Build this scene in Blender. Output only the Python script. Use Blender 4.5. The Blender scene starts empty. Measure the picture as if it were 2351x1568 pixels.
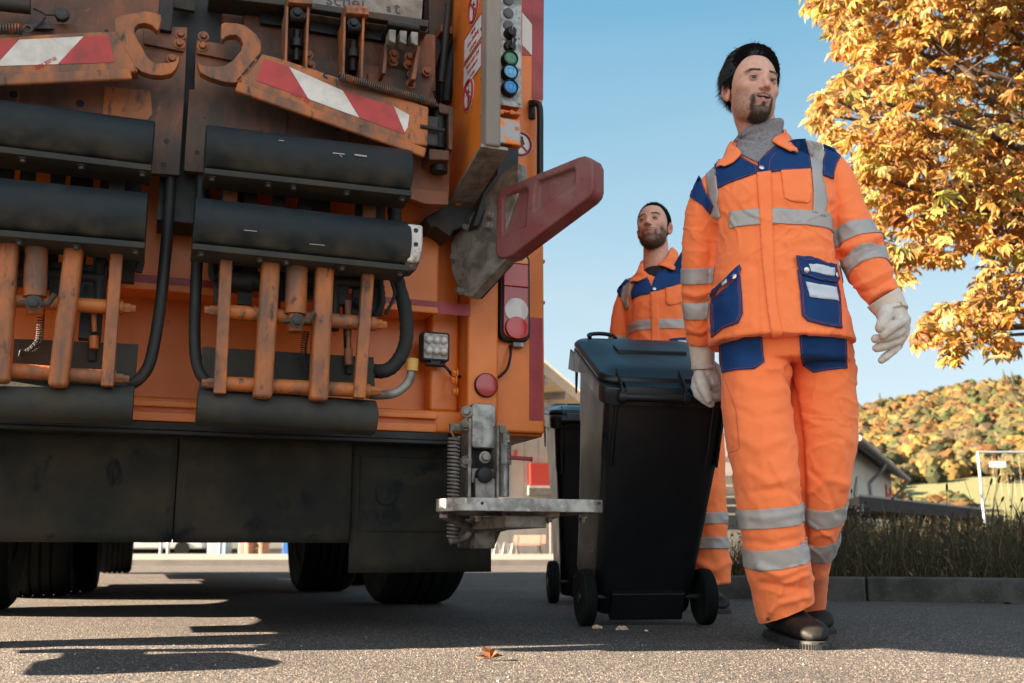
import bpy, bmesh, math, random
import numpy as np
from mathutils import Vector, Matrix, noise, geometry
from mathutils.bvhtree import BVHTree
R = math.radians
V = Vector
random.seed(7)
sc = bpy.context.scene
COL = sc.collection

# ------------------------------------------------------------------ camera
CAM_H = 0.267; PITCH = R(11.84); FPX = 2280.0; CXP, CYP = 1175.5, 784.0
cd = bpy.data.cameras.new('camera'); cam = bpy.data.objects.new('camera', cd); COL.objects.link(cam)
cam.location = (0, 0, CAM_H); cam.rotation_euler = (math.pi/2+PITCH, 0, 0)
cd.sensor_width = 36; cd.lens = FPX/2351*36; cd.clip_start = 0.05; cd.clip_end = 3000
cd.dof.use_dof = True; cd.dof.focus_distance = 3.05; cd.dof.aperture_fstop = 4.5
sc.camera = cam
# ------------------------------------------------------------------ light
SUN_EL = R(22); SUN_AZ = R(-97)     # azimuth from +Y towards +X: the sun stands at the left
wd = bpy.data.worlds.new("World"); sc.world = wd; wd.use_nodes = True
nt = wd.node_tree; nt.nodes.clear()
sky = nt.nodes.new('ShaderNodeTexSky'); sky.sky_type = 'NISHITA'; sky.sun_disc = False
sky.sun_elevation = SUN_EL; sky.sun_rotation = SUN_AZ; sky.air_density = 1.0; sky.dust_density = 0.6; sky.ozone_density = 1.6
bg = nt.nodes.new('ShaderNodeBackground'); bg.inputs[1].default_value = 0.125
out = nt.nodes.new('ShaderNodeOutputWorld')
EXPO = 3.3
KS = 1/(0.1*2**EXPO); bg.inputs[1].default_value = 0.1
def wn(t, **k):
    n_ = nt.nodes.new(t)
    for a_, v_ in k.items(): setattr(n_, a_, v_)
    return n_
L = nt.links.new
tc = wn('ShaderNodeTexCoord'); sx_ = wn('ShaderNodeSeparateXYZ'); L(tc.outputs['Generated'], sx_.inputs[0])
gr = wn('ShaderNodeValToRGB'); ge = gr.color_ramp.elements     # pale haze above the horizon, deeper blue higher up
ge[0].position = 0; ge[0].color = (.66, .72, .74, 1); ge[1].position = 1; ge[1].color = (.07, .26, .43, 1)
for p_, c_ in ((.12, (.60, .71, .76)), (.2, (.54, .68, .74)), (.27, (.44, .63, .72)), (.36, (.32, .55, .68)), (.5, (.17, .43, .61))):
    q_ = ge.new(p_); q_.color = (*c_, 1)
L(sx_.outputs[2], gr.inputs[0])
g2 = wn('ShaderNodeVectorMath', operation='SCALE'); L(gr.outputs[0], g2.inputs[0]); g2.inputs['Scale'].default_value = KS
mA = wn('ShaderNodeMix', data_type='RGBA'); mA.inputs['Factor'].default_value = .95; L(sky.outputs[0], mA.inputs['A']); L(g2.outputs[0], mA.inputs['B'])
mp = wn('ShaderNodeMapping'); mp.inputs['Scale'].default_value = (1.2, 1.2, 7); L(tc.outputs['Generated'], mp.inputs[0])
cn = wn('ShaderNodeTexNoise'); cn.inputs['Scale'].default_value = 1.6; cn.inputs['Detail'].default_value = 6; L(mp.outputs[0], cn.inputs[0])
cr = wn('ShaderNodeMapRange'); cr.inputs[1].default_value = .46; cr.inputs[2].default_value = .8; L(cn.outputs[0], cr.inputs[0])
lowz = wn('ShaderNodeMapRange'); lowz.inputs[1].default_value = .34; lowz.inputs[2].default_value = .06; lowz.inputs[3].default_value = .12; lowz.inputs[4].default_value = .75; L(sx_.outputs[2], lowz.inputs[0])
cm = wn('ShaderNodeMath', operation='MULTIPLY'); L(cr.outputs[0], cm.inputs[0]); L(lowz.outputs[0], cm.inputs[1])
mB = wn('ShaderNodeMix', data_type='RGBA'); L(cm.outputs[0], mB.inputs['Factor']); L(mA.outputs['Result'], mB.inputs['A']); mB.inputs['B'].default_value = (.74*KS, .8*KS, .83*KS, 1)
bk = wn('ShaderNodeMapRange'); bk.interpolation_type = 'SMOOTHSTEP'; bk.inputs[1].default_value = .0; bk.inputs[2].default_value = -.7; L(sx_.outputs[1], bk.inputs[0])   # unseen bright sky area behind the camera, added as soft front fill
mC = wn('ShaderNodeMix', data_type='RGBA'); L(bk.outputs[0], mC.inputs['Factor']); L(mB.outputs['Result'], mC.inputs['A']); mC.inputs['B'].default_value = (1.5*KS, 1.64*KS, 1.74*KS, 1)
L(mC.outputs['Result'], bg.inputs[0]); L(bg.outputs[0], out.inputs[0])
sd = bpy.data.lights.new('sun', 'SUN'); sd.energy = 5.0; sd.angle = R(0.5); sd.color = (1, .79, .57)
sun = bpy.data.objects.new('sun', sd); COL.objects.link(sun)
sdir = V((math.sin(SUN_AZ)*math.cos(SUN_EL), math.cos(SUN_AZ)*math.cos(SUN_EL), math.sin(SUN_EL)))
sun.rotation_euler = sdir.to_track_quat('Z', 'Y').to_euler(); sun.location = sdir*60
vs = sc.view_settings; vs.view_transform = 'Standard'; vs.look = 'None'; vs.gamma = 1; vs.exposure = EXPO; vs.use_curve_mapping = False
sc.cycles.max_bounces = 6; sc.cycles.caustics_reflective = False; sc.cycles.caustics_refractive = False
sc.cycles.use_denoising = True

# ------------------------------------------------------------------ measuring: photo pixel (2351 wide) -> ray
CT, ST = math.cos(PITCH), math.sin(PITCH)
CAMP = V((0, 0, CAM_H))
def ray(px, py):
    a = (px-CXP)/FPX; b = -(py-CYP)/FPX
    return V((a, CT-b*ST, ST+b*CT))
def at(px, py, Y):                      # world point at world y = Y
    d = ray(px, py); return CAMP+d*(Y/d.y)
def atz(px, py, z):
    d = ray(px, py); return CAMP+d*((z-CAM_H)/d.z)
def depth(p): return p.y*CT+(p.z-CAM_H)*ST
def proj(p):
    p = V(p); dz = depth(p); return (CXP+FPX*p.x/dz, CYP-FPX*((p.z-CAM_H)*CT-p.y*ST)/dz)
TO = V((0.12, 3.53, 0)); TA = R(20)
MT = Matrix.Translation(TO) @ Matrix.Rotation(TA, 4, 'Z'); MTI = MT.inverted()
TC0 = MTI @ CAMP
def tl(px, py, y=None, x=None, z=None):  # truck-local point on a plane
    d = MTI.to_3x3() @ ray(px, py)
    if y is not None: t = (y-TC0.y)/d.y
    elif x is not None: t = (x-TC0.x)/d.x
    else: t = (z-TC0.z)/d.z
    return TC0+d*t
def tm(pxs, p): return pxs*depth(MT @ p)/FPX    # pixels -> metres at a truck-local point

# ------------------------------------------------------------------ objects
def tag(o, label=None, cat=None, group=None, kind=None):
    for k, v in (('label', label), ('category', cat), ('group', group), ('kind', kind)):
        if v: o[k] = v
    return o
def empty(name, loc=(0, 0, 0), rz=0, label=None, cat=None, group=None):
    o = bpy.data.objects.new(name, None); COL.objects.link(o); o.location = loc; o.rotation_euler = (0, 0, rz)
    o.empty_display_size = .1
    return tag(o, label, cat, group)
def finish(me, smooth=38):
    bm = bmesh.new(); bm.from_mesh(me)
    bmesh.ops.recalc_face_normals(bm, faces=bm.faces)
    if smooth:
        for f in bm.faces: f.smooth = True
        c = R(smooth)
        for e in bm.edges:
            if len(e.link_faces) == 2 and e.calc_face_angle(0) > c: e.smooth = False
    bm.to_mesh(me); bm.free()
def obj(name, me, m=None, parent=None, label=None, keep=False):
    o = bpy.data.objects.new(name, me); COL.objects.link(o)
    if m is not None:
        for q in (m if isinstance(m, (list, tuple)) else [m]): me.materials.append(q)
    if parent is not None: o.parent = parent
    if label: o['label'] = label
    return o
class MB:
    def __init__(s): s.v = []; s.f = []; s.mi = []; s.m = 0; s.pc = []; s.lock = False
    def add(s, vs_, fs):
        if not s.lock: s.pc.append((len(s.v), len(s.f)))
        b = len(s.v); s.v += [V(q) for q in vs_]; s.f += [tuple(i+b for i in f) for f in fs]; s.mi += [s.m]*len(fs)
    def box(s, a, b):
        x0, x1 = sorted((a[0], b[0])); y0, y1 = sorted((a[1], b[1])); z0, z1 = sorted((a[2], b[2]))
        s.add([(x0,y0,z0),(x1,y0,z0),(x1,y1,z0),(x0,y1,z0),(x0,y0,z1),(x1,y0,z1),(x1,y1,z1),(x0,y1,z1)],
              [(0,3,2,1),(4,5,6,7),(0,1,5,4),(1,2,6,5),(2,3,7,6),(3,0,4,7)])
    def prism(s, pts, off):             # closed polygon pushed by a vector
        pts = [V(p) for p in pts]; n = len(pts); off = V(off)
        s.add(pts+[p+off for p in pts], [tuple(range(n)), tuple(reversed(range(n, 2*n)))]+[(i, i+n, (i+1) % n+n, (i+1) % n) for i in range(n)])
    def frame(s, ax, up=V((0, 0, 1))):
        ax = ax.normalized()
        if abs(ax.dot(up)) > .99: up = V((0, 1, 0))
        a = ax.cross(up).normalized(); b = a.cross(ax).normalized()
        return a, b
    def extr(s, A, B, prof, up=V((0, 0, 1))):   # profile (side, up) swept A->B
        A, B = V(A), V(B); a, b = s.frame(B-A, up)
        s.prism([A+a*p[0]+b*p[1] for p in prof], B-A)
    def bar(s, A, B, w, t, up=V((0, 0, 1))):     # w across (side), t up
        s.extr(A, B, [(-w/2, -t/2), (w/2, -t/2), (w/2, t/2), (-w/2, t/2)], up)
    def tube(s, path, r, n=12, caps=True, closed=False):
        path = [V(p) for p in path]; k = len(path); rs = r if isinstance(r, (list, tuple)) else [r]*k
        ring0 = len(s.v); a = None; vs_ = []
        for i, p in enumerate(path):
            if closed: t = path[(i+1) % k]-path[i-1]
            else: t = path[min(i+1, k-1)]-path[max(i-1, 0)]
            t = t.normalized()
            if a is None: a, b = s.frame(t)
            else:
                a = (a-t*a.dot(t)).normalized(); b = a.cross(t).normalized()
            for j in range(n):
                th = 2*math.pi*j/n; vs_.append(p+a*(math.cos(th)*rs[i])+b*(math.sin(th)*rs[i]))
        fs = []
        for i in range(k if closed else k-1):
            i2 = (i+1) % k
            for j in range(n): fs.append((i*n+j, i*n+(j+1) % n, i2*n+(j+1) % n, i2*n+j))
        if caps and not closed: fs += [tuple(reversed(range(n))), tuple(range((k-1)*n, k*n))]
        s.add(vs_, fs)
    def cyl(s, A, B, r, n=20, r2=None): s.tube([A, B], [r, r if r2 is None else r2], n)
    def lathe(s, A, ax, prof, n=28):     # prof (radius, along)
        A = V(A); ax = V(ax).normalized(); a, b = s.frame(ax); vs_ = []; m = len(prof)
        for r, h in prof:
            for j in range(n):
                th = 2*math.pi*j/n; vs_.append(A+ax*h+a*(math.cos(th)*r)+b*(math.sin(th)*r))
        fs = [(i*n+j, i*n+(j+1) % n, (i+1)*n+(j+1) % n, (i+1)*n+j) for i in range(m-1) for j in range(n)]
        fs += [tuple(reversed(range(n))), tuple(range((m-1)*n, m*n))]
        s.add(vs_, fs)
    def helix(s, A, B, rad, turns, r, n=6, seg=14):
        A, B = V(A), V(B); a, b = s.frame(B-A); k = int(turns*seg)
        s.tube([A+(B-A)*(i/k)+a*(rad*math.cos(2*math.pi*i/seg))+b*(rad*math.sin(2*math.pi*i/seg)) for i in range(k+1)], r, n)
    def bolt(s, p, ax, r=.012, h=.01, washer=True):
        p = V(p); ax = V(ax).normalized()
        s.pc.append((len(s.v), len(s.f))); s.lock = True
        if washer: s.lathe(p, ax, [(r*1.5, 0), (r*1.5, h*.25), (r*1.35, h*.3)], 16)
        s.lathe(p+ax*h*.25, ax, [(r, 0), (r, h*.85), (r*.8, h)], 6); s.lock = False
    def build(s, name, m, parent=None, bevel=0, smooth=38, label=None, seg=2, sep=False):
        if sep:                          # every primitive becomes an object of its own
            e = s.pc+[(len(s.v), len(s.f))]; o = None
            for (v0, f0), (v1, f1) in zip(e, e[1:]):
                q = MB(); q.v = s.v[v0:v1]; q.f = [tuple(i-v0 for i in f) for f in s.f[f0:f1]]; q.mi = s.mi[f0:f1]
                o = q.build(name, m, parent, bevel, smooth, label, seg)
            return o
        me = bpy.data.meshes.new(name); me.from_pydata([tuple(q) for q in s.v], [], s.f)
        me.polygons.foreach_set('material_index', s.mi); me.update()
        finish(me, smooth)
        o = obj(name, me, m, parent, label)
        if bevel:
            b = o.modifiers.new('bevel', 'BEVEL'); b.width = bevel; b.segments = seg; b.limit_method = 'ANGLE'; b.angle_limit = R(35)
            b.use_clamp_overlap = True
            w = o.modifiers.new('wn', 'WEIGHTED_NORMAL'); w.keep_sharp = False
        return o
def smoothpath(pts, n=8):               # Catmull-Rom through points
    pts = [V(p) for p in pts]; out_ = []
    P = [pts[0]*2-pts[1]]+pts+[pts[-1]*2-pts[-2]]
    for i in range(1, len(P)-2):
        for k in range(n):
            t = k/n; a, b, c, d = P[i-1], P[i], P[i+1], P[i+2]
            out_.append(.5*((2*b)+(c-a)*t+(2*a-5*b+4*c-d)*t*t+(3*b-a-3*c+d)*t**3))
    out_.append(pts[-1]); return out_
def arc2(cx, cy, r, a0, a1, n): return [(cx+r*math.cos(R(a0+(a1-a0)*i/n)), cy+r*math.sin(R(a0+(a1-a0)*i/n))) for i in range(n+1)]
def rrect(x0, y0, x1, y1, r, n=4):
    return arc2(x1-r, y1-r, r, 0, 90, n)+arc2(x0+r, y1-r, r, 90, 180, n)+arc2(x0+r, y0+r, r, 180, 270, n)+arc2(x1-r, y0+r, r, 270, 360, n)
def text_obj(name, s, size, mtx, m, parent=None, thick=.0005, bold=0, sx=1):
    c = bpy.data.curves.new(name, 'FONT'); c.body = s; c.size = size; c.extrude = thick; c.align_x = 'CENTER'; c.align_y = 'CENTER'; c.offset = bold
    t = bpy.data.objects.new(name, c); COL.objects.link(t)
    me = bpy.data.meshes.new_from_object(t); bpy.data.objects.remove(t); bpy.data.curves.remove(c)
    me.transform(mtx @ Matrix.Diagonal((sx, 1, 1, 1)))
    return obj(name, me, m, parent)

# ------------------------------------------------------------------ materials
def nodes(name):
    m = bpy.data.materials.new(name); m.use_nodes = True; t = m.node_tree
    return m, t, t.nodes['Principled BSDF']
def mat(name, col, rough=.5, metal=0, col2=None, scale=6, lo=.45, hi=.7, col3=None, scale3=30, lo3=.55, hi3=.7, bump=0, bscale=60,
        stretch=(1, 1, 1), spec=.5, sheen=0, coat=0, rvar=.12, detail=8, dist=.004, hsv=0, vor=0):
    m, t, b = nodes(name); N = t.nodes.new; K = t.links.new
    b.inputs['Roughness'].default_value = rough; b.inputs['Metallic'].default_value = metal
    b.inputs['Specular IOR Level'].default_value = spec
    if sheen: b.inputs['Sheen Weight'].default_value = sheen
    if coat: b.inputs['Coat Weight'].default_value = coat; b.inputs['Coat Roughness'].default_value = .15
    b.inputs['Base Color'].default_value = (*col, 1)
    tc_ = N('ShaderNodeTexCoord'); mp_ = N('ShaderNodeMapping'); mp_.inputs['Scale'].default_value = stretch
    K(tc_.outputs['Object'], mp_.inputs[0])
    def nz(sc_, det=detail, w=0.0):
        n_ = N('ShaderNodeTexNoise'); n_.inputs['Scale'].default_value = sc_; n_.inputs['Detail'].default_value = det
        n_.inputs['Roughness'].default_value = .62; n_.inputs['Distortion'].default_value = w
        K(mp_.outputs[0], n_.inputs[0]); return n_
    cur = None
    def layer(cur, c, n_, lo_, hi_):
        r_ = N('ShaderNodeMapRange'); r_.inputs[1].default_value = lo_; r_.inputs[2].default_value = hi_
        K(n_.outputs[0], r_.inputs[0]); x = N('ShaderNodeMix'); x.data_type = 'RGBA'
        K(r_.outputs[0], x.inputs['Factor']); x.inputs['B'].default_value = (*c, 1)
        if cur is None: x.inputs['A'].default_value = (*col, 1)
        else: K(cur, x.inputs['A'])
        return x.outputs['Result']
    n1 = nz(scale, w=.3)
    if col2: cur = layer(cur, col2, n1, lo, hi)
    if col3: cur = layer(cur, col3, nz(scale3, 6, .4), lo3, hi3)
    if cur is not None: K(cur, b.inputs['Base Color'])
    if rvar:
        r_ = N('ShaderNodeMapRange'); r_.inputs[1].default_value = .3; r_.inputs[2].default_value = .7
        r_.inputs[3].default_value = max(0.02, rough-rvar); r_.inputs[4].default_value = min(1, rough+rvar)
        K(n1.outputs[0], r_.inputs[0]); K(r_.outputs[0], b.inputs['Roughness'])
    if bump:
        bp = N('ShaderNodeBump'); bp.inputs['Strength'].default_value = bump; bp.inputs['Distance'].default_value = dist
        K(nz(bscale, 5).outputs[0], bp.inputs['Height']); K(bp.outputs[0], b.inputs['Normal'])
    return m
def mat_attr(name, rough=.6, spec=.4, attr='col', bump=0, bscale=200, sss=0, trans=0, var=.0, vscale=40, coat=0, dist=.001):
    m, t, b = nodes(name); N = t.nodes.new; K = t.links.new
    a = N('ShaderNodeAttribute'); a.attribute_name = attr
    b.inputs['Roughness'].default_value = rough; b.inputs['Specular IOR Level'].default_value = spec
    src = a.outputs['Color']
    tc_ = N('ShaderNodeTexCoord')
    if var:
        n_ = N('ShaderNodeTexNoise'); n_.inputs['Scale'].default_value = vscale; n_.inputs['Detail'].default_value = 6
        K(tc_.outputs['Object'], n_.inputs[0])
        r_ = N('ShaderNodeMapRange'); r_.inputs[1].default_value = .3; r_.inputs[2].default_value = .7; r_.inputs[3].default_value = 1-var; r_.inputs[4].default_value = 1+var
        K(n_.outputs[0], r_.inputs[0]); x = N('ShaderNodeVectorMath'); x.operation = 'SCALE'; K(src, x.inputs[0]); K(r_.outputs[0], x.inputs['Scale']); src = x.outputs[0]
    K(src, b.inputs['Base Color'])
    if sss: b.inputs['Subsurface Weight'].default_value = sss; b.inputs['Subsurface Radius'].default_value = (1, .35, .2); b.inputs['Subsurface Scale'].default_value = .008
    if coat: b.inputs['Coat Weight'].default_value = coat
    if bump:
        n2 = N('ShaderNodeTexNoise'); n2.inputs['Scale'].default_value = bscale; n2.inputs['Detail'].default_value = 4; K(tc_.outputs['Object'], n2.inputs[0])
        bp = N('ShaderNodeBump'); bp.inputs['Strength'].default_value = bump; bp.inputs['Distance'].default_value = dist
        K(n2.outputs[0], bp.inputs['Height']); K(bp.outputs[0], b.inputs['Normal'])
    if trans:
        tr = N('ShaderNodeBsdfTranslucent'); K(src, tr.inputs[0]); ms = N('ShaderNodeMixShader'); ms.inputs[0].default_value = trans
        K(b.outputs[0], ms.inputs[1]); K(tr.outputs[0], ms.inputs[2]); K(ms.outputs[0], t.nodes['Material Output'].inputs[0])
    return m
def set_col(me, cols):                  # one colour per vertex
    a = me.color_attributes.new('col', 'FLOAT_COLOR', 'POINT')
    c = np.ones((len(me.vertices), 4), np.float32); c[:, :3] = cols; a.data.foreach_set('color', c.ravel())
GR = (.035, .033, .03)
M = {}
M['orange'] = mat('orange_paint', (.76, .19, .018), .38, 0, (.55, .14, .02), 3, .4, .75, (.12, .055, .025), 26, .66, .8, bump=.15, bscale=90)
M['orange_dirty'] = mat('dirty_orange_paint', (.21, .065, .02), .62, 0, (.05, .033, .024), 5, .4, .6, (.32, .11, .035), 34, .62, .76, bump=.35, bscale=50, stretch=(1, 1, .45))
M['orange_worn'] = mat('worn_orange_paint', (.42, .12, .02), .6, 0, (.15, .075, .045), 11, .4, .6, (.035, .025, .022), 30, .57, .68, bump=.5, bscale=80, stretch=(1, 1, .4))
M['dirt_metal'] = mat('grimy_metal', (.035, .034, .03), .6, .3, (.075, .04, .022), 9, .5, .68, (.13, .12, .11), 40, .64, .75, bump=.5, bscale=70)
M['dark_metal'] = mat('dark_metal', (.016, .018, .018), .6, .3, (.05, .032, .022), 9, .55, .7, bump=.4, bscale=60)
M['galv'] = mat('galvanised_steel', (.34, .34, .32), .48, .55, (.17, .165, .15), 22, .42, .62, (.5, .5, .48), 60, .6, .7, bump=.12, bscale=60)
M['galv_dirty'] = mat('dirty_galvanised_steel', (.26, .24, .21), .6, .4, (.12, .1, .08), 16, .42, .62, bump=.25, bscale=60)
M['rubber'] = mat('dark_rubber', (.010, .015, .018), .55, 0, (.028, .027, .023), 5, .52, .72, (.06, .053, .042), 30, .68, .8, bump=.25, bscale=40, spec=.22)
M['rubber_dusty'] = mat('dusty_rubber', (.028, .031, .029), .75, 0, (.055, .047, .034), 8, .42, .68, (.03, .035, .033), 26, .55, .7, bump=.35, bscale=50, spec=.25)
M['skirt'] = mat('rubber_skirt', (.016, .017, .014), .9, 0, (.042, .034, .023), 4.5, .42, .66, (.007, .009, .009), 7, .6, .68, bump=.6, bscale=35, spec=.2)
M['tyre'] = mat('tyre_rubber', (.007, .009, .009), .8, 0, (.012, .012, .011), 9, .5, .7, bump=.3, bscale=90, spec=.1)
M['black'] = mat('black_plastic', (.012, .013, .014), .5, spec=.3)
M['hose'] = mat('black_hose', (.012, .014, .014), .75, bump=.5, bscale=120)
M['red_tape'] = mat('red_reflective_tape', (.33, .022, .028), .4, 0, (.22, .015, .018), 8, .45, .7, bump=.1, bscale=400)
M['red_tape_worn'] = mat('worn_red_reflective_tape', (.42, .022, .02), .45, 0, (.27, .03, .022), 14, .5, .66, (.06, .03, .022), 60, .68, .74, bump=.1)
M['white_tape'] = mat('white_reflective_tape', (.66, .62, .56), .5, 0, (.42, .37, .31), 9, .42, .66, (.09, .07, .05), 40, .68, .73, bump=.1)
M['white_tape_clean'] = mat('clean_white_reflective_tape', (.62, .58, .54), .4, bump=.05)
M['red_rubber'] = mat('red_faded_plastic', (.19, .032, .034), .65, 0, (.2, .095, .085), 4, .42, .62, (.12, .045, .042), 40, .55, .7, bump=.2, bscale=50)
M['red_plastic'] = mat('red_lens', (.5, .015, .012), .12, 0, rvar=.02, coat=.6, bump=.35, bscale=500, dist=.001)
M['red_dark'] = mat('dark_red_lens', (.36, .012, .012), .14, 0, rvar=.02, coat=.6, bump=.4, bscale=400, dist=.001)
M['amber'] = mat('amber_lens', (.75, .25, .02), .15, coat=.6, rvar=.02, bump=.4, bscale=400, dist=.001)
M['clear'] = mat('clear_lens', (.62, .6, .56), .12, coat=.7, rvar=.03, bump=.5, bscale=350, dist=.001)
M['white'] = mat('white_paint', (.7, .68, .65), .5, 0, (.5, .47, .43), 6, .5, .8)
M['ink'] = mat('dark_lettering', (.05, .045, .045), .6)
M['ink_red'] = mat('red_lettering', (.45, .03, .03), .6)
M['green_btn'] = mat('green_button', (.03, .2, .1), .3, rvar=.03, coat=.4)
M['blue_light'] = mat('pale_blue_button', (.12, .48, .85), .3, rvar=.03, coat=.4)
M['blue_btn'] = mat('blue_button', (.01, .27, .68), .3, rvar=.03, coat=.4)
M['grey_btn'] = mat('grey_button', (.09, .1, .1), .5)
M['yellow'] = mat('yellow_sleeve', (.6, .32, .04), .5, 0, (.35, .24, .1), 20)
M['steel_grey'] = mat('grey_text_plate', (.27, .25, .22), .6, .1, (.15, .14, .12), 12, .42, .62, bump=.2)
M['strip'] = mat('grey_rubber_strip', (.2, .17, .14), .75, 0, (.3, .25, .2), 5, .4, .6, bump=.3, stretch=(1, 1, .3))

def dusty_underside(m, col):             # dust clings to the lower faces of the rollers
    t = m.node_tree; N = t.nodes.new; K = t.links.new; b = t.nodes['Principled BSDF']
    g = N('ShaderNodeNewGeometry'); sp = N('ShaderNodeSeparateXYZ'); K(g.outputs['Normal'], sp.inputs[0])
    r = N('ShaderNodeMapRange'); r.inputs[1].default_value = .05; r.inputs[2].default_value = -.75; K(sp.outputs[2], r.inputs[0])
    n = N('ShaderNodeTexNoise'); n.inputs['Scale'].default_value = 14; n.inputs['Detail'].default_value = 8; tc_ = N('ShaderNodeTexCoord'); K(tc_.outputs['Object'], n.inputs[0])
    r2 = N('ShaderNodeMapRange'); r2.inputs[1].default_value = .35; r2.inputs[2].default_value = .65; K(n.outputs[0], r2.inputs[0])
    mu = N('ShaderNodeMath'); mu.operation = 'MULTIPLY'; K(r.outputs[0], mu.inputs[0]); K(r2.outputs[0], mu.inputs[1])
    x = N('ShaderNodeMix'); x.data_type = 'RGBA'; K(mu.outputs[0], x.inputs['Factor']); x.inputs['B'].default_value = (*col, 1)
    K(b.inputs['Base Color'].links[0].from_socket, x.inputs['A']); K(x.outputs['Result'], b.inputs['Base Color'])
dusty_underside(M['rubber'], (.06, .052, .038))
# ================================================================== GROUND
def m_asphalt():
    m, t, b = nodes('asphalt'); N = t.nodes.new; K = t.links.new
    tc_ = N('ShaderNodeTexCoord')
    v = N('ShaderNodeTexVoronoi'); v.inputs['Scale'].default_value = 165; K(tc_.outputs['Object'], v.inputs['Vector'])
    v2 = N('ShaderNodeTexVoronoi'); v2.inputs['Scale'].default_value = 280; K(tc_.outputs['Object'], v2.inputs['Vector'])
    sep = N('ShaderNodeSeparateColor'); K(v.outputs['Color'], sep.inputs[0])
    ramp = N('ShaderNodeValToRGB'); e = ramp.color_ramp.elements
    e[0].position = 0; e[0].color = (.055,.052,.053,1); e[1].position = 1; e[1].color = (.58,.48,.39,1)
    for p, c in ((.3, (.11,.102,.098)), (.6, (.18,.156,.138)), (.86, (.33,.27,.225))):
        q = e.new(p); q.color = (*c, 1)
    K(sep.outputs[0], ramp.inputs[0])
    mort = N('ShaderNodeMapRange'); mort.inputs[1].default_value = .25; mort.inputs[2].default_value = .62; K(v.outputs['Distance'], mort.inputs[0])
    mm = N('ShaderNodeMix'); mm.data_type = 'RGBA'; K(mort.outputs[0], mm.inputs['Factor']); K(ramp.outputs[0], mm.inputs['A']); mm.inputs['B'].default_value = (.04,.039,.04,1)
    n1 = N('ShaderNodeTexNoise'); n1.inputs['Scale'].default_value = 1.3; n1.inputs['Detail'].default_value = 8; K(tc_.outputs['Object'], n1.inputs[0])
    r1 = N('ShaderNodeMapRange'); r1.inputs[1].default_value = .3; r1.inputs[2].default_value = .7; r1.inputs[3].default_value = .68; r1.inputs[4].default_value = 1.02; K(n1.outputs[0], r1.inputs[0])
    sc_ = N('ShaderNodeVectorMath'); sc_.operation = 'SCALE'; K(mm.outputs['Result'], sc_.inputs[0]); K(r1.outputs[0], sc_.inputs['Scale'])
    K(sc_.outputs[0], b.inputs['Base Color']); b.inputs['Roughness'].default_value = .82; b.inputs['Specular IOR Level'].default_value = .35
    h = N('ShaderNodeMath'); h.operation = 'MULTIPLY_ADD'; K(v.outputs['Distance'], h.inputs[0]); h.inputs[1].default_value = -1.0; K(v2.outputs['Distance'], h.inputs[2])
    bp = N('ShaderNodeBump'); bp.inputs['Strength'].default_value = .9; bp.inputs['Distance'].default_value = .0045; K(h.outputs[0], bp.inputs['Height']); K(bp.outputs[0], b.inputs['Normal'])
    return m
b = MB(); b.add([(-300, -60, 0), (300, -60, 0), (300, 900, 0), (-300, 900, 0)], [(0, 1, 2, 3)])
g = b.build('ground', m_asphalt()); tag(g, 'coarse grey asphalt yard', None, None, 'structure')
del g['label']
# ================================================================== GARBAGE TRUCK
truck = empty('garbage_truck', TO, TA, 'orange refuse collection truck seen from behind with two bin lifters', 'truck')
T = truck
def P(px, py, y): return tl(px, py, y=y)
def poly(b, pts, y0, y1): b.prism([P(px, py, y0) for px, py in pts], (0, y1-y0, 0))
def rect(b, x0, y0_, x1, y1_, yf, yb):      # pixel corners on front plane yf
    a = P(x0, y0_, yf); c = P(x1, y1_, yf); b.box((a.x, yf, a.z), (c.x, yb, c.z))
def mbuild(b, *a, **k): return b.build(*a, **k)
# --- body shell -----------------------------------------------------
b = MB()                                    # tailgate lower body with recess, column, cheeks of the frame
b.box((-2.5, .13, .66), (0, 1.15, 1.62))
b.box((-2.5, .02, .66), (-.0, .13, .74))      # bottom lip
b.box((-2.5, -.05, 1.075), (-.415, .13, 1.62))  # raised middle body above the recess
b.box((-.31, -.05, .69), (-.195, .13, 2.75))   # column
b.box((-.195, .0, .67), (0, .13, 3.05))
b.box((-2.5, .0, .74), (-2.3, .13, 3.05))
b.box((-.195, .13, 1.62), (0, 1.15, 3.05)); b.box((-2.5, .13, 1.62), (-2.305, 1.15, 3.05))
b.box((-2.5, .05, 2.75), (0, 1.15, 3.1))
b.box((-.415, .05, .74), (-.31, .13, 1.62))
tail = b.build('tailgate', M['orange'], T, bevel=.012)
b = MB(); b.box((-2.53, 1.17, .8), (.0, 6.6, 3.25))
for k in range(9):
    for x in (-2.555, .0): b.box((x, 1.3+k*.6, .9), (x+.025, 1.38+k*.6, 3.2))
b.build('container', M['orange'], T, bevel=.015)
b = MB(); b.box((-2.5, 6.9, .55), (0, 9.1, 3.0)); b.build('cab', M['orange'], T, bevel=.12, seg=4)
b = MB(); b.box((-.01, 7.5, 1.75), (.01, 8.7, 2.6)); b.box((-2.51, 7.5, 1.75), (-2.49, 8.7, 2.6)); b.box((-2.3, 9.09, 1.6), (-.2, 9.12, 2.7)); b.build('cab_window', M['black'], T, sep=True)
b = MB(); b.box((-2.3, .75, 1.5), (-.2, 1.14, 3.0)); b.box((-2.3, .14, 1.0), (-.2, .8, 1.55)); b.build('hopper_interior', M['dark_metal'], T)
b = MB()                                    # chassis under the body
for x in (-1.75, -.75): b.box((x-.05, .3, .42), (x+.05, 8.8, .66))
for y in (.5, 1.6, 3.4, 5.2, 7.0): b.box((-1.8, y, .45), (-.7, y+.12, .62))
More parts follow.
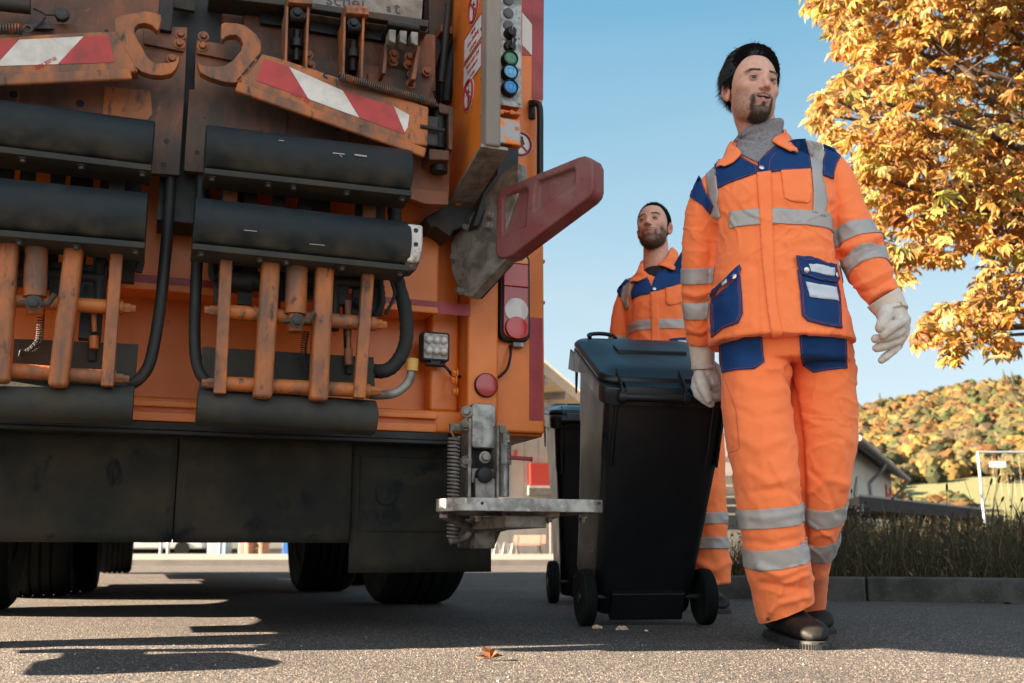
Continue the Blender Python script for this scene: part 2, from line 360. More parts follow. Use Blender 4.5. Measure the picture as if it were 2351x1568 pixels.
b.box((-2.35, .6, .62), (-.15, 6.6, .7)); b.cyl((-1.9, 2.2, .45), (-.6, 2.2, .45), .13); b.cyl((-1.25, 2.2, .5), (-1.25, 7, .6), .06)
b.box((-2.4, 4.3, .35), (-1.9, 5.6, .68)); b.box((-.55, 4.3, .35), (-.08, 5.6, .68))
b.box((-1.95, .45, .33), (-.55, .75, .44)); b.cyl((-1.3, .4, .36), (-1.15, .7, .36), .05); b.box((-1.75, 1.0, .36), (-1.4, 1.5, .5))
b.build('chassis', M['dark_metal'], T, bevel=.006)
# recess shelf lip, welds
b = MB(); b.extr((-2.3, -.045, 1.076), (-.42, -.045, 1.076), [(-.004, -.012), (.012, -.012), (.012, .012), (-.004, .006)])
b.box((-2.5, -.005, .705), (-.4, .02, .725)); b.box((-2.5, .004, .66), (-.4, .02, .69)); b.build('body_edge', M['orange'], T, bevel=.004)
b = MB(); b.box((-2.5, -.002, .632), (-.36, .12, .658)); b.box((-2.5, -.012, .618), (-.36, .1, .631)); b.build('lower_rail', M['dark_metal'], T, bevel=.003)
b = MB()
for px, py in ((1078, 795), (1076, 812), (1078, 838)): b.bolt(P(px-12, py+60, -.05)+V((-.018, .03, 0)), (-1, 0, 0), .012, .014)
for px in (1250,):
    for py in (470, 520, 595, 690): b.bolt(P(px, py, 0)+V((0, .03, 0)), (1, 0, 0), .008, .01)
b.build('body_bolt', M['orange'], T, sep=True)
# --- reflective tapes --------------------------------------------------
def tape(name, m, pts, y, th=.0015, **k):
    b = MB(); poly(b, pts, y-th, y+.0004); return b.build(name, m, T, smooth=0, **k)
tape('reflective_tape', M['red_tape'], [(240, 622), (1080, 699), (1080, 726), (240, 652)], -.05)
tape('reflective_tape', M['red_tape'], [(1216, 728), (1246, 730), (1246, 966), (1215, 965)], 0)
tape('reflective_tape', M['red_tape'], [(1222, -20), (1249, -20), (1247, 229), (1221, 226)], 0)
tape('reflective_tape', M['red_tape'], [(1199, -20), (1221.4, -20), (1221.4, 55), (1199, 27)], 0)
tape('reflective_tape', M['white_tape_clean'], [(1199, 28), (1221.4, 56), (1221.4, 127), (1199, 103)], 0)
tape('reflective_tape', M['red_tape'], [(1199, 104), (1221.4, 128), (1199, 127)], 0)
# --- round warning sticker behind the arm, sticker on the frame -------------------
b = MB(); c = P(1193, 330, 0); b.lathe(c, (0, -1, 0), [(.052, 0), (.052, .0012)], 40); o = b.build('warning_sticker', M['white'], T)
b = MB(); b.tube([c+V((math.cos(R(a))*.045, -.0022, math.sin(R(a))*.045)) for a in range(0, 360, 9)], .0052, 6, closed=True)
b.bar(c+V((-.03, -.002, .03)), c+V((.03, -.002, -.03)), .002, .008); b.build('sticker_ring', M['red_tape'], o); 
b = MB(); b.prism([c+V((-.02, -.0015, .03)), c+V((.012, -.0015, .03)), c+V((.02, -.0015, .0)), c+V((-.01, -.0015, -.03))], (0, -.0008, 0)); b.build('sticker_pictogram', M['ink'], o)
# --- grab handle --------------------------------------------------------
b = MB(); b.tube(smoothpath([P(1222, 237, .0), P(1224, 236, -.04), P(1236, 240, -.055), P(1240, 262, -.055), P(1240, 330, -.055), P(1240, 430, -.055)], 6), .0125, 14); hd = b.build('grab_handle', M['black'], T)
b = MB(); rect(b, 1215, 228, 1230, 273, -.012, 0); b.build('handle_mount', M['black'], hd, bevel=.004)
b = MB(); b.bolt(P(1223, 262, -.012), (0, -1, 0), .007, .006); b.build('handle_bolt', M['dirt_metal'], hd)
# --- control panel -------------------------------------------------------
YP = -.2
b = MB(); rect(b, 1147, -60, 1198, 248, YP, YP+.006); panel = b.build('control_panel', M['galv'], T, bevel=.002)
b = MB(); rect(b, 1148, -60, 1197, 246, YP+.006, -.05); b.build('control_box', M['orange'], T, bevel=.006)
b = MB(); rect(b, 1146, 249, 1196, 264, YP+.01, -.05); b.build('control_box', M['orange'], T, bevel=.003)
b = MB(); rect(b, 1142, 266, 1197, 336, YP+.002, -.05); b.build('bare_plate', mat('peeling_orange_paint', (.34, .33, .31), .45, .4, (.76, .2, .02), 5, .46, .49, bump=.2), T, bevel=.008)
for i, (py, kind) in enumerate(((-3, 'grey_btn'), (27, 'grey_btn'), (56, 'grey_btn'), (76, 'knob'), (105, 'knob2'), (137, 'green_btn'), (168, 'blue_light'), (203, 'blue_btn'))):
    px = 1170 if py < 60 else (1172 if kind.startswith('knob') else 1170)
    c = P(px-.5, py, YP-.012); r = tm(12.5 if py < 60 else (14.5 if kind.startswith('knob') else 16), c)
    c.y = YP
    if kind.startswith('knob'):
        b = MB(); b.box(c+V((-.026, -.0015, -.022)), c+V((.022, 0, .022))); b.build('legend_plate', M['white'], T, smooth=0)
        b = MB(); b.lathe(c, (0, -1, 0), [(r, 0), (r, .012), (r*.9, .016)], 28); b.bar(c+V((-.004, -.022, -r*.95)), c+V((.004 if kind == 'knob' else .012, -.022, r*.9)), .03, r*.55) if kind == 'knob2' else b.lathe(c+V((0, -.012, 0)), (0, -1, 0), [(r*.85, 0), (r*.78, .02), (r*.7, .022)], 24)
        kb = b.build('selector_knob', M['black'], T, bevel=.001)
        b = MB(); b.bar(c+V((0, -.0358, .001)), c+V((0.001, -.0358, r*.75)), .001, .003); b.build('knob_mark', M['white'], kb)
    else:
        if py > 60:
            b = MB(); b.lathe(c, (0, -1, 0), [(r*1.2, 0), (r*1.2, .02), (r*1.12, .03), (r*1.02, .03), (r*1.02, .018)], 32); rg = b.build('button_ring', M['black'], T)
            b = MB(); b.lathe(c+V((0, -.016, 0)), (0, -1, 0), [(r*1.0, 0), (r, .008), (r*.8, .0115), (r*.3, .0125)], 32); bt = b.build('push_button', M[kind], T)
            if kind != 'green_btn':
                b = MB(); q = .45*r; pts = [c+V((-q, -.0295, q)), c+V((q*.9, -.0295, q)), c+V((q*.6, -.0295, -q)), c+V((-q*.6, -.0295, -q))]; b.tube(pts, .0006, 5, closed=True); b.build('bin_symbol', M['ink'], bt)
            else:
                b = MB(); b.tube([c+V((-r*.4, -.0295, -r*.3)), c+V((-r*.1, -.0295, r*.4)), c+V((r*.3, -.0295, -r*.2)), c+V((r*.4, -.0295, r*.4))], .0006, 5); b.build('bin_symbol', M['white'], bt)
        else:
            b = MB(); b.lathe(c, (0, -1, 0), [(r, 0), (r, .004), (r*.85, .006)], 28); b.build('blank_cap', M[kind], T)
for px, py in ((1193, 40), (1193, 88), (1193, 160), (1193, 238)):
    b = MB(); b.lathe(P(px, py, YP), (0, -1, 0), [(.005, 0), (.005, .002), (.003, .003)], 14); b.build('panel_screw', M['galv'], T)
for px, py in ((1151, 257), (1175, 258), (1186, 296)):
    b = MB(); b.lathe(P(px, py, YP+.005), (0, -1, 0), [(.009, 0), (.009, .003), (.004, .005)], 14); b.build('panel_screw', M['orange'], T)
# --- cheek (inner side wall) with front strip ------------------------------------
XC = tl(1118, 200, y=-.5).x
def Cx(px, py): return tl(px, py, x=XC)
b = MB()
fr = -.5
b.prism([V((XC, fr, 3.0)), V((XC, fr, Cx(1118, 340).z)), Cx(1062, 440), Cx(1004, 545), V((XC, .06, Cx(1004, 545).z)), V((XC, .06, 3.0))], (.02, 0, 0))
ck = b.build('side_cheek', M['orange'], T, bevel=.004)
zb = Cx(1118, 340).z
b = MB()                                    # rounded grey edge strip, then the diagonal lower edge
lo = [V((XC-.006, fr-.012, 3.0)), V((XC-.006, fr-.012, zb+.04))]
b.prism([V((XC-.012, fr+.03, 3.0)), V((XC-.012, fr-.03, 3.0)), V((XC+.038, fr-.03, 3.0)), V((XC+.038, fr+.0, 3.0)), V((XC+.02, fr+.03, 3.0))], (0, 0, zb+.0-3.0))
st = b.build('edge_strip', M['strip'], T, bevel=.008)
b = MB(); e1 = V((XC, fr, zb)); e2 = tl(1002, 540, x=XC)
b.bar(e1+V((.02, -.02, 0)), V((XC+.02, e2.y, e2.z)), .09, .012, up=V((0, -1, -1)))
b.build('lower_edge_plate', M['galv_dirty'], T, bevel=.002)
b = MB()
for t in (.12, .35, .62, .85):
    q = e1.lerp(e2, t); b.bolt(V((XC-.001, q.y, q.z+.03)), (-1, 0, 0), .006, .005)
for py in (60, 175, 260, 330): b.bolt(tl(1112, py, x=XC)+V((0, .02, 0)), (-1, 0, 0), .006, .005, False)
b.build('cheek_bolt', M['galv_dirty'], T, sep=True)
# mirrored cheek on the far left, outside the frame
b = MB(); XL = -2.5-XC; b.box((XL-.02, fr, zb), (XL, .06, 3.0)); b.prism([V((XL, fr, zb)), V((XL, .06, zb)), V((XL, .06, zb-.4))], (-.02, 0, 0)); b.build('side_cheek', M['orange'], T, bevel=.004)
# stickers on the cheek
def cheek_sticker(pts, name, m):
    b = MB(); b.prism([Cx(px, py)+V((-.0012, 0, 0)) for px, py in pts], (-.001, 0, 0)); return b.build(name, m, T, smooth=0)
def cheek_round(px, py, rr):
    c = Cx(px, py)+V((-.0015, 0, 0))
    b = MB(); b.lathe(c, (-1, 0, 0), [(rr, 0), (rr, .001)], 40); s = b.build('prohibition_sticker', M['white'], T)
    b = MB(); b.tube([c+V((-.0018, math.cos(R(a))*rr*.85, math.sin(R(a))*rr*.85)) for a in range(0, 360, 9)], rr*.1, 6, closed=True)
    b.bar(c+V((-.0025, rr*.6, rr*.6)), c+V((-.0025, -rr*.6, -rr*.6)), .0015, rr*.17, up=V((0, 1, -1))); b.build('red_ring', M['ink_red'], s)
    b = MB()
    for (u0, v0, u1, v1, w) in ((0, .35, 0, -.35, .2), (.02, .5, .02, .6, .15), (0, .25, .3, .0, .08), (0, .25, -.3, .05, .08), (-.06, -.3, -.1, -.65, .1), (.08, -.3, .12, -.65, .1)):
        b.bar(c+V((-.0015, -u0*rr, v0*rr)), c+V((-.0015, -u1*rr, v1*rr)), w*rr, .0012, up=V((1, 0, 0)))
    b.build('figure_symbol', M['ink'], s)
cheek_round(1077, 218, .058); cheek_round(1089, 18, .058)
def cheek_sign(c, w, h, lines, size):
    b = MB(); b.prism([c+V((-.001, -w/2, -h/2)), c+V((-.001, w/2, -h/2)), c+V((-.001, w/2, h/2)), c+V((-.001, -w/2, h/2))], (-.0008, 0, 0)); s = b.build('warning_sign', M['white'], T, smooth=0)
    b = MB(); b.tube([c+V((-.002, a*w*.48, d*h*.47)) for a, d in ((-1, -1), (1, -1), (1, 1), (-1, 1))], .0018, 4, closed=True); b.build('sign_border', M['ink_red'], s)
    mt = Matrix.Translation(c+V((-.0021, 0, 0))) @ Matrix(((0, 0, -1, 0), (-1, 0, 0, 0), (0, 1, 0, 0), (0, 0, 0, 1)))
    for i, l in enumerate(lines):
        mm = Matrix.Translation((0, 0, (len(lines)/2-.5-i)*size*1.15))
        text_obj('sign_text', l, size, mm @ mt, M['ink_red'], s, bold=.0006, thick=.0003)
cs = Cx(1087, 88); cheek_sign(V((XC, cs.y, cs.z)), .2, .092, ['Nicht', 'ohne Stellung', 'arbeiten'], .023)
cs2 = cs; cheek_sign(V((XC, cs2.y+.004, cs2.z-.102)), .2, .092, ['Nicht unter den', 'Schwenkarm', 'treten'], .022)
# --- lifter side hinge arm (dark vertical beams beside the cheek) -------------------
b = MB()
poly(b, [(985, -20), (1040, -20), (1028, 60), (990, 200), (1000, 240), (975, 235), (985, 120)], -.12, -.05)
b.build('hopper_side_plate', M['dirt_metal'], T, bevel=.004)
b = MB(); poly(b, [(1028, -20), (1080, -20), (1040, 110), (1022, 240), (1010, 240), (1012, 110)], -.09, -.02); b.build('hinge_beam', M['dark_metal'], T, bevel=.004)
b = MB(); b.tube([P(1030, 10, -.2), P(1022, 100, -.2), P(1012, 190, -.2)], .012, 12); b.tube([P(1062, 30, -.1), P(1036, 140, -.1), P(1024, 235, -.1)], .018, 12); b.build('hydraulic_rod', M['dark_metal'], T, sep=True)
b = MB(); rect(b, 1012, 55, 1042, 78, -.17, -.1); b.build('rod_clamp', M['orange_dirty'], T, bevel=.003)

# --- the two lifters: one dirty back plate each -----------------------------------
YB, YR, YH = -.26, -.36, -.37
b = MB(); poly(b, [(446, 205), (450, 95), (450, 95), (1000, 170), (992, 205), (1002, 238), (1040, 250), (1030, 468), (940, 452), (468, 396), (422, 392), (424, 362), (434, 205)], YB, YB+.025)
bpR = b.build('lifter_back_plate', M['orange_dirty'], T, bevel=.002)
b = MB(); poly(b, [(-400, 40), (430, 62), (424, 210), (412, 402), (346, 398), (-20, 330), (-400, 290)], YB, YB+.025)
bpL = b.build('lifter_back_plate', M['orange_dirty'], T, bevel=.002)
b = MB()
for px, py, r in ((452, 350, 5), (775, 297, 5), (870, 312, 3), (925, 330, 3), (470, 270, 2), (600, 300, 2.4)):
    c = P(px, py, YB); b.lathe(c+V((0, .001, 0)), (0, -1, 0), [(tm(r*1.1, c), 0), (tm(r*1.1, c), .002)], 18)
b.build('plate_hole', M['black'], bpR, sep=True)
b = MB()
for px, py, r in ((31, 217, 8), (184, 238, 8), (382, 324, 6), (376, 378, 6)):
    c = P(px, py, YB); b.lathe(c+V((0, .001, 0)), (0, -1, 0), [(tm(r*1.1, c), 0), (tm(r*1.1, c), .002)], 18)
b.build('plate_hole', M['black'], bpL, sep=True)
b = MB(); b.add([P(x, y, YB-.004) for x, y in ((240, 198), (345, 208), (350, 262), (338, 275), (236, 262))]+[P(x, y, YB) for x, y in ((240, 198), (345, 208), (350, 262), (338, 275), (236, 262))], [(0, 1, 2, 3, 4)]+[(i, i+5, (i+1) % 5+5, (i+1) % 5) for i in range(5)]); b.build('cover_plate', M['orange_worn'], T)
b = MB()
for x in (658, 802): b.bar(P(x, 225+(x-658)*.13, YB-.002), P(x, 318+(x-658)*.13, YB-.002), .002, .003, up=V((0, 1, 0)))
b.build('plate_seam', M['dark_metal'], bpR, sep=True)
# step panels (upper, set back) behind hooks
b = MB(); poly(b, [(-60, -30), (700, -30), (700, 130), (446, 100), (430, 60), (300, 75), (-60, 60)], YB+.07, YB+.1); poly(b, [(560, 20), (1000, 80), (1000, 210), (560, 130)], YB+.04, YB+.07); b.build('upper_panel', M['orange_dirty'], T, bevel=.003, sep=True)
# ledges with bolts
b = MB(); poly(b, [(330, 62), (424, 78), (422, 118), (330, 100)], YB-.012, YB); poly(b, [(452, 90), (555, 108), (548, 142), (452, 122)], YB-.012, YB)
poly(b, [(640, 120), (790, 150), (784, 205), (640, 180)], YB-.012, YB); poly(b, [(845, 165), (992, 195), (985, 232), (845, 205)], YB-.012, YB); b.build('bolt_ledge', M['orange_dirty'], T, bevel=.003, sep=True)
b = MB()
for px, py in ((415, 80), (412, 101), (467, 84), (465, 107), (395, 136), (707, 127), (712, 149), (905, 125), (903, 141), (940, 132), (938, 149), (945, 172), (943, 193), (720, 170), (980, 165)): b.bolt(P(px, py, YB-.012), (0, -1, 0), .0115, .012)
b.build('plate_bolt', M['orange_worn'], T, sep=True)
# hooks and arms
def c1(l, s=.3295, ox=0, oy=0): return [(x*s+ox, y*s+oy) for x, y in l]
hookL = c1([(800, 130), (850, 105), (1010, 76), (1060, 82), (1122, 102), (1125, 135), (1108, 200), (1092, 212), (1078, 195), (1055, 172), (1010, 160), (965, 165), (940, 190), (935, 225), (955, 270), (985, 320), (1020, 385), (1055, 425), (1085, 442), (1140, 436), (1175, 435), (1225, 425), (1240, 385), (1252, 400), (1243, 440), (1225, 480), (1195, 512), (1130, 525), (1060, 522), (985, 498), (940, 460), (870, 350), (800, 225)])
b = MB(); poly(b, hookL, YH, YH+.035); hL = b.build('comb_hook', M['orange_worn'], T, bevel=.003)
hookR = [(508, 55), (515, 51), (545, 53), (560, 57), (575, 67), (590, 80), (599, 95), (600, 112), (596, 128), (585, 150), (560, 184), (538, 190), (515, 188), (480, 177), (460, 166), (455, 152), (453, 142), (462, 149), (478, 152), (497, 153), (516, 150), (535, 138), (552, 118), (558, 100), (552, 87), (543, 80), (528, 80), (518, 84), (511, 92), (507, 84)]
b = MB(); poly(b, hookR, YH, YH+.035); hR = b.build('comb_hook', M['orange_worn'], T, bevel=.003)
b = MB()
for A, B in (((243, 68), (250, 85)), ((251, 90), (262, 106)), ((264, 110), (280, 135)), ((276, 130), (285, 146))): b.bar(P(*A, YH-.001), P(*B, YH-.001), .004, .011, up=V((1, 0, 1)))
b.build('weld_seam', M['dark_metal'], hL, sep=True)
b = MB()
for A, B in (((598, 124), (588, 134)), ((584, 140), (572, 154)), ((569, 158), (556, 172)), ((553, 176), (546, 184))): b.bar(P(*A, YH-.001), P(*B, YH-.001), .004, .009, up=V((1, 0, 1)))
b.build('weld_seam', M['dark_metal'], hR, sep=True)
armR = [(600, 122), (640, 132), (985, 245), (983, 335), (935, 330), (548, 192), (556, 182), (590, 140)]
b = MB(); poly(b, armR, YH-.004, YH+.05)
b.extr(P(545, 192, YH-.002), P(978, 345, YH-.002), [(-.005, -.03), (.012, -.03), (.012, .004), (-.005, .004)]); aR = b.build('warning_arm', M['orange_worn'], T, bevel=.006)
armL = [(-260, 98), (-100, 88), (266, 70), (283, 100), (312, 150), (318, 165), (0, 178), (-260, 190)]
b = MB(); poly(b, armL, YH-.004, YH+.05)
b.extr(P(-260, 188, YH-.002), P(300, 163, YH-.002), [(-.005, -.03), (.012, -.03), (.012, .004), (-.005, .004)]); aL = b.build('warning_arm', M['orange_worn'], T, bevel=.006)
def st_(name, m, pts, par):
    b = MB(); poly(b, pts, YH-.0055, YH-.0035); return b.build(name, m, par, smooth=0)
st_('red_stripe', M['red_tape_worn'], [(606, 135), (663, 153), (708, 227), (589, 185)], aR)
ws = st_('white_stripe', M['white_tape'], [(663.5, 153), (787, 208), (825, 270), (708.5, 227)], aR)
st_('red_stripe', M['red_tape_worn'], [(787.5, 208), (904, 244), (930, 308), (825.5, 270)], aR)
st_('white_stripe', M['white_tape'], [(904.5, 244), (940, 264), (936, 292), (929, 303)], aR)
st_('red_stripe', M['red_tape_worn'], [(192, 83.5), (252, 82), (261, 143), (133, 147)], aL)
wl = st_('white_stripe', M['white_tape'], [(44, 91), (191.5, 83.5), (132.5, 147), (0, 151), (-10, 150)], aL)
st_('red_stripe', M['red_tape_worn'], [(-90, 96), (43.5, 91), (-10.5, 150), (-150, 155)], aL)
def face_text(s, px, py, y, size, m, par, rot=0):
    c = P(px, py, y); mt = Matrix.Translation(c) @ Matrix.Rotation(math.pi/2, 4, 'X') @ Matrix.Rotation(R(rot), 4, 'Z')
    return text_obj('lettering', s, size, mt, m, par, bold=.0004, thick=.0003)
face_text('DIN 30', 690, 222, YH-.0062, .02, M['ink_red'], ws, -22)
face_text('DIN 30710', 105, 145, YH-.0062, .014, M['ink_red'], wl, 38)
# right end bracket of the arm
b = MB(); rect(b, 960, 236, 1040, 250, -.34, -.2); poly(b, [(962, 262), (1008, 268), (1006, 335), (960, 330)], -.36, -.25); b.build('arm_bracket', M['dirt_metal'], T, bevel=.004, sep=True)
b = MB(); poly(b, [(1008, 235), (1022, 240), (1043, 246), (1040, 345), (1030, 342), (1030, 262), (1008, 258)], -.345, -.22); poly(b, [(985, 340), (1032, 345), (1032, 368), (985, 366)], -.35, -.24); b.build('arm_bracket', M['orange_dirty'], T, bevel=.004, sep=True)
b = MB(); rect(b, 968, 285, 982, 318, -.372, -.36); b.build('paint_patch', M['orange'], T, bevel=.002)
b = MB(); b.cyl(P(965, 290, -.375), P(1020, 300, -.375), .007); b.cyl(P(1008, 368, -.3), P(1008, 396, -.3), .028); b.cyl(P(1008, 250, -.31), P(1008, 342, -.31), .02); b.build('hinge_pin', M['dark_metal'], T)
b = MB(); b.helix(P(778, 176, YH-.03), P(1000, 238, YH-.0), tm(8.5, P(890, 200, YH)), 46, .0032, 5, 10); spg = b.build('tension_spring', mat('rusty_spring', (.09, .075, .06), .5, .6, (.4, .12, .03), 20, .52, .66), T)
b = MB(); b.tube(smoothpath([P(779, 177, YH-.03), P(765, 172, YH-.03), P(748, 168, YH-.03), P(744, 175, YH-.03), P(752, 180, YH-.03)], 5), .003, 6); b.build('spring_hook', M['dark_metal'], spg)
b = MB(); b.helix(P(-60, 65, YH-.01), P(50, 67, YH-.01), tm(11, P(0, 60, YH)), 16, .0036, 5, 10); b.tube(smoothpath([P(50, 67, YH-.01), P(62, 58, YH-.01), P(74, 66, YH-.01), P(64, 74, YH-.01), P(52, 70, YH-.01)], 5), .003, 6); b.build('tension_spring', spg.data.materials[0], T)
b = MB(); b.prism([P(x, y, YB-.02) for x, y in ((60, 60), (85, 48), (103, 50), (125, 66), (90, 66))], (0, .012, 0)); b.lathe(P(143, 38, YB-.03), (0, -1, 0), [(.02, 0), (.02, .02), (.01, .024)], 20); b.prism([P(x, y, YB-.02) for x, y in ((125, 24), (150, 22), (160, 30), (150, 46), (130, 45))], (0, .015, 0)); b.build('spring_anchor', M['dirt_metal'], T, bevel=.002, sep=True)
b = MB(); b.tube(smoothpath([P(78, 20, YB-.01), P(95, 28, YB-.03), P(105, 34, YB-.03), P(120, 34, YB-.03), P(135, 38, YB-.03)], 5), .003, 6); b.tube(smoothpath([P(104, 40, YB-.02), P(92, 55, YB-.03), P(78, 66, YB-.03)], 5), .003, 6); b.build('thin_cable', M['hose'], T, sep=True)
b = MB(); b.cyl(P(-30, 5, YB-.02), P(70, 16, YB-.02), .022); b.build('hydraulic_cylinder', M['dirt_metal'], T)
b = MB(); rect(b, 367, -20, 394, 72, YB-.03, YB); b.build('dark_post', M['dark_metal'], T, bevel=.004)
b = MB(); b.box(P(403, -40, YB+.01), P(446, 32, YB+.03)); b.build('rubber_flap', M['rubber_dusty'], T)
# upper beam, clamps, text plate
b = MB(); poly(b, [(480, -25), (600, -12), (986, 46), (984, 62), (700, 18), (480, -8)], YB-.05, YB+.05); b.build('upper_beam', M['dirt_metal'], T, bevel=.004)
b = MB(); poly(b, [(690, 18), (984, 62), (982, 74), (690, 30)], YB-.02, YB+.05); b.build('beam_rail', M['galv_dirty'], T, bevel=.003)
b = MB(); poly(b, [(690, -60), (975, -60), (968, 44), (690, 3)], YB-.02, YB-.012); tp = b.build('text_plate', M['steel_grey'], T, bevel=.001)
for s, px, py, sz in (('s', 757, -1, .062), ('c', 775, 1, .062), ('h', 796, 3, .062), ('e', 817, 7, .062), ('i', 833, 9, .062), ('a', 893, 19, .04), ('t', 912, 19, .062)): face_text(s, px, py, YB-.021, sz, M['ink'], tp, -2)
b = MB()
for pts in ([(598, 5), (655, 12), (655, 60), (598, 52)], [(712, 20), (790, 32), (785, 82), (712, 70)], [(838, 40), (895, 50), (890, 95), (838, 86)]): poly(b, pts, YB+.02, YB+.038)
b.build('dark_opening', M['black'], T, sep=True)
for (x0, x1, yt, yb_) in ((657, 711, 0, 130), (789, 838, 24, 165)):
    b = MB(); w = 6
    poly(b, [(x0, yt+12), (x0+w, yt+13), (x0+w-4, yb_+30), (x0-4, yb_+28)], YB-.11, YB-.0)
    poly(b, [(x1-w, yt+14), (x1, yt+15), (x1-5, yb_+38), (x1-w-5, yb_+37)], YB-.11, YB-.0)
    b.extr(P(x0-1, yt+10, YB-.075), P(x1+1, yt+14, YB-.075), [(-.05, -.02), (.05, -.02), (.05, .0), (.03, .02), (-.03, .02), (-.05, .0)])
    cl = b.build('comb_clamp', M['orange_worn'], T, bevel=.003)
    b = MB(); xm = (x0+x1)/2; b.box(P(x0+8, yt+22, YB-.08), P(x1-8, yt+70, YB-.03)); b.cyl(P(x0+8, yt+38, YB-.09), P(x1-8, yt+40, YB-.09), .016); b.cyl(P(xm-2, yt+70, YB-.06), P(xm-4, yt+140, YB-.05), .013); b.bolt(P(xm-2, yt+30, YB-.105), (0, -1, 0), .014, .012); b.cyl(P(xm-3, yt+92, YB-.06), P(xm-3, yt+110, YB-.06), .021)
    b.build('latch_mechanism', M['dark_metal'], cl, bevel=.003)
b = MB(); rect(b, 892, 42, 966, 70, YB-.12, YB-.0); b.build('comb_head', M['dark_metal'], T, bevel=.008)
b = MB()
for x in (893, 918, 944):
    poly(b, [(x, 66+(x-893)*.1), (x+17, 68+(x-893)*.1), (x+16, 100+(x-893)*.1), (x, 92+(x-893)*.1)], YB-.14, YB-.09)
b.build('comb_tooth', M['galv_dirty'], T, bevel=.004, sep=True)
b = MB(); poly(b, [(885, 95), (893, 96), (886, 168), (877, 168)], YB-.07, YB); poly(b, [(958, 105), (967, 106), (955, 182), (944, 182)], YB-.07, YB); b.build('comb_bracket', M['orange_worn'], T, bevel=.003, sep=True)
# --- centre gap ----------------------------------------------------------
b = MB(); b.box((-1.35, -.2, 1.25), (-1.2, -.06, 2.3)); b.build('centre_post', M['dark_metal'], T)
# --- rubber rollers -------------------------------------------------------
def roller(A, B, hr, name='rubber_roller', fl=True, mm='rubber'):
    prof = arc2(0, .015, 1, -28, 200, 14)
    pf = [(-p[0]*hr*.0, 0) for p in prof]
    b = MB(); a_, b_ = b.frame(B-A)
    sgn = -1 if a_.y > 0 else 1      # profile side axis should point to the camera (-y)
    cir = [(sgn*math.cos(R(t))*hr, math.sin(R(t))*hr) for t in range(-62, 118, 12)]
    body = cir+[(-sgn*hr*.55, hr*.8), (-sgn*hr*.75, -hr*.95)]
    b.extr(A, B, body)
    o = b.build(name, M[mm], T, bevel=.004, smooth=30)
    if fl:
        b = MB(); z = -hr*.93; b.extr(A, B, [(-sgn*hr*.8, z), (sgn*hr*.72, z), (sgn*hr*.72, z-.018), (-sgn*hr*.8, z-.022)]); f = b.build('roller_flange', M['rubber_dusty'], o, bevel=.002)
        b = MB()
        for t in (.04, .3, .42, .68, .96): b.bolt(A.lerp(B, t)+V((0, -hr*.45, z-.02)), (0, 0, -1), .009, .01)
        b.build('flange_bolt', M['dirt_metal'], f, sep=True)
    return o
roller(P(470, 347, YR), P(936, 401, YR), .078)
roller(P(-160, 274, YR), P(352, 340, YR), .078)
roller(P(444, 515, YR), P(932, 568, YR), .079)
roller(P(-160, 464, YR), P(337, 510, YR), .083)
b = MB()
for x0_, y0_, x1_, y1_, w_ in ((764, 351, 791, 354, .003), (814, 355, 842, 359, .0045), (780, 356, 786, 360, .002), (560, 528, 590, 531, .0018), (640, 322, 652, 323, .002), (710, 560, 745, 563, .0015)): b.bar(P(x0_, y0_, YR-.0795), P(x1_, y1_, YR-.0795), .001, w_)
b.build('scuff_mark', mat('pale_scuff', (.4, .36, .3), .8), T, sep=True)
b = MB(); poly(b, [(935, 512), (972, 516), (972, 560), (968, 590), (960, 605), (935, 600)], YR-.06, YR+.03); ec = b.build('end_cap', mat('worn_white_cap', (.5, .46, .42), .5, .3, (.22, .17, .12), 12, .5, .58), T, bevel=.008)
b = MB()
for px, py in ((955, 529), (955, 561)): c = P(px, py, YR-.06); b.lathe(c+V((0, .003, 0)), (0, -1, 0), [(.0075, 0), (.0075, .004)], 14)
b.build('cap_hole', M['black'], ec, sep=True)
b = MB(); poly(b, [(930, 596), (965, 600), (955, 620), (930, 622)], YR-.05, YR+.03); b.build('end_block', M['dirt_metal'], T, bevel=.004)
# lip plate under the upper right roller
b = MB(); poly(b, [(940, 430), (1030, 440), (1030, 470), (975, 468), (940, 455)], YB-.02, YB+.03); b.build('lip_plate', M['orange_dirty'], T, bevel=.003)
# slats between rollers and dark uprights
b = MB()
for px in (245, 130, 60, 10, 575, 640, 700, 830, 870, 520):
    c = P(px, 430, YB+.04); b.box((c.x-.018, YB+.03, 1.0), (c.x+.022, YB+.05, 1.5))
for px in (185, 300, 545, 740): c = P(px, 430, YB+.05); b.box((c.x-.03, YB+.06, 1.05), (c.x+.03, YB+.1, 1.5))
b.build('inner_slat', M['dark_metal'], T, sep=True)
b = MB()
for px in (268, 530, 850): c = P(px, 430, YB+.0); b.box((c.x-.022, YB, 1.1), (c.x+.022, YB+.02, 1.5))
b.build('inner_bar', M['orange_dirty'], T, bevel=.002, sep=True)
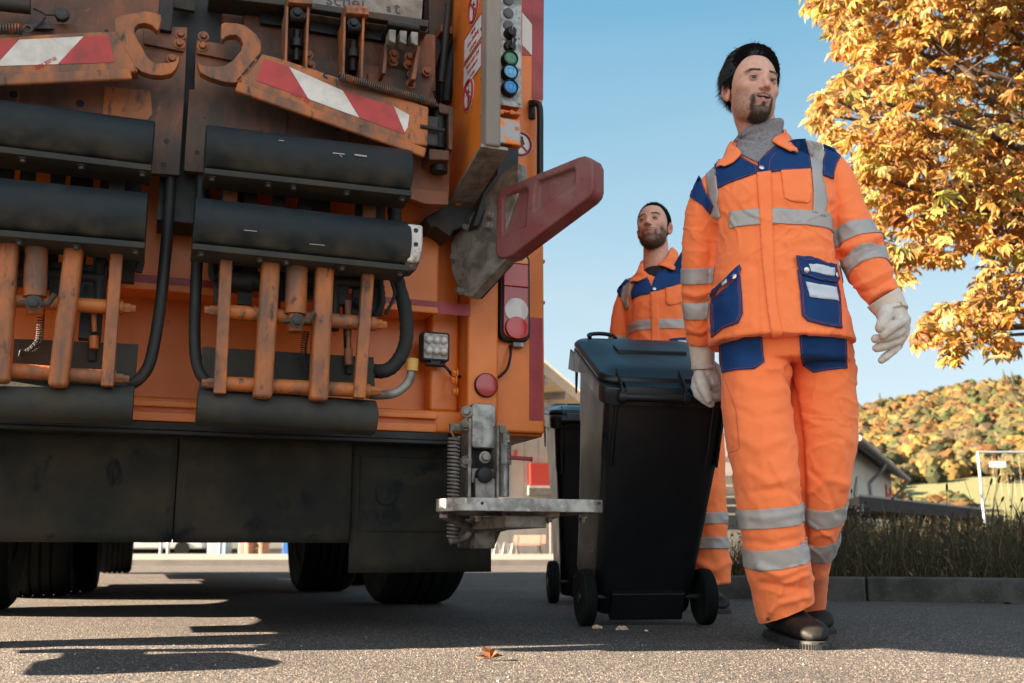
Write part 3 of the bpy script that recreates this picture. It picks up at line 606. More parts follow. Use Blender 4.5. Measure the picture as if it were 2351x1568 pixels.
# --- lower cages ---------------------------------------------------------
YG = -.33
def flat(b, A, B, wpx, y, th=.02):
    a = P(*A, y); c = P(*B, y); b.bar(a, c, tm(wpx, a), th, up=V((0, 1, 0)))
def cage(bars, wides, tubes_, cyl, name_lab):
    for A, B in bars:
        b = MB(); flat(b, A, B, 27, YG, .03); b.build('cage_bar', M['orange_worn'], T, bevel=.004)
    for A, B in wides:
        b = MB(); flat(b, A, B, 41, YG-.005, .06); b.build('cage_beam', M['orange_worn'], T, bevel=.012)
    for A, B in tubes_:
        b = MB(); a = P(*A, YG+.02); c = P(*B, YG+.02); b.cyl(a, c, tm(17.5, a), 20)
        u = (c-a).normalized(); b.cyl(a-u*.02, a+u*.0, tm(12, a), 6); b.cyl(c, c+u*.02, tm(12, a), 6)
        b.cyl(a-u*.035, a-u*.02, tm(9, a), 6); b.cyl(c+u*.02, c+u*.035, tm(9, a), 6)
        b.build('cross_tube', M['orange_worn'], T)
    (x, y0, y1) = cyl; b = MB(); A = P(x, y0, YG+.0); B = P(x-4, y1-40, YG); b.cyl(A, B, tm(25, A), 24); b.cyl(P(x, y0-14, YG), A, tm(17, A), 20); b.cyl(B, P(x-4, y1, YG), tm(18, A), 20)
    b.build('hydraulic_ram', M['orange_worn'], T)
    b = MB(); c = P(x-4, y1-20, YG-.01); b.tube([c+V((-.035, -.02, 0)), c+V((.0, -.03, 0)), c+V((.035, -.03, 0)), c+V((.05, -.03, .03))], .008, 10); b.bolt(c+V((0, -.035, 0)), (0, -1, 0), .014, .01); b.build('ram_fitting', M['dirt_metal'], T)
cage([((520, 585), (504, 905)), ((846, 612), (824, 915))], [((622, 598), (602, 916)), ((745, 608), (730, 922))], [((497, 714), (862, 744)), ((492, 880), (848, 897))], (682, 606, 762), 'r')
cage([((270, 560), (246, 888))], [((172, 562), (133, 890)), ((22, 552), (0, 880)), ((-90, 545), (-115, 870))], [((-120, 678), (282, 707)), ((-140, 838), (266, 868))], (84, 556, 722), 'l')
b = MB()      # extra linkages behind the bars
for A, B, r in (((560, 640), (600, 648), .03), ((770, 600), (765, 760), .018), ((795, 700), (800, 860), .012), ((600, 640), (840, 650), .02), ((500, 640), (580, 648), .03), ((230, 570), (226, 700), .018), ((215, 690), (212, 830), .012), ((20, 620), (240, 640), .02)): b.cyl(P(*A, YG+.09), P(*B, YG+.09), r)
for x0, y0, x1, y1 in ((560, 585, 590, 660), (770, 615, 800, 700), (190, 650, 230, 780), (120, 600, 240, 690), (620, 620, 700, 690)): rect(b, x0, y0, x1, y1, YG+.08, YG+.12)
b.build('lift_linkage', M['dark_metal'], T, bevel=.003, sep=True)
b = MB(); b.cyl(P(798, 690, YG+.05), P(800, 770, YG+.05), .01); b.cyl(P(800, 800, YG+.05), P(801, 838, YG+.05), .013); b.cyl(P(800, 770, YG+.05), P(800, 800, YG+.05), .007); b.cyl(P(216, 720, YG+.05), P(217, 762, YG+.05), .007); b.cyl(P(216, 772, YG+.05), P(216, 800, YG+.05), .013); b.build('spray_nozzle', M['orange_worn'], T, sep=True)
for pts, nn in (([(703, 760), (697, 800), (702, 840), (725, 860), (745, 850)], 26), ([(95, 700), (93, 750), (88, 785), (62, 810), (45, 810)], 26)):
    path = smoothpath([P(*q, YG+.04) for q in pts], 4); b = MB()
    for i in range(len(path)-1): b.helix(path[i], path[i+1], .009, 2, .0018, 4, 8)
    b.build('coiled_cable', M['hose'], T)
# backing plate and lower rubber flap
for pts, fl in (([(466, 796), (858, 820), (862, 905), (455, 905)], [(455, 905), (862, 918), (862, 955), (455, 930)]), ([(-160, 768), (318, 790), (308, 905), (-160, 890)], None)):
    b = MB(); poly(b, pts, -.24, -.225); b.build('backing_plate', M['rubber_dusty'], T, bevel=.002)
def flap(A, B, r):
    b = MB(); a_, b_ = b.frame(B-A); s = -1 if a_.y > 0 else 1
    prof = [(s*math.cos(R(t))*r, math.sin(R(t))*r) for t in range(-70, 60, 10)]+[(s*.0, r*1.25), (-s*.06, r*1.2), (-s*.06, -r)]
    b.extr(A, B, prof); return b.build('lower_rubber_flap', M['rubber_dusty'], T, bevel=.003, smooth=30)
flap(P(452, 935, -.29), P(862, 962, -.29), .046); flap(P(-160, 918, -.29), P(306, 932, -.29), .046)
# U-shaped pipes between the lifters
b = MB(); b.tube(smoothpath([P(392, 395, -.23), P(388, 470, -.23), P(382, 560, -.23), P(368, 700, -.23), P(352, 800, -.23), P(336, 850, -.23), P(305, 880, -.23), P(270, 884, -.2)], 6), tm(13, P(380, 600, -.23)), 14); b.build('guard_pipe', M['dark_metal'], T)
b = MB(); b.tube(smoothpath([P(462, 395, -.23), P(458, 520, -.23), P(450, 650, -.23), P(447, 780, -.23), P(455, 845, -.23), P(480, 880, -.23), P(520, 886, -.2)], 6), tm(13, P(450, 600, -.23)), 14); b.build('guard_pipe', M['dark_metal'], T)
# hoses
b = MB(); b.tube(smoothpath([P(905, 470, -.22), P(908, 560, -.22), P(912, 640, -.22), P(928, 700, -.24), P(934, 760, -.24), P(926, 805, -.24), P(905, 838, -.24), P(880, 852, -.24), P(845, 850, -.2)], 6), [tm(r, P(920, 700, -.24)) for r in [16, 16.5, 15.5, 17, 16]*9+[16]*4][:49], 14); b.build('hydraulic_hose', M['hose'], T)
for pts, r in (([(858, 590), (872, 640), (878, 690), (868, 716), (856, 722)], .011), ([(880, 600), (900, 650), (905, 680), (885, 722)], .006), ([(488, 590), (486, 625), (492, 645)], .012), ([(500, 640), (520, 600), (580, 592)], .009), ([(300, 560), (315, 580), (322, 600), (316, 625)], .014), ([(812, 690), (830, 700), (850, 690)], .012)):
    b = MB(); path = smoothpath([P(*q, -.25) for q in pts], 8); b.tube(path, [r*(1 if i % 2 else .82) for i in range(len(path))], 10); b.build('corrugated_hose', M['hose'], T)
b = MB(); pp = smoothpath([P(830, 900, -.26), P(862, 907, -.28), P(905, 903, -.28), P(932, 884, -.28), P(944, 860, -.28), P(946, 832, -.28)], 6); b.tube(pp, tm(10.5, P(900, 900, -.28)), 14); gp = b.build('bent_pipe', M['galv_dirty'], T)
b = MB(); b.cyl(P(946, 852, -.28), P(948, 824, -.28), tm(13, P(946, 840, -.28))); b.build('yellow_sleeve', M['yellow'], gp)
# --- work lamp -----------------------------------------------------------
YL = .0
c = P(1001, 795, YL); w = tm(33, c)
b = MB(); b.prism([c+V((p[0], 0, p[1])) for p in rrect(-w, -w*1.03, w, w*1.03, w*.2)], (0, .05, 0)); wl_ = b.build('work_lamp', M['black'], T, bevel=.005)
b = MB(); b.prism([c+V((p[0], -.002, p[1])) for p in rrect(-w*.86, -w*.88, w*.86, w*.88, w*.12)], (0, .004, 0)); b.build('reflector_plate', M['galv'], wl_)
for i in range(3):
    for j in range(2):
        b = MB(); q = c+V(((i-1)*w*.53, -.002, (j-.42)*w*.76)); b.lathe(q, (0, -1, 0), [(w*.3, 0), (w*.29, .006), (w*.22, .012), (w*.1, .0145)], 24); b.build('lamp_lens', M['clear'], wl_)
b = MB(); b.box(c+V((-.02, .0, -w*1.35)), c+V((.02, .03, -w))); b.cyl(c+V((-.032, .01, -w*1.25)), c+V((.036, .01, -w*1.25)), .008); b.build('lamp_bracket', M['black'], wl_, bevel=.003)
b = MB(); b.tube(smoothpath([P(1018, 838, .01), P(1030, 850, .0), P(1040, 862, .02), P(1066, 866, .03)], 6), .005, 8); b.build('lamp_cable', M['black'], wl_)
# --- tail light -----------------------------------------------------------
a = P(1147, 575, -.03); e = P(1217, 787, -.03); cx_ = (a.x+e.x)/2; cz_ = (a.z+e.z)/2; hw = (e.x-a.x)/2; hh = (a.z-e.z)/2
def ob(sc_, yo, dep, m, name, par, z0=None, z1=None, bev=0):
    pts = rrect(-hw*sc_, -hh*(1-(1-sc_)*.35), hw*sc_, hh*(1-(1-sc_)*.35), hw*.55*sc_, 6)
    if z0 is not None:
        z0_, z1_ = z0*hh, z1*hh; q = []
        for i in range(len(pts)):
            p0, p1 = pts[i], pts[(i+1) % len(pts)]
            if z0_ <= p0[1] <= z1_: q.append(p0)
            for zz in (z0_, z1_):
                if (p0[1]-zz)*(p1[1]-zz) < 0: t = (zz-p0[1])/(p1[1]-p0[1]); q.append((p0[0]+(p1[0]-p0[0])*t, zz))
        pts = sorted(q, key=lambda p: math.atan2(p[1]-(z0_+z1_)/2, p[0]))
    b = MB(); b.prism([V((cx_+p[0], yo, cz_+p[1])) for p in pts], (0, dep, 0)); return b.build(name, m, par, bevel=bev)
tlg = ob(1, -.035, .035, M['black'], 'tail_light', T, bev=.006)
ob(.82, -.045, .012, M['amber'], 'amber_lens', tlg, .72, .99, .004)
ob(.82, -.045, .012, M['red_plastic'], 'red_lens', tlg, .2, .715, .004)
ob(.82, -.045, .012, M['red_dark'], 'red_lens', tlg, -.98, .195, .004)
q = V((cx_, -.046, cz_-hh*.33)); b = MB(); b.lathe(q, (0, -1, 0), [(hw*.78, 0), (hw*.76, .004), (hw*.4, .008)], 32); b.build('reversing_lens', M['clear'], tlg)
q = V((cx_-.001, -.0525, cz_-hh*.72)); b = MB(); b.lathe(q, (0, -1, 0), [(hw*.7, 0), (hw*.68, .004), (hw*.3, .007)], 32); b.build('fog_lens', M['red_plastic'], tlg)
b = MB(); b.box((cx_-.005, -.03, cz_-hh-.018), (cx_+.035, .0, cz_-hh)); b.build('light_foot', M['galv'], tlg, bevel=.002)
b = MB(); b.tube(smoothpath([P(1172, 793, -.01), P(1172, 815, -.03), P(1165, 845, -.03), P(1150, 862, -.02), P(1142, 866, -.02)], 6), .005, 8); b.build('light_cable', M['black'], tlg)
# round reflector
c = P(1115, 885, -.05); r = tm(28, c); b = MB(); b.lathe(c, (0, -1, 0), [(r, 0), (r, .01), (r*.94, .014), (r*.9, .012)], 36); rf = b.build('round_reflector', M['black'], T)
b = MB(); b.lathe(c+V((0, -.008, 0)), (0, -1, 0), [(r*.93, 0), (r*.92, .005), (r*.7, .008)], 36); b.build('reflector_lens', M['red_dark'], rf)
# --- buffer arm with red pad -----------------------------------------------
A0 = P(1040, 600, -.1); B0 = P(1387, 400, -.62); nn = (B0-A0).cross(V((0, 0, 1))).normalized()
if nn.y > 0: nn = -nn
def tp_(px, py, off=0):
    d = MTI.to_3x3() @ ray(px, py); t = (A0+nn*off-TC0).dot(nn)/d.dot(nn); return TC0+d*t
b = MB(); b.prism([tp_(*q) for q in ((1033, 560), (1060, 520), (1130, 430), (1150, 400), (1190, 372), (1192, 440), (1150, 560), (1180, 575), (1090, 672), (1080, 683), (1056, 676), (1035, 620))], -nn*.05); b.build('buffer_bracket', M['galv_dirty'], T, bevel=.006)
b = MB(); b.prism([tp_(*q, -.045) for q in ((1075, 668), (1160, 588), (1170, 600), (1095, 684))], -nn*.03); b.build('buffer_bracket', M['black'], T, bevel=.004)
outer = [(a_-26*(a_-1137)/250, c_) for a_, c_ in [(1140, 448), (1148, 435), (1165, 428), (1350, 360), (1365, 357), (1380, 362), (1387, 376), (1387, 430), (1383, 443), (1372, 455), (1175, 588), (1158, 592), (1142, 590), (1137, 580)]]
def pocket(l): return [tp_(*q, .012) for q in l]
b = MB(); PO = [tp_(*q, .012) for q in outer]
pk = [[(a_-26*(a_-1137)/250, c_) for a_, c_ in l_] for l_ in [[(1156, 458), (1164, 447), (1215, 427), (1220, 436), (1214, 520), (1160, 541), (1156, 535)], [(1238, 426), (1245, 414), (1338, 383), (1342, 388), (1340, 420), (1240, 486), (1235, 480)]]]
from mathutils.geometry import delaunay_2d_cdt
def holed(b, outer, holes, f3, front_off, depth_v):
    v2 = [V(q) for q in outer]; faces_in = [list(range(len(outer)))]
    es = [(i, (i+1) % len(outer)) for i in range(len(outer))]
    for h in holes:
        s = len(v2); v2 += [V(q) for q in h]; es += [(s+i, s+(i+1) % len(h)) for i in range(len(h))]
    vv, ee, ff, *_ = delaunay_2d_cdt(v2, es, [], 1, 1e-4)
    def inside(p, pl):
        c_ = False
        for i in range(len(pl)):
            (x1, y1), (x2, y2) = pl[i], pl[i-1]
            if (y1 > p[1]) != (y2 > p[1]) and p[0] < (x2-x1)*(p[1]-y1)/(y2-y1)+x1: c_ = not c_
        return c_
    keep = []
    for f in ff:
        c_ = sum((vv[i] for i in f), V((0, 0)))/len(f)
        if not any(inside(c_, h) for h in holes): keep.append(f)
    b.add([f3(p, 0) for p in vv], keep)
    n = len(outer); o_ = [f3(p, 0) for p in outer]; b.add(o_+[p+depth_v for p in o_], [(i, (i+1) % n, (i+1) % n+n, i+n) for i in range(n)]+[tuple(range(n, 2*n))])
    for h in holes:
        m_ = len(h); cx = sum(p[0] for p in h)/m_; cy = sum(p[1] for p in h)/m_
        top = [f3(p, 0) for p in h]; bot = [f3((cx+(p[0]-cx)*.88, cy+(p[1]-cy)*.86), 0)+depth_v*.28 for p in h]
        b.add(top+bot, [(i, (i+1) % m_, (i+1) % m_+m_, i+m_) for i in range(m_)]+[tuple(range(m_, 2*m_))])
holed(b, outer, pk, lambda p, o: tp_(p[0], p[1], .012), 0, -nn*.07)
o = b.build('red_buffer_pad', M['red_rubber'], T)
bm = bmesh.new(); bm.from_mesh(o.data); bmesh.ops.remove_doubles(bm, verts=bm.verts, dist=1e-5); bmesh.ops.recalc_face_normals(bm, faces=bm.faces); bm.to_mesh(o.data); bm.free()
bv = o.modifiers.new('bevel', 'BEVEL'); bv.width = .007; bv.segments = 3; bv.limit_method = 'ANGLE'; bv.angle_limit = R(40); o.modifiers.new('wn', 'WEIGHTED_NORMAL')
b = MB()
for q in ((1128, 496), (1126, 520), (1072, 523), (1045, 592), (1057, 668)): b.bolt(tp_(*q), nn, .01, .016)
b.build('bracket_bolt', M['galv_dirty'], T, sep=True)
b = MB(); b.cyl(tp_(1172, 404, -.03), tp_(1186, 398, -.03), .022); b.build('buffer_joint', M['red_rubber'], T)
b = MB(); b.prism([P(x, y, -.22) for x, y in ((1146, 338), (1192, 340), (1190, 395), (1150, 440), (1120, 470), (1100, 520), (1085, 520), (1110, 440), (1140, 400))], (0, .1, 0)); b.build('joint_cover', M['dark_metal'], T, bevel=.006, sep=True)
b = MB(); b.prism([P(x, y, -.16) for x, y in ((1010, 480), (1060, 440), (1100, 500), (1085, 512), (1040, 530), (1035, 545), (1000, 520), (990, 525), (975, 500))], (0, .12, 0)); b.build('joint_cover', M['dark_metal'], T, bevel=.006, sep=True)
# --- rear step -------------------------------------------------------------
b = MB(); q0 = P(1083, 925, -.1); q1 = P(1139, 1030, -.1)
b.prism([V((p[0], -.1, p[1])) for p in rrect(q0.x, q1.z, q1.x, q0.z, .012)], (0, .05, 0)); 
b.build('step_post', M['galv'], T, bevel=.006)
b = MB(); rect(b, 1076, 960, 1082, 1142, -.13, -.04); rect(b, 1141, 975, 1147, 1142, -.13, -.04); rect(b, 1083, 1075, 1139, 1110, -.1, -.06); b.build('step_side_plate', M['galv_dirty'], T, bevel=.003, sep=True)
b = MB(); rect(b, 1083, 1030, 1140, 1140, -.05, -.02); b.build('step_back_plate', M['dark_metal'], T)
b = MB(); c = P(1108, 1092, -.1); b.lathe(c, (0, -1, 0), [(.028, 0), (.026, .03), (.02, .034)], 24); b.build('rubber_stop', M['black'], T)
b = MB(); b.cyl(P(1068, 985, -.09), P(1090, 985, -.09), .009)
for px, py in ((1072, 945), (1070, 975), (1070, 1060), (1113, 1050)): b.bolt(P(px, py, -.11), (0, -1, 0) if px > 1100 else (-.5, -1, 0), .014, .014)
rect(b, 1034, 972, 1068, 990, -.1, -.085); rect(b, 1148, 976, 1163, 994, -.08, -.07); b.build('step_bolt', M['galv_dirty'], T, bevel=.001, sep=True)
b = MB(); b.helix(P(1042, 1003, -.11), P(1040, 1235, -.11), tm(13, P(1040, 1100, -.11)), 27, .0038, 6, 12); b.tube(smoothpath([P(1042, 1003, -.11), P(1036, 990, -.11), P(1042, 980, -.11)], 4), .0035, 6); b.build('return_spring', M['galv_dirty'], T)
ZS = .41
def S(px, py, z=ZS): return tl(px, py, z=z)
fy = -.6
fl_ = tl(1052, 1145, y=fy); frr = tl(1396, 1145, y=fy)
pl = [V((fl_.x+.04, fy, ZS)), V((frr.x-.05, fy, ZS))]+[V((frr.x-.05+.05*math.sin(R(t)), fy+.05-.05*math.cos(R(t)), ZS)) for t in (30, 60, 90)]+[V((frr.x, -.3, ZS)), V((frr.x-.05, -.22, ZS)), V((-.42, -.2, ZS)), V((-.45, -.25, ZS)), V((fl_.x-.03, fy+.12, ZS)), V((fl_.x, fy+.03, ZS))]
b = MB(); b.prism([p+V((0, 0, -.006)) for p in pl], (0, 0, .006))
n = len(pl); cc = sum(pl, V())/n
inn = [p+(cc-p).normalized()*.012 for p in pl]
b.add(pl+[p+V((0, 0, -.037)) for p in pl]+[p+V((0, 0, -.037)) for p in inn]+[p+V((0, 0, -.006)) for p in inn], [(i, (i+1) % n, (i+1) % n+n, i+n) for i in range(n)]+[(i+n, (i+1) % n+n, (i+1) % n+2*n, i+2*n) for i in range(n)]+[(i+2*n, (i+1) % n+2*n, (i+1) % n+3*n, i+3*n) for i in range(n)])
sp = b.build('step_plate', M['galv'], T, bevel=.003)
b = MB()
for px in (1107, 1376): c = tl(px, 1152, y=fy); b.lathe(c+V((0, .001, -.004)), (0, -1, 0), [(.0045, 0), (.0045, .002)], 12)
b.build('rim_hole', M['black'], sp, sep=True)
b = MB(); b.box((-.33, -.5, .33), (-.2, -.1, .366)); b.prism([V((-.33, -.1, .33)), V((-.2, -.1, .33)), V((-.2, -.02, .27)), V((-.33, -.02, .27))], (0, 0, .035)); b.box((-.3, -.46, .362), (-.14, -.38, .404)); b.build('step_bracket', M['galv_dirty'], T, bevel=.004)
b = MB(); b.bar((-.46, -.3, .372), (-.3, -.12, .33), .03, .02); b.bar((-.1, -.34, .372), (-.22, -.12, .33), .02, .012); b.bar((-.3, -.44, .37), (-.27, -.3, .34), .03, .015); b.build('step_strut', M['galv_dirty'], T, bevel=.003, sep=True)
b = MB()
for x, y in ((-.38, -.4), (-.16, -.42), (-.05, -.42), (-.12, -.3), (-.3, -.33)): b.bolt((x, y, .366), (0, 0, -1), .01, .014)
b.build('step_bolt', M['galv_dirty'], T, sep=True)
b = MB(); b.tube(smoothpath([P(1032, 1243, -.11), P(1040, 1240, -.11), P(1062, 1238, -.1), P(1078, 1222, -.1), P(1080, 1195, -.1)], 5), .012, 10); b.build('step_hook', M['galv_dirty'], T)
b = MB(); b.box((-.3, -.12, .27), (-.23, -.05, .5)); b.build('step_arm', M['galv_dirty'], T, bevel=.004)
# drain valve with red lever
b = MB(); c0 = P(1158, 975, .02); c1_ = P(1157, 1140, .02); b.cyl(c0, c1_, tm(12, c0), 16); b.cyl(P(1158, 1022, .02), P(1158, 1066, .02), tm(17, c0), 8); b.cyl(P(1158, 1000, .02), P(1158, 1016, .02), tm(15, c0), 6); vv_ = b.build('drain_valve', M['galv'], T)
b = MB(); b.bar(P(1168, 1050, .0), P(1220, 1054, .0), .008, .014, up=V((0, 0, 1))); b.cyl(P(1218, 1054, .002), P(1222, 1054, .002), .009); b.build('valve_lever', M['red_tape'], vv_, bevel=.004)
b = MB(); poly(b, [(1147, 955), (1180, 962), (1186, 985), (1178, 1000), (1165, 1005), (1148, 998)], .03, .2); b.build('drain_spout', M['orange_dirty'], T, bevel=.004)
# --- rubber skirts ----------------------------------------------------------
ys = .06
zt = .63; zb_ = P(700, 1246, ys).z
xs = [P(px, 1100, ys).x for px in (-400, -55, 405, 806, 1130)]
for i in range(4):
    b = MB(); zz = zb_ if i < 3 else P(1000, 1314, ys).z; NX, NZ = 18, 10
    x0, x1 = xs[i]+.002, xs[i+1]-.002; vs_ = []
    for k in range(NZ+1):
        for j in range(NX+1):
            x = x0+(x1-x0)*j/NX; z = zt+(zz-zt)*k/NZ
            yo = ys+.006*math.sin(3*x+i*2+z*5)*(k/NZ)+.003*noise.noise(V((x*6, z*6, i)))*(k/NZ)
            vs_.append(V((x, yo+(.012 if i == 3 else 0), z)))
    b.add(vs_, [(k*(NX+1)+j, k*(NX+1)+j+1, (k+1)*(NX+1)+j+1, (k+1)*(NX+1)+j) for k in range(NZ) for j in range(NX)])
    o = b.build('rubber_skirt', M['skirt'], T); so = o.modifiers.new('solid', 'SOLIDIFY'); so.thickness = .012; so.offset = -1
    b = MB(); fr_ = [V((x0+.03, ys-.006, zt-.05)), V((x1-.03, ys-.006, zt-.05)), V((x1-.03, ys-.004, max(zz, .3)+.03)), V((x0+.03, ys-.004, max(zz, .3)+.03))]
    for q in range(4): b.bar(fr_[q], fr_[(q+1) % 4], .002, .004)
    b.lathe(V((x0+.12, ys-.008, .45)), (0, 1, 0), [(.035, 0), (.033, .004)], 28); b.build('moulded_rib', M['skirt'], o)
b = MB(); b.box((-2.5, .08, .3), (-.4, .3, .335)); b.build('skirt_rail', M['black'], T)
# --- wheels -------------------------------------------------------------------
def wheel(wx, wy, r=.5, w=.36):
    c = MTI @ V((wx, wy, r)); b = MB(); h = w/2
    prof = [(r*.56, -h*.8), (r*.8, -h), (r*.93, -h*.98), (r*.975, -h*.88), (r*.995, -h*.7)]
    for k in range(-2, 3):
        x = k*h*.3; prof += [(r, x-h*.11), (r, x+h*.09), (r*.975, x+h*.11), (r*.975, x+h*.17)] if k < 2 else [(r, x-h*.11), (r, x+h*.1)]
    prof += [(r*.975, h*.88), (r*.93, h*.98), (r*.8, h), (r*.56, h*.8)]
    b.lathe(c, (1, 0, 0), prof, 64); wo = b.build('wheel', M['tyre'], T, smooth=30)
    b = MB(); b.lathe(c, (1, 0, 0), [(.05, -h*.55), (r*.3, -h*.6), (r*.34, -h*.3), (r*.5, -h*.35), (r*.57, -h*.85), (r*.58, h*.85), (r*.5, h*.4), (r*.34, h*.3), (r*.3, h*.6), (.05, h*.6)], 36); b.build('rim', M['dirt_metal'], wo)
    return c
for px, py in ((940, 1386), (736, 1357), (150, 1361), (262, 1316), (18, 1352), (826, 1342)):
    g_ = atz(px, py, 0); 
    wheel(g_.x, g_.y+.02, .5, .385 if px == 940 else .36)
wheel(-2.42, 4.55, .5, .385); wheel(-2.75, 5.95, .5, .36)
b = MB()
for y in (1.35, 2.95, 6.4): b.cyl((-2.2, y, .5), (-.3, y, .5), .06); b.lathe(V((-1.25, y, .5)), (1, 0, 0), [(.06, -.2), (.17, -.08), (.17, .08), (.06, .2)], 20)
b.build('axle', M['dark_metal'], T)
b = MB()
for x0, y0, x1, y1 in ((-2.45, .75, -1.95, 1.95), (-.58, .75, -.05, 1.95), (-2.45, 2.4, -1.95, 3.5), (-.58, 2.4, -.05, 3.5)):
    for k in range(8):
        t0, t1 = R(180*k/8), R(180*(k+1)/8); cy = (y0+y1)/2; ry = (y1-y0)/2
        b.bar((x0/2+x1/2, cy-ry*math.cos(t0), .52+.1*math.sin(t0)+(.04)), (x0/2+x1/2, cy-ry*math.cos(t1), .52+.1*math.sin(t1)+.04), x1-x0, .006)
b.build('mudguard', M['black'], T, sep=True)

# the same buffer and step on the truck's left side, outside the frame but throwing shade across the yard
for o in [q for q in T.children if q.name.split('.')[0] in ('buffer_bracket', 'red_buffer_pad', 'step_plate', 'step_bracket', 'step_post', 'step_side_plate', 'return_spring', 'step_arm', 'tail_light', 'round_reflector', 'grab_handle', 'work_lamp')]:
    c = o.copy(); COL.objects.link(c); c.parent = T; c.scale = (-1, 1, 1); c.location = (-2.5, 0, 0)
    for ch in o.children: e = ch.copy(); COL.objects.link(e); e.parent = c
# ================================================================== WHEELED BINS
M['bin'] = mat('black_bin_plastic', (.006, .0075, .009), .34, 0, (.0095, .0105, .0115), 4, .5, .7, bump=.12, bscale=260, dist=.001, rvar=.08, spec=.35)
M['bin_scuffed'] = mat('bin_plastic_scuffed', (.01, .014, .018), .33, 0, (.028, .032, .035), 3, .55, .75, bump=.2, bscale=14, stretch=(3, 3, .5))
def ringrect(xh, y0, y1, z, r, n=5): return [V((p[0], p[1], z)) for p in rrect(-xh, y0, xh, y1, r, n)]
def loft(b, rings, caps=True):
    n = len(rings[0]); k = len(rings)
    fs = [(i*n+j, i*n+(j+1) % n, (i+1)*n+(j+1) % n, (i+1)*n+j) for i in range(k-1) for j in range(n)]
    if caps: fs += [tuple(reversed(range(n))), tuple(range((k-1)*n, k*n))]
    b.add([p for r in rings for p in r], fs)
def make_bin(label):
    root = empty('wheeled_bin', (0, 0, 0), 0, label, 'bin', 'black wheeled bins pulled by the workers')
    b = MB()
    loft(b, [ringrect(.175, .03, .39, .03, .045), ringrect(.18, .02, .4, .05, .05), ringrect(.186, .012, .412, .2, .055), ringrect(.2, .0, .445, .5, .055), ringrect(.207, -.002, .458, .62, .055), ringrect(.211, -.002, .462, .64, .055), ringrect(.222, -.004, .49, .86, .055)])
    b.box((-.135, -.012, .03), (.135, .03, .135))
    for x in (-.19, .15, .19): b.box((x-.004, -.014, .62), (x+.004, .01, .86))
    b.build('bin_body', M['bin'], root, bevel=.004)
    b = MB(); loft(b, [ringrect(.222, -.01, .49, .84, .05), ringrect(.243, -.022, .515, .842, .06), ringrect(.247, -.026, .52, .885, .062), ringrect(.246, -.026, .52, .905, .062), ringrect(.225, .0, .5, .907, .05)]); b.prism([V((-.247, .2, .885)), V((-.247, .53, .885)), V((-.247, .535, .8)), V((-.247, .44, .82))], (.008, 0, 0))
    b.prism([V((.239, .2, .885)), V((.239, .53, .885)), V((.239, .535, .8)), V((.239, .44, .82))], (.008, 0, 0))
    b.prism([V((-.225, .5, .86)), V((-.225, .535, .86)), V((-.225, .47, .72))], (.01, 0, 0)); b.prism([V((.215, .5, .86)), V((.215, .535, .86)), V((.215, .47, .72))], (.01, 0, 0))
    b.build('bin_rim', M['bin_scuffed'], root, bevel=.005)
    b = MB(); loft(b, [ringrect(.243, .01, .53, .906, .07, 8), ringrect(.246, .008, .535, .92, .07, 8), ringrect(.236, .018, .525, .932, .065, 8), ringrect(.205, .055, .49, .939, .055, 8), ringrect(.19, .075, .47, .946, .05, 8), ringrect(.15, .11, .42, .95, .05, 8), ringrect(.1, .16, .36, .951, .04, 8)])
    b.extr(V((-.17, -.005, .9)), V((.2, -.005, .9)), [(-.03, -.012), (.03, -.012), (.02, .012), (-.015, .02), (-.045, .035), (-.06, .035)], up=V((0, 0, 1)))
    b.extr(V((-.13, .3, .954)), V((.13, .3, .954)), [(-.05, -.012), (.05, -.012), (.035, .006), (-.035, .006)])
    lid = b.build('lid', M['bin'], root, bevel=.004)
    for x in (-.185, .035, .135, .205):
        b = MB(); b.prism([V((x-.004, .06, .952)), V((x-.004, -.01, .93)), V((x-.004, -.045, .91)), V((x-.004, -.062, .89)), V((x-.004, -.064, .868)), V((x-.004, -.045, .856)), V((x-.004, -.02, .865)), V((x-.004, .0, .9)), V((x-.004, .04, .93))], (.008, 0, 0)); b.cyl(V((x-.012, -.046, .882)), V((x+.012, -.046, .882)), .021, 20); b.build('lid_hinge', M['bin'], lid, bevel=.002)
    b = MB(); b.cyl(V((-.2, -.046, .882)), V((.245, -.046, .882)), .0135, 18); b.build('handle_bar', M['bin'], root)
    for x in (-.13,):
        b = MB(); b.tube(smoothpath([V((x-.05, .5, .94)), V((x-.045, .53, .944)), V((x, .535, .948)), V((x+.045, .53, .944)), V((x+.05, .5, .94))], 5), .008, 10); b.build('lid_handle', M['bin'], lid)
    b = MB(); b.cyl(V((-.225, .03, .1)), V((.225, .03, .1)), .0095, 14); b.build('axle', M['dark_metal'], root)
    for sx in (-1, 1):
        c = V((sx*.222, .03, .1)); b = MB()
        b.lathe(c, (sx, 0, 0), [(.062, -.02), (.09, -.024), (.0975, -.02), (.0995, -.014), (.0975, -.012), (.1, -.01), (.1, -.004), (.0975, -.002), (.1, 0), (.1, .006), (.0975, .008), (.0995, .012), (.0975, .02), (.09, .024), (.062, .02)], 48)
        w = b.build('wheel', M['tyre'], root, smooth=50)
        b = MB(); b.lathe(c, (sx, 0, 0), [(.01, -.022), (.02, -.022), (.022, -.008), (.055, -.006), (.06, -.02), (.064, -.02), (.064, .02), (.06, .02), (.055, .008), (.022, .01), (.02, .026), (.01, .026)], 36)
        for k in range(8):
            th = k*math.pi/4; d = V((0, math.cos(th), math.sin(th))); b.bar(c+d*.02+V((sx*.01, 0, 0)), c+d*.058+V((sx*.01, 0, 0)), .012, .006, up=V((1, 0, 0)))
        b.build('wheel_rim', M['bin'], w)
    return root
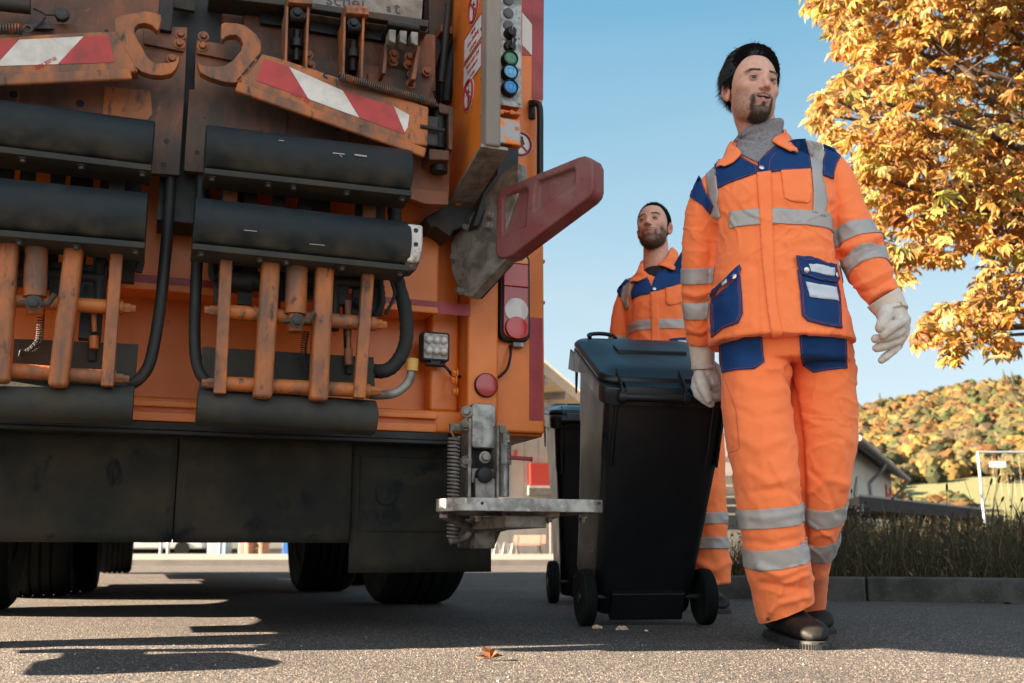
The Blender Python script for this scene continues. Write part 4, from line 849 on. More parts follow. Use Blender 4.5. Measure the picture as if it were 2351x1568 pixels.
def pose_bin(root, gx, gy, yaw, tilt, s=1.0):
    Rm = Matrix.Rotation(yaw, 4, 'Z') @ Matrix.Rotation(tilt, 4, 'X')
    ax = V((0, .03, .1))*s                                  # wheel axle stays r above the ground
    loc = V((gx, gy, .1*s)) - (Rm @ ax)
    root.matrix_world = Matrix.Translation(loc) @ Rm @ Matrix.Scale(s, 4)
    return root.matrix_world.copy()
gl = atz(1341, 1440, 0); gr_ = atz(1618, 1432, 0)
bin1 = make_bin('large black wheeled bin tilted on its wheels beside the bearded worker in front')
B1 = pose_bin(bin1, (gl.x+gr_.x)/2, (gl.y+gr_.y)/2, R(9), R(27), 1.0)
bin2 = make_bin('black wheeled bin farther back, half hidden behind the front bin and the rear step')
g2_ = atz(1268, 1384, 0)
B2 = pose_bin(bin2, g2_.x+.225*1.06, g2_.y, R(4), R(9), 1.06)
# ================================================================== PEOPLE
M['fluo'] = mat('fluorescent_orange_cloth', (1.0, .235, .075), .82, 0, (.97, .21, .065), 3, .4, .7, bump=.25, bscale=700, dist=.0006, sheen=.15, spec=.2)
M['navy'] = mat('navy_cloth', (.004, .04, .15), .75, 0, (.004, .034, .12), 4, .4, .7, bump=.3, bscale=700, dist=.0006, spec=.25)
M['reflect'] = mat('silver_reflective_cloth', (.36, .33, .31), .5, .15, (.42, .385, .36), 6, .4, .7, bump=.15, bscale=600, dist=.0006)
M['leather'] = mat('pale_glove_leather', (.62, .56, .5), .62, 0, (.45, .36, .28), 9, .45, .68, (.22, .15, .1), 38, .62, .74, bump=.4, bscale=90, dist=.002, spec=.35)
M['cuff'] = mat('glove_cuff_canvas', (.64, .55, .45), .8, 0, (.55, .45, .35), 12, .5, .75, bump=.3, bscale=600, dist=.0006)
M['knit'] = mat('grey_knit', (.19, .175, .18), .9, 0, (.26, .24, .25), 200, .45, .62, (.12, .105, .11), 110, .5, .68, bump=.5, bscale=260, dist=.002, sheen=.2)
M['stitch'] = mat('pink_stitching', (.35, .08, .12), .8)
M['stitch_grey'] = mat('grey_stitching', (.12, .11, .11), .8)
M['stud'] = mat('steel_stud', (.6, .58, .55), .25, .9)
M['label'] = mat('white_cloth_label', (.55, .6, .66), .6, bump=.15, bscale=300)
M['boot'] = mat('black_boot_leather', (.011, .010, .0095), .6, 0, (.022, .019, .016), 14, .5, .7, (.045, .04, .034), 30, .62, .78, bump=.5, bscale=60, dist=.003, spec=.25)
M['sole'] = mat('boot_sole', (.018, .02, .019), .8, 0, (.06, .055, .045), 20, .5, .7)
M['skin'] = mat_attr('skin', .52, .35, bump=.5, bscale=380, sss=.06, var=.1, vscale=55, dist=.0009)
M['hair'] = mat('dark_hair', (.007, .0055, .005), .5, 0, (.014, .01, .008), 60, .5, .7, bump=.25, bscale=300, stretch=(1, .25, 1), spec=.35)
M['hair_base'] = mat('matte_dark_hair', (.005, .004, .0035), .95, spec=.05)
M['beardlight'] = mat('light_brown_beard_hair', (.07, .04, .028), .7)
M['beardhair'] = mat('brown_beard_hair', (.035, .018, .012), .6)
M['teeth'] = mat('teeth', (.75, .7, .6), .25)
M['iris'] = mat('eye_white', (.4, .35, .33), .3, coat=.2)
M['pupil'] = mat('dark_iris', (.012, .01, .01), .25, coat=.2)
M['tshirt'] = mat('black_shirt', (.012, .013, .016), .9, bump=.4, bscale=400)

# ---------- implicit head ---------------------------------------------------
def smin(a, b, k): h = np.clip(.5+.5*(b-a)/k, 0, 1); return b*(1-h)+a*h-k*h*(1-h)
def smax(a, b, k): return -smin(-a, -b, k)
def ell(p, c, r):
    q = (p-np.array(c))/np.array(r); k0 = np.sqrt((q**2).sum(-1)); k1 = np.sqrt(((q/np.array(r))**2).sum(-1)); return k0*(k0-1)/np.maximum(k1, 1e-9)
def cap(p, a, b, ra, rb):
    a = np.array(a); b = np.array(b); d = b-a; t = np.clip(((p-a)@d)/(d@d), 0, 1); return np.sqrt(((p-a-t[:, None]*d)**2).sum(-1))-(ra+(rb-ra)*t)
def head_sdf(p, smile=1, wide=1.0):
    p = p.copy(); ps = p.copy(); ps[:, 0] = np.abs(p[:, 0])/wide
    d = ell(ps, (0, -.016, .032), (.076, .098, .085))
    d = smin(d, ell(ps, (0, .026, -.022), (.0635, .066, .09)), .03)
    d = smin(d, ell(ps, (.028, .018, -.07), (.034, .05, .036)), .025)
    d = smin(d, ell(ps, (0, .05, -.092), (.03, .036, .026)), .022)
    d = smin(d, ell(ps, (0, .072, -.099), (.017, .014, .014)), .014)
    d = smin(d, ell(ps, (.043, .052, -.02), (.02, .022, .017)), .018)
    d = smin(d, cap(ps, (.008, .088, .022), (.045, .073, .026), .007, .006), .012)
    d = smin(d, cap(ps, (0, .086, .014), (0, .108, -.022), .0075, .0085), .009)
    d = smin(d, ell(ps, (0, .110, -.027), (.0105, .0105, .009)), .006)
    d = smin(d, ell(ps, (.0115, .0985, -.031), (.0075, .009, .0065)), .004)
    d = smin(d, ell(ps, (0, .078, -.058), (.027, .0165, .022)), .014)
    d = smax(d, -ell(ps, (.031, .104, .003), (.0165, .021, .0105)), .008)
    d = smax(d, -ell(ps, (.0055, .107, -.0375), (.0035, .006, .004)), .002)
    z0 = -.0555+(.004 if smile else 0)*0
    up = cap(ps, (0, .0955, -.0545+.001*smile), (.0245+.004*smile, .0815-.003*smile, -.0575+.006*smile), .0042, .0016)
    lo = cap(ps, (0, .0935, -.067-.003*smile), (.0235+.004*smile, .081-.003*smile, -.061+.008*smile), .0048, .0018)
    d = smin(d, up, .004); d = smin(d, lo, .004)
    d = smax(d, -ell(ps-np.array((0, 0, 1))*(-.0605+(.0045*(ps[:, :1]/.022)**2 if smile else 0)), (0, .1, 0), (.026 if smile else .0215, .018, .0032 if smile else .0013)), .0012)
    return d
def ear_sdf(p):
    d = ell(p, (0, 0, 0), (.0085, .017, .031)); d = smax(d, -ell(p, (.010, .003, .002), (.0085, .0105, .02)), .003)
    d = smin(d, cap(p, (.006, .004, -.012), (.008, -.004, .012), .0028, .0028), .003); return smin(d, ell(p, (.001, .004, -.027), (.005, .008, .009)), .006)
def radial(sdf, c, nt=210, npn=150, rmax=.2):
    th = np.linspace(0, 2*np.pi, nt, endpoint=False); ph = np.linspace(.004, np.pi-.004, npn)
    PH, TH = np.meshgrid(ph, th, indexing='ij'); d = np.stack([np.sin(PH)*np.sin(TH), np.sin(PH)*np.cos(TH), np.cos(PH)], -1).reshape(-1, 3)
    r = np.full(len(d), rmax)
    for _ in range(70):
        s = sdf(np.array(c)+d*r[:, None]); r = np.maximum(r-s*.75, .001)
    pts = np.array(c)+d*r[:, None]
    fs = [(i*nt+j, i*nt+(j+1) % nt, (i+1)*nt+(j+1) % nt, (i+1)*nt+j) for i in range(npn-1) for j in range(nt)]
    fs += [tuple(reversed(range(nt))), tuple(range((npn-1)*nt, npn*nt))]
    return pts, fs, d, r
SKIN = np.array((.66, .36, .26))
def sst(a, b, x): t = np.clip((x-a)/(b-a), 0, 1); return t*t*(3-2*t)
def gau(p, c, s): return np.exp(-(((p-np.array(c))/np.array(s))**2).sum(-1))
def beard_mask(q, style):
    x, y, z = q[:, 0], q[:, 1], q[:, 2]; ax = np.abs(x)
    mous = np.exp(-((z+.0475+.18*ax)/.0045)**2)*(ax < .026)*sst(.075, .088, y)
    side = np.exp(-((ax-.0305)/.005)**2)*sst(-.046, -.054, z)*sst(-.1, -.085, z)*(y > .05)
    chin = sst(-.079, -.086, z)*sst(.034, .026, ax)*sst(.03, .05, y)
    soul = np.exp(-(ax/.006)**2)*sst(-.071, -.075, z)*sst(-.095, -.085, z)*(y > .07)
    if style == 'circle': core = np.clip(mous+side+chin+soul, 0, 1)
    else:
        full = sst(-.072+0.0, -.085, z-ax*.15)*sst(.0, .02, y)+sst(.045, .056, ax)*sst(-.03, -.05, z)*sst(.0, .015, y)
        core = np.clip(mous+side+chin+soul+full, 0, 1)
    stub = sst(-.028, -.06, z+(-.35)*np.clip(ax-.03, 0, 1))*sst(-.01, .012, y)*sst(-.005, .02, y)
    lips = sst(1.15, .85, np.sqrt((ax/.027)**2+((z+.0607-(.004*(ax/.022)**2))/.0105)**2))*(y > .075)
    return core*(1-lips), stub*(1-lips), lips
def hair_mask(q, style):
    x, y, z = q[:, 0], q[:, 1], q[:, 2]; ax = np.abs(x)
    if style == 'slick': hl = .09-.3*np.clip(ax-.02, 0, 1)
    else: hl = .086-.1*ax-.35*np.clip(.03-ax, 0, .03)*0
    front = hl-1.0*np.clip(.062-y, 0, .03)*0
    # hairline runs: forehead -> temple -> in front of the ear -> nape
    line = np.where(y > .045, hl, np.where(y > .012, hl-(.045-y)*2.5, np.where(y > -.035, -.012+(style == 'slick')*-.0, -.012-(-.035-y)*1.9)))
    line = np.maximum(line, -.105)
    return sst(-.006, .006, z-line)
def hdist(q, style):                     # height above the hairline
    lo_, hi_ = 0, 1; x, y, z = q[:, 0], q[:, 1], q[:, 2]; ax = np.abs(x); hl = .09-.3*np.clip(ax-.02, 0, 1)
    line = np.where(y > .045, hl, np.where(y > .012, hl-(.045-y)*2.5, np.where(y > -.035, -.012, -.012-(-.035-y)*1.9)))
    return z-np.maximum(line, -.105)
def face_frame(loc, yaw, pitch, roll):
    f = Matrix.Rotation(math.pi+yaw, 4, 'Z') @ Matrix.Rotation(pitch, 4, 'X') @ Matrix.Rotation(roll, 4, 'Y')
    return Matrix.Translation(loc) @ f
def strands(b, q, nrm, fl, ln, w, lift, jit, rng):     # little tapering ribbons
    for i in range(len(q)):
        p = V(q[i]); n = V(nrm[i]); f = V(fl[i])+V(rng.normal(0, jit, 3)); f = (f-n*f.dot(n)*.9).normalized(); s = f.cross(n).normalized(); L_ = ln*(.6+.8*rng.random())
        a = p+n*.0005; m_ = a+f*L_*.5+n*(lift if np.isscalar(lift) else lift[i])*L_*.8; e = a+f*L_+n*(lift if np.isscalar(lift) else lift[i])*L_; w_ = w*(.7+.6*rng.random()); k = len(b.v)
        b.v += [a-s*w_, a+s*w_, m_+s*w_*.7, m_-s*w_*.7, e]; b.f += [(k, k+1, k+2, k+3), (k+3, k+2, k+4)]; b.mi += [0, 0]
def make_head(Mx, style, beard, smile, body, scale=1.0, hs='slick', wide=1.0):
    """adds the skin of the head to the list `body`; returns part builders run once the person exists"""
    S = Matrix.Scale(scale, 4); Mh = Mx @ S
    pts, fs, d, r = radial(lambda p: head_sdf(p, smile, wide), (0, 0, -.012))
    core, stub, lips = beard_mask(pts, beard); hm = hair_mask(pts, hs)
    col = np.tile(SKIN, (len(pts), 1))
    def mixc(c, w): 
        nonlocal col; col = col*(1-w[:, None])+np.array(c)*w[:, None]
    mixc((.62, .25, .18), .45*(gau(pts*[1, 1, 1], (.045, .06, -.02), (.022, .03, .02))+gau(pts, (-.045, .06, -.02), (.022, .03, .02))))
    mixc((.62, .23, .17), .5*gau(pts, (0, .11, -.028), (.014, .02, .012)))
    for sx_ in (-1, 1):  # nose, under-eye and forehead folds: crease shade painted as darker skin
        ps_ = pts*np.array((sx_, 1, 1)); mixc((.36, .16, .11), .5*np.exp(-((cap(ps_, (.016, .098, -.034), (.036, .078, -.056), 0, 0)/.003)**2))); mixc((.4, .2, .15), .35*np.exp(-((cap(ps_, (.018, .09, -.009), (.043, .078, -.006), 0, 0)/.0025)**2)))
    for z_ in (.05, .06, .07): mixc((.5, .25, .18), .3*np.exp(-((pts[:, 2]-z_-.002*np.sin(pts[:, 0]*60))/.0012)**2)*(np.abs(pts[:, 0]) < .035)*(pts[:, 1] > .05))
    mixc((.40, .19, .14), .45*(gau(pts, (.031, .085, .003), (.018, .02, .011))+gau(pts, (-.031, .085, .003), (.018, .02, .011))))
    mixc((.13, .07, .05), stub*(.55 if beard == 'circle' else .6)*np.array([.75+.5*noise.noise(V(tuple(q_*160))) for q_ in pts])); mixc((.07, .042, .03) if beard == 'circle' else (.1, .06, .045), core*(.75 if beard == 'circle' else .65)); mixc((.46, .15, .13), lips*.8); mixc((.05, .015, .012), sst(1.2, .8, np.sqrt((pts[:, 0]/(.026 if smile else .0225))**2+((pts[:, 2]+.0605-(.0045*(pts[:, 0]/.022)**2 if smile else 0))/(.0042 if smile else .0016))**2))*(pts[:, 1] > .06)*(1 if smile else .8))
    ax = np.abs(pts[:, 0]); eb = np.exp(-((pts[:, 2]-.0262-.12*np.clip(ax-.012, 0, .022)+.35*np.clip(ax-.034, 0, 1))/(.0034-.03*np.clip(ax-.03, 0, .05)))**2)*sst(.01, .016, ax)*sst(.054, .044, ax)*(pts[:, 1] > .05); mixc((.07, .038, .026), eb*.75)
    mixc((.02, .014, .012), hm*.95)
    body.append((pts, fs, col, Mh))
    for sx in (-1, 1):
        ep, ef, _, _ = radial(ear_sdf, (-.001, 0, 0), 40, 36, .05)
        ec = np.tile(np.array((.62, .27, .2)), (len(ep), 1)); ec[(np.abs(ep-np.array([.004, .003, .002]))/np.array([.006, .009, .016])).max(1) < 1] = (.42, .17, .12)
        Me = Mh @ Matrix.Translation((sx*.079*wide, -.012, -.014)) @ Matrix.Rotation(sx*R(22), 4, 'Z') @ Matrix.Rotation(R(8), 4, 'X') @ Matrix.Diagonal((sx*1.0, 1, 1, 1))
        body.append((ep, ef, ec, Me))
    rng = np.random.default_rng(3)
    def parts(person):
        def put(b, name, m, par=person, **k):
            b.v = [Mh @ V(v) for v in b.v]; return b.build(name, m, par, **k)
        # hair volume
        th_ = (.0165 if hs == 'slick' else .0055); nt = 210
        x, y, z = pts[:, 0], pts[:, 1], pts[:, 2]
        hw_ = sst(.0, .034, hdist(pts, hs)) if hs == 'slick' else hm
        bulk = th_*(.12*hm+.88*hw_)*(1+1.0*sst(.02, .1, z)*(hs == 'slick')*sst(-.06, .06, y)-.35*(hs == 'slick')*sst(-.02, -.07, y))
        groove = .4*sst(.0, 1, hm)**6*.0018*np.sin(np.arctan2(x, z+.03)*60+7*np.sin(y*50)+3*np.sin(z*90))
        if hs == 'slick': bulk += groove*hm*1.3
        rr = r+bulk-.004*(1-hm); hp = np.array((0, 0, -.012))+d*rr[:, None]
        keep = [f for f in fs[:-2] if max(hm[i] for i in f) > .02]
        used = sorted({i for f in keep for i in f}); ix = {o: n for n, o in enumerate(used)}
        b = MB(); b.add([tuple(hp[i]) for i in used], [tuple(ix[i] for i in f) for f in keep]); ho = put(b, 'hair', M['hair_base'], smooth=80)
        mesh_n = lambda ii: np.array([ho.data.vertices[ix.get(int(i), 0)].normal[:] for i in ii])
        aw = np.sqrt(np.clip(1-d[:, 2]**2, 0, 1))*(hm > .12); b = MB()
        if hs == 'slick':
            si = rng.choice(len(pts), 9500, p=aw/aw.sum()); ph = np.array([noise.noise(V(tuple(pts[i]*30))) for i in si]); xs_, ys_, zs_ = x[si], y[si], z[si]; axs = np.abs(xs_); nr = mesh_n(si)
            back = sst(-.035, -.085, ys_); side = sst(.045, .066, axs)*(1-back); frnt = sst(.02, .07, ys_)*(1-side)
            fl = np.stack([.25*xs_/.08+.3*ph*(1-side), -1.0*(1-back)+.15*back, .9*frnt-.45*side-1.0*back+.15*ph], -1)
            ln = np.where(back > .4, .02, .036); lf = .035+np.clip(.14+.45*ph, 0, .5)*frnt*sst(.03, .07, zs_)
            for k_ in (0, 1):
                m_ = (back > .4) if k_ else (back <= .4); strands(b, (hp[si]+nr*.0004)[m_], nr[m_], fl[m_], .014 if k_ else .03, .00075, np.where(k_, .02, lf[m_]), .07, rng)
        else:
            si = rng.choice(len(pts), 6000, p=aw/aw.sum()); fl = np.stack([x[si]*.5, .5+0*x[si], 0*x[si]-.3], -1); strands(b, hp[si], mesh_n(si), fl, .0065, .0005, .35, .6, rng)
        put(b, 'hair_strands', M['hair'], ho, smooth=0)
        # beard
        w = core*1.0+stub*(.0 if beard == 'circle' else .12); w = w/w.sum(); si = rng.choice(len(pts), 2600 if beard == 'circle' else 3600, p=w)
        b = MB(); fl = np.stack([x[si]*2, .15+0*x[si], -1+0*x[si]], -1); strands(b, pts[si], d[si], fl, .0075 if beard == 'circle' else .0085, .00036, .22, .3, rng); put(b, 'beard', M['beardhair' if beard == 'circle' else 'beardlight'], smooth=0)
        ebw = eb/eb.sum(); si = rng.choice(len(pts), 300, p=ebw); b = MB(); fl = np.stack([np.sign(x[si])*1.0, 0*x[si], .15+0*x[si]], -1); strands(b, pts[si], d[si], fl, .0075, .00035, .08, .2, rng); put(b, 'eyebrows', M['beardhair'], smooth=0)
        for sx in (-1, 1):
            c = V((sx*.031*wide, .0765, .003)); b = MB(); b.lathe(c, (0, 1, 0), [(.0005, -.0122)]+[(.0122*math.sin(R(a)), -.0122*math.cos(R(a))) for a in range(15, 180, 15)]+[(.0005, .0122)], 24); e = put(b, 'eye', M['iris'], smooth=80)
            g_ = V((.22 if smile else .0, .97, .02)).normalized(); b = MB(); b.lathe(c+g_*.0104, g_, [(.0062, 0), (.006, .0012), (.003, .0024), (.0005, .0027)], 20); put(b, 'iris', M['pupil'], e, smooth=80)
            for up_, a0, a1 in ((1, 19 if smile else 8, 84), (-1, -84, -20 if smile else -14)):      # eyelids: bands of a slightly larger sphere
                b = MB(); k, n = 8, 16; vv = []
                for i in range(k+1):
                    el = R(a0+(a1-a0)*i/k) if up_ > 0 else R(a1+(a0-a1)*i/k)
                    for j in range(n+1):
                        az = R(-80+160*j/n); e2 = el if i else el-up_*R(17)*(1-math.cos(az)**.6 if True else 0)
                        vv.append(c+V((math.sin(az)*math.cos(e2), math.cos(az)*math.cos(e2), math.sin(e2)))*.0136)
                b.add(vv, [(i*(n+1)+j, i*(n+1)+j+1, (i+1)*(n+1)+j+1, (i+1)*(n+1)+j) for i in range(k) for j in range(n)])
                lidm = M.setdefault('lidskin', mat('eyelid_skin', (.5, .25, .17), .5)); put(b, 'eyelid', lidm, e, smooth=80)
                b = MB(); b.tube([c+V((math.sin(R(az))*math.cos(R(a0 if up_ > 0 else a1)-up_*R(17)*(1-math.cos(R(az))**.6)), math.cos(R(az))*math.cos(R(a0 if up_ > 0 else a1)-up_*R(17)*(1-math.cos(R(az))**.6)), math.sin(R(a0 if up_ > 0 else a1)-up_*R(17)*(1-math.cos(R(az))**.6))))*.0138 for az in range(-75, 76, 15)], .0007 if up_ > 0 else .0003, 5); put(b, 'eyelash', M['hair'], e)
        if smile:
            b = MB()
            for k in range(-3, 4): b.box((k*.0048-.0022, .086-abs(k)*.0015, -.0625+.0004*k*k), (k*.0048+.0022, .0905-abs(k)*.0015, -.0545+.0004*k*k))
            put(b, 'teeth', M['teeth'], bevel=.0008)
    return parts

# ---------- cloth tools -------------------------------------------------------
def px_r(rp, p): return rp*depth(p)/FPX
def torso_rings(rows, b, n=40, yaw=0.0):
    R_ = []
    for py, xl, xr, Y, hd in rows:
        c = at((xl+xr)/2, py, Y); a = px_r((xr-xl)/2, c); ux = V((math.cos(yaw), math.sin(yaw), 0)); uy = V((-math.sin(yaw), math.cos(yaw), 0)); rg = []
        for k in range(n):
            t = 2*math.pi*k/n; ct, st = math.cos(t), math.sin(t); e = .82
            rg.append(c+ux*(a*math.copysign(abs(ct)**e, ct))+uy*(hd*math.copysign(abs(st)**e, st)))
        R_.append(rg)
    loft(b, R_)
def limb(b, pts, ratio=1.0, n=28):
    P3 = [at(px, py, Y) for px, py, Y, r in pts]; rr = [px_r(q[3], p) for q, p in zip(pts, P3)]
    path = smoothpath(P3, 5); rs = []
    for i in range(len(P3)-1):
        for k in range(5): t = k/5; t = t*t*(3-2*t); rs.append(rr[i]*(1-t)+rr[i+1]*t)
    rs.append(rr[-1]); b.tube(path, rs, n); return P3
def vox(b, voxel, sm=3, fac=.5):
    me = bpy.data.meshes.new('tmp'); me.from_pydata([tuple(v) for v in b.v], [], b.f); o = bpy.data.objects.new('tmp', me); COL.objects.link(o)
    r = o.modifiers.new('r', 'REMESH'); r.mode = 'VOXEL'; r.voxel_size = voxel; r.use_smooth_shade = True
    if sm: s = o.modifiers.new('s', 'SMOOTH'); s.factor = fac; s.iterations = sm
    dg = bpy.context.evaluated_depsgraph_get(); ev = o.evaluated_get(dg); me2 = bpy.data.meshes.new_from_object(ev)
    bpy.data.objects.remove(o); bpy.data.meshes.remove(me); return me2
def wrinkle(me, folds=(), amp=.0045, sc_=(9, 9, 5), seed=0, fine=.0012):
    n = len(me.vertices); co = np.empty(n*3); me.vertices.foreach_get('co', co); co = co.reshape(-1, 3)
    nr = np.array([v.normal[:] for v in me.vertices])
    disp = np.zeros(n)
    for i in range(n):
        p = co[i]; q = V((p[0]*sc_[0]+seed, p[1]*sc_[1], p[2]*sc_[2])); w = noise.noise_vector(q*.7)*.9
        v = abs(noise.noise(q+w)); v2 = abs(noise.noise(V((p[0]*13+seed, p[1]*13, p[2]*15))+w*2)); msk = max(0, noise.noise(V((p[0]*4, p[1]*4, p[2]*3.2+seed)))+.25)
        disp[i] = amp*(.55-1.5*v)+amp*1.5*msk*max(0, 1-v2*5)**2+fine*noise.noise(V((p[0]*38+seed, p[1]*38, p[2]*24)))+fine*.8*(1-abs(noise.noise(V((p[0]*17+p[2]*9+seed, p[1]*17, p[2]*26)))*3))
    if folds:
        dz = co[:, 1]*CT+(co[:, 2]-CAM_H)*ST; X = CXP+FPX*co[:, 0]/dz; Yp = CYP-FPX*((co[:, 2]-CAM_H)*CT-co[:, 1]*ST)/dz
        ff = (nr@np.array((0, -1, -.15)) > -.1)
        for line, w, a in folds:
            dm = np.full(n, 1e9)
            for (x0, y0), (x1, y1) in zip(line, line[1:]):
                dx, dy = x1-x0, y1-y0; t = np.clip(((X-x0)*dx+(Yp-y0)*dy)/(dx*dx+dy*dy), 0, 1); dm = np.minimum(dm, np.hypot(X-x0-t*dx, Yp-y0-t*dy))
            disp += ff*a*np.exp(-(dm/w)**2)
    co += nr*disp[:, None]; me.vertices.foreach_set('co', co.ravel()); me.update()
def mesh_bvh(*mes):
    vs_, fs = [], []
    for me in mes:
        k = len(vs_); vs_ += [v.co.copy() for v in me.vertices]; fs += [tuple(i+k for i in p.vertices) for p in me.polygons]
    return BVHTree.FromPolygons(vs_, fs)
def subdiv_line(pts, step=7, closed=False):
    out_ = []; k = len(pts)
    for i in range(k if closed else k-1):
        a, c = V(pts[i]), V(pts[(i+1) % k]); m_ = max(1, int((c-a).length/step))
        out_ += [a+(c-a)*(j/m_) for j in range(m_)]
    if not closed: out_.append(V(pts[-1]))
    return out_
def hit(bvh, px, py, off):
    d = ray(px, py).normalized(); h = bvh.ray_cast(CAMP, d)
    if h[0] is None: return None, None
    n = h[1]
    if n.dot(d) > 0: n = -n
    if n.dot(d) > -.25: n = (n-d*.35).normalized()
    return h[0]+n*off, n
def patch(name, pts, bvh, off, m, parent, step=6, thick=.0018, stitch=None, inset=7, stitchm='stitch'):
    bd = subdiv_line(pts, step, True); xs_ = [p[0] for p in bd]; ys_ = [p[1] for p in bd]
    def ins(p):
        c_ = False
        for i in range(len(bd)):
            x1, y1 = bd[i]; x2, y2 = bd[i-1]
            if (y1 > p[1]) != (y2 > p[1]) and p[0] < (x2-x1)*(p[1]-y1)/(y2-y1)+x1: c_ = not c_
        return c_
    g_ = []; y = min(ys_)+step*.5; rw = 0
    while y < max(ys_):
        x = min(xs_)+(step*.5 if rw % 2 else 0)
        while x < max(xs_):
            p = V((x, y))
            if ins(p) and min((p-q).length for q in bd) > step*.45: g_.append(p)
            x += step
        y += step*.87; rw += 1
    n = len(bd); vv, ee, ff, *_ = delaunay_2d_cdt(bd+g_, [(i, (i+1) % n) for i in range(n)], [list(range(n))], 1, 1e-4)
    P3 = []; N3 = []; last = None
    for p in vv:
        h, nn_ = hit(bvh, p[0], p[1], off)
        P3.append(h); N3.append(nn_)
    ok = [i for i, p in enumerate(P3) if p is not None]
    if not ok: return None
    for i, p in enumerate(P3):
        if p is None:
            j = min(ok, key=lambda k: (vv[k]-vv[i]).length); t = (P3[j]-CAMP).length; P3[i] = CAMP+ray(*vv[i]).normalized()*t; N3[i] = N3[j]
    med = sorted(depth(p) for p in P3)[len(P3)//2]
    b = MB(); b.add(P3, [tuple(f) for f in ff]); o = b.build(name, m, parent, smooth=70)
    s = o.modifiers.new('solid', 'SOLIDIFY'); s.thickness = thick; s.offset = 0
    if stitch:
        cx_ = sum(xs_)/len(xs_); cy_ = sum(ys_)/len(ys_)
        for k in (1, ) if stitch == 1 else (1, 2):
            ln_ = [(cx_+(p[0]-cx_)*(1-k*inset*.5/max(20, abs(max(xs_)-min(xs_))/2)), cy_+(p[1]-cy_)*(1-k*inset*.5/max(20, abs(max(ys_)-min(ys_))/2))) for p in pts]
            seam(ln_+[ln_[0]], bvh, off+.0015, o, stitchm)
    return o
def seam(ln_, bvh, off, parent, m='stitch', r=.0006, name='stitching'):
    q = [hit(bvh, p[0], p[1], off)[0] for p in subdiv_line(ln_, 8)]; q = [p for p in q if p is not None]
    if len(q) > 2: b = MB(); b.tube(q, r, 4); return b.build(name, M[m], parent)
def band(name, me, A, B, maxr, m, parent, off=.0022, filt=None, stitch=True):
    A, B = V(A), V(B); ax = (B-A).normalized(); bm = bmesh.new(); bm.from_mesh(me)
    dl = []
    for f in bm.faces:
        c = f.calc_center_median(); t = (c-A).dot(ax)
        if t < -.03 or t > (B-A).length+.03 or (c-A-ax*t).length > maxr or (filt and not filt(c)): dl.append(f)
    bmesh.ops.delete(bm, geom=dl, context='FACES')
    for pt, nn_ in ((A, -ax), (B, ax)):
        bmesh.ops.bisect_plane(bm, geom=bm.verts[:]+bm.edges[:]+bm.faces[:], plane_co=pt, plane_no=nn_, clear_outer=True)
    bm.normal_update()
    for v in bm.verts: v.co += v.normal*off
    me2 = bpy.data.meshes.new(name); bm.to_mesh(me2); bm.free()
    for p in me2.polygons: p.use_smooth = True
    o = obj(name, me2, m, parent); s = o.modifiers.new('solid', 'SOLIDIFY'); s.thickness = .0012; s.offset = 1; return o
def shoe(person, heel, toe, h=.13, w=.052, lab=None, up=0):
    heel, toe = V(heel), V(toe); f = (toe-heel).normalized(); L_ = (toe-heel).length; s = V((f.y, -f.x, 0)).normalized(); u = V((0, 0, 1))
    def sec(t, wd, z0, z1, n=20, ex=.8):
        c = heel+f*(t*L_); return [c+s*(wd*math.copysign(abs(math.cos(2*math.pi*k/n))**ex, math.cos(2*math.pi*k/n)))+u*((z0+z1)/2+(z1-z0)/2*math.copysign(abs(math.sin(2*math.pi*k/n))**ex, math.sin(2*math.pi*k/n))) for k in range(n)]
    b = MB(); loft(b, [sec(.0, w*.45, .02, h*.7), sec(.02, w*.62, .02, h*.95), sec(.1, w*.72, .02, h*1.05), sec(.25, w*.75, .02, h*1.05), sec(.38, w*.78, .02, h*.92), sec(.5, w*.86, .02, h*.75), sec(.65, w*.96, .02, h*.62), sec(.78, w*1.0, .02, h*.57), sec(.88, w*.92, .02, h*.52), sec(.96, w*.66, .02, h*.42), sec(1.0, w*.3, .025, h*.3)])
    me = vox(b, .004, 4); o = obj('shoe', me, M['boot'], person)
    b = MB(); out2 = []
    for t, wd in ((0, .42), (.03, .62), (.12, .74), (.3, .74), (.45, .78), (.6, .92), (.75, 1.02), (.87, .95), (.95, .7), (1.0, .38), (1.01, .08)): out2.append((t, wd*w))
    L1 = [heel+f*(t*L_)+s*wd for t, wd in out2]; R1 = [heel+f*(t*L_)-s*wd for t, wd in reversed(out2)]
    ol = L1+R1; b.prism([p+u*.007 for p in ol], u*.015)
    b.build('sole', M['sole'], o, bevel=.003)
    b = MB()
    for i in range(len(ol)):
        p = ol[i]; q = ol[(i+1) % len(ol)]
        for k in range(3): c = p.lerp(q, (k+.5)/3); b.box(c+V((-.0035, -.0035, .0)), c+V((.0035, .0035, .014)))
    b.build('sole_tread', M['sole'], o)
    bv = mesh_bvh(me)
    b = MB()
    for i, t in enumerate((.3, .37, .44, .51)):
        pr = []
        for k in range(-3, 4):
            h_ = bv.ray_cast(heel+f*(t*L_)+s*(k*w*.16*(1 if i % 2 else -1))+u*.3+f*(.004*k), -u)
            if h_[0]: pr.append(h_[0]+u*.003)
        if len(pr) > 2: b.tube(pr, .0028, 6)
    b.build('shoelace', M['hose'], o)
    return o
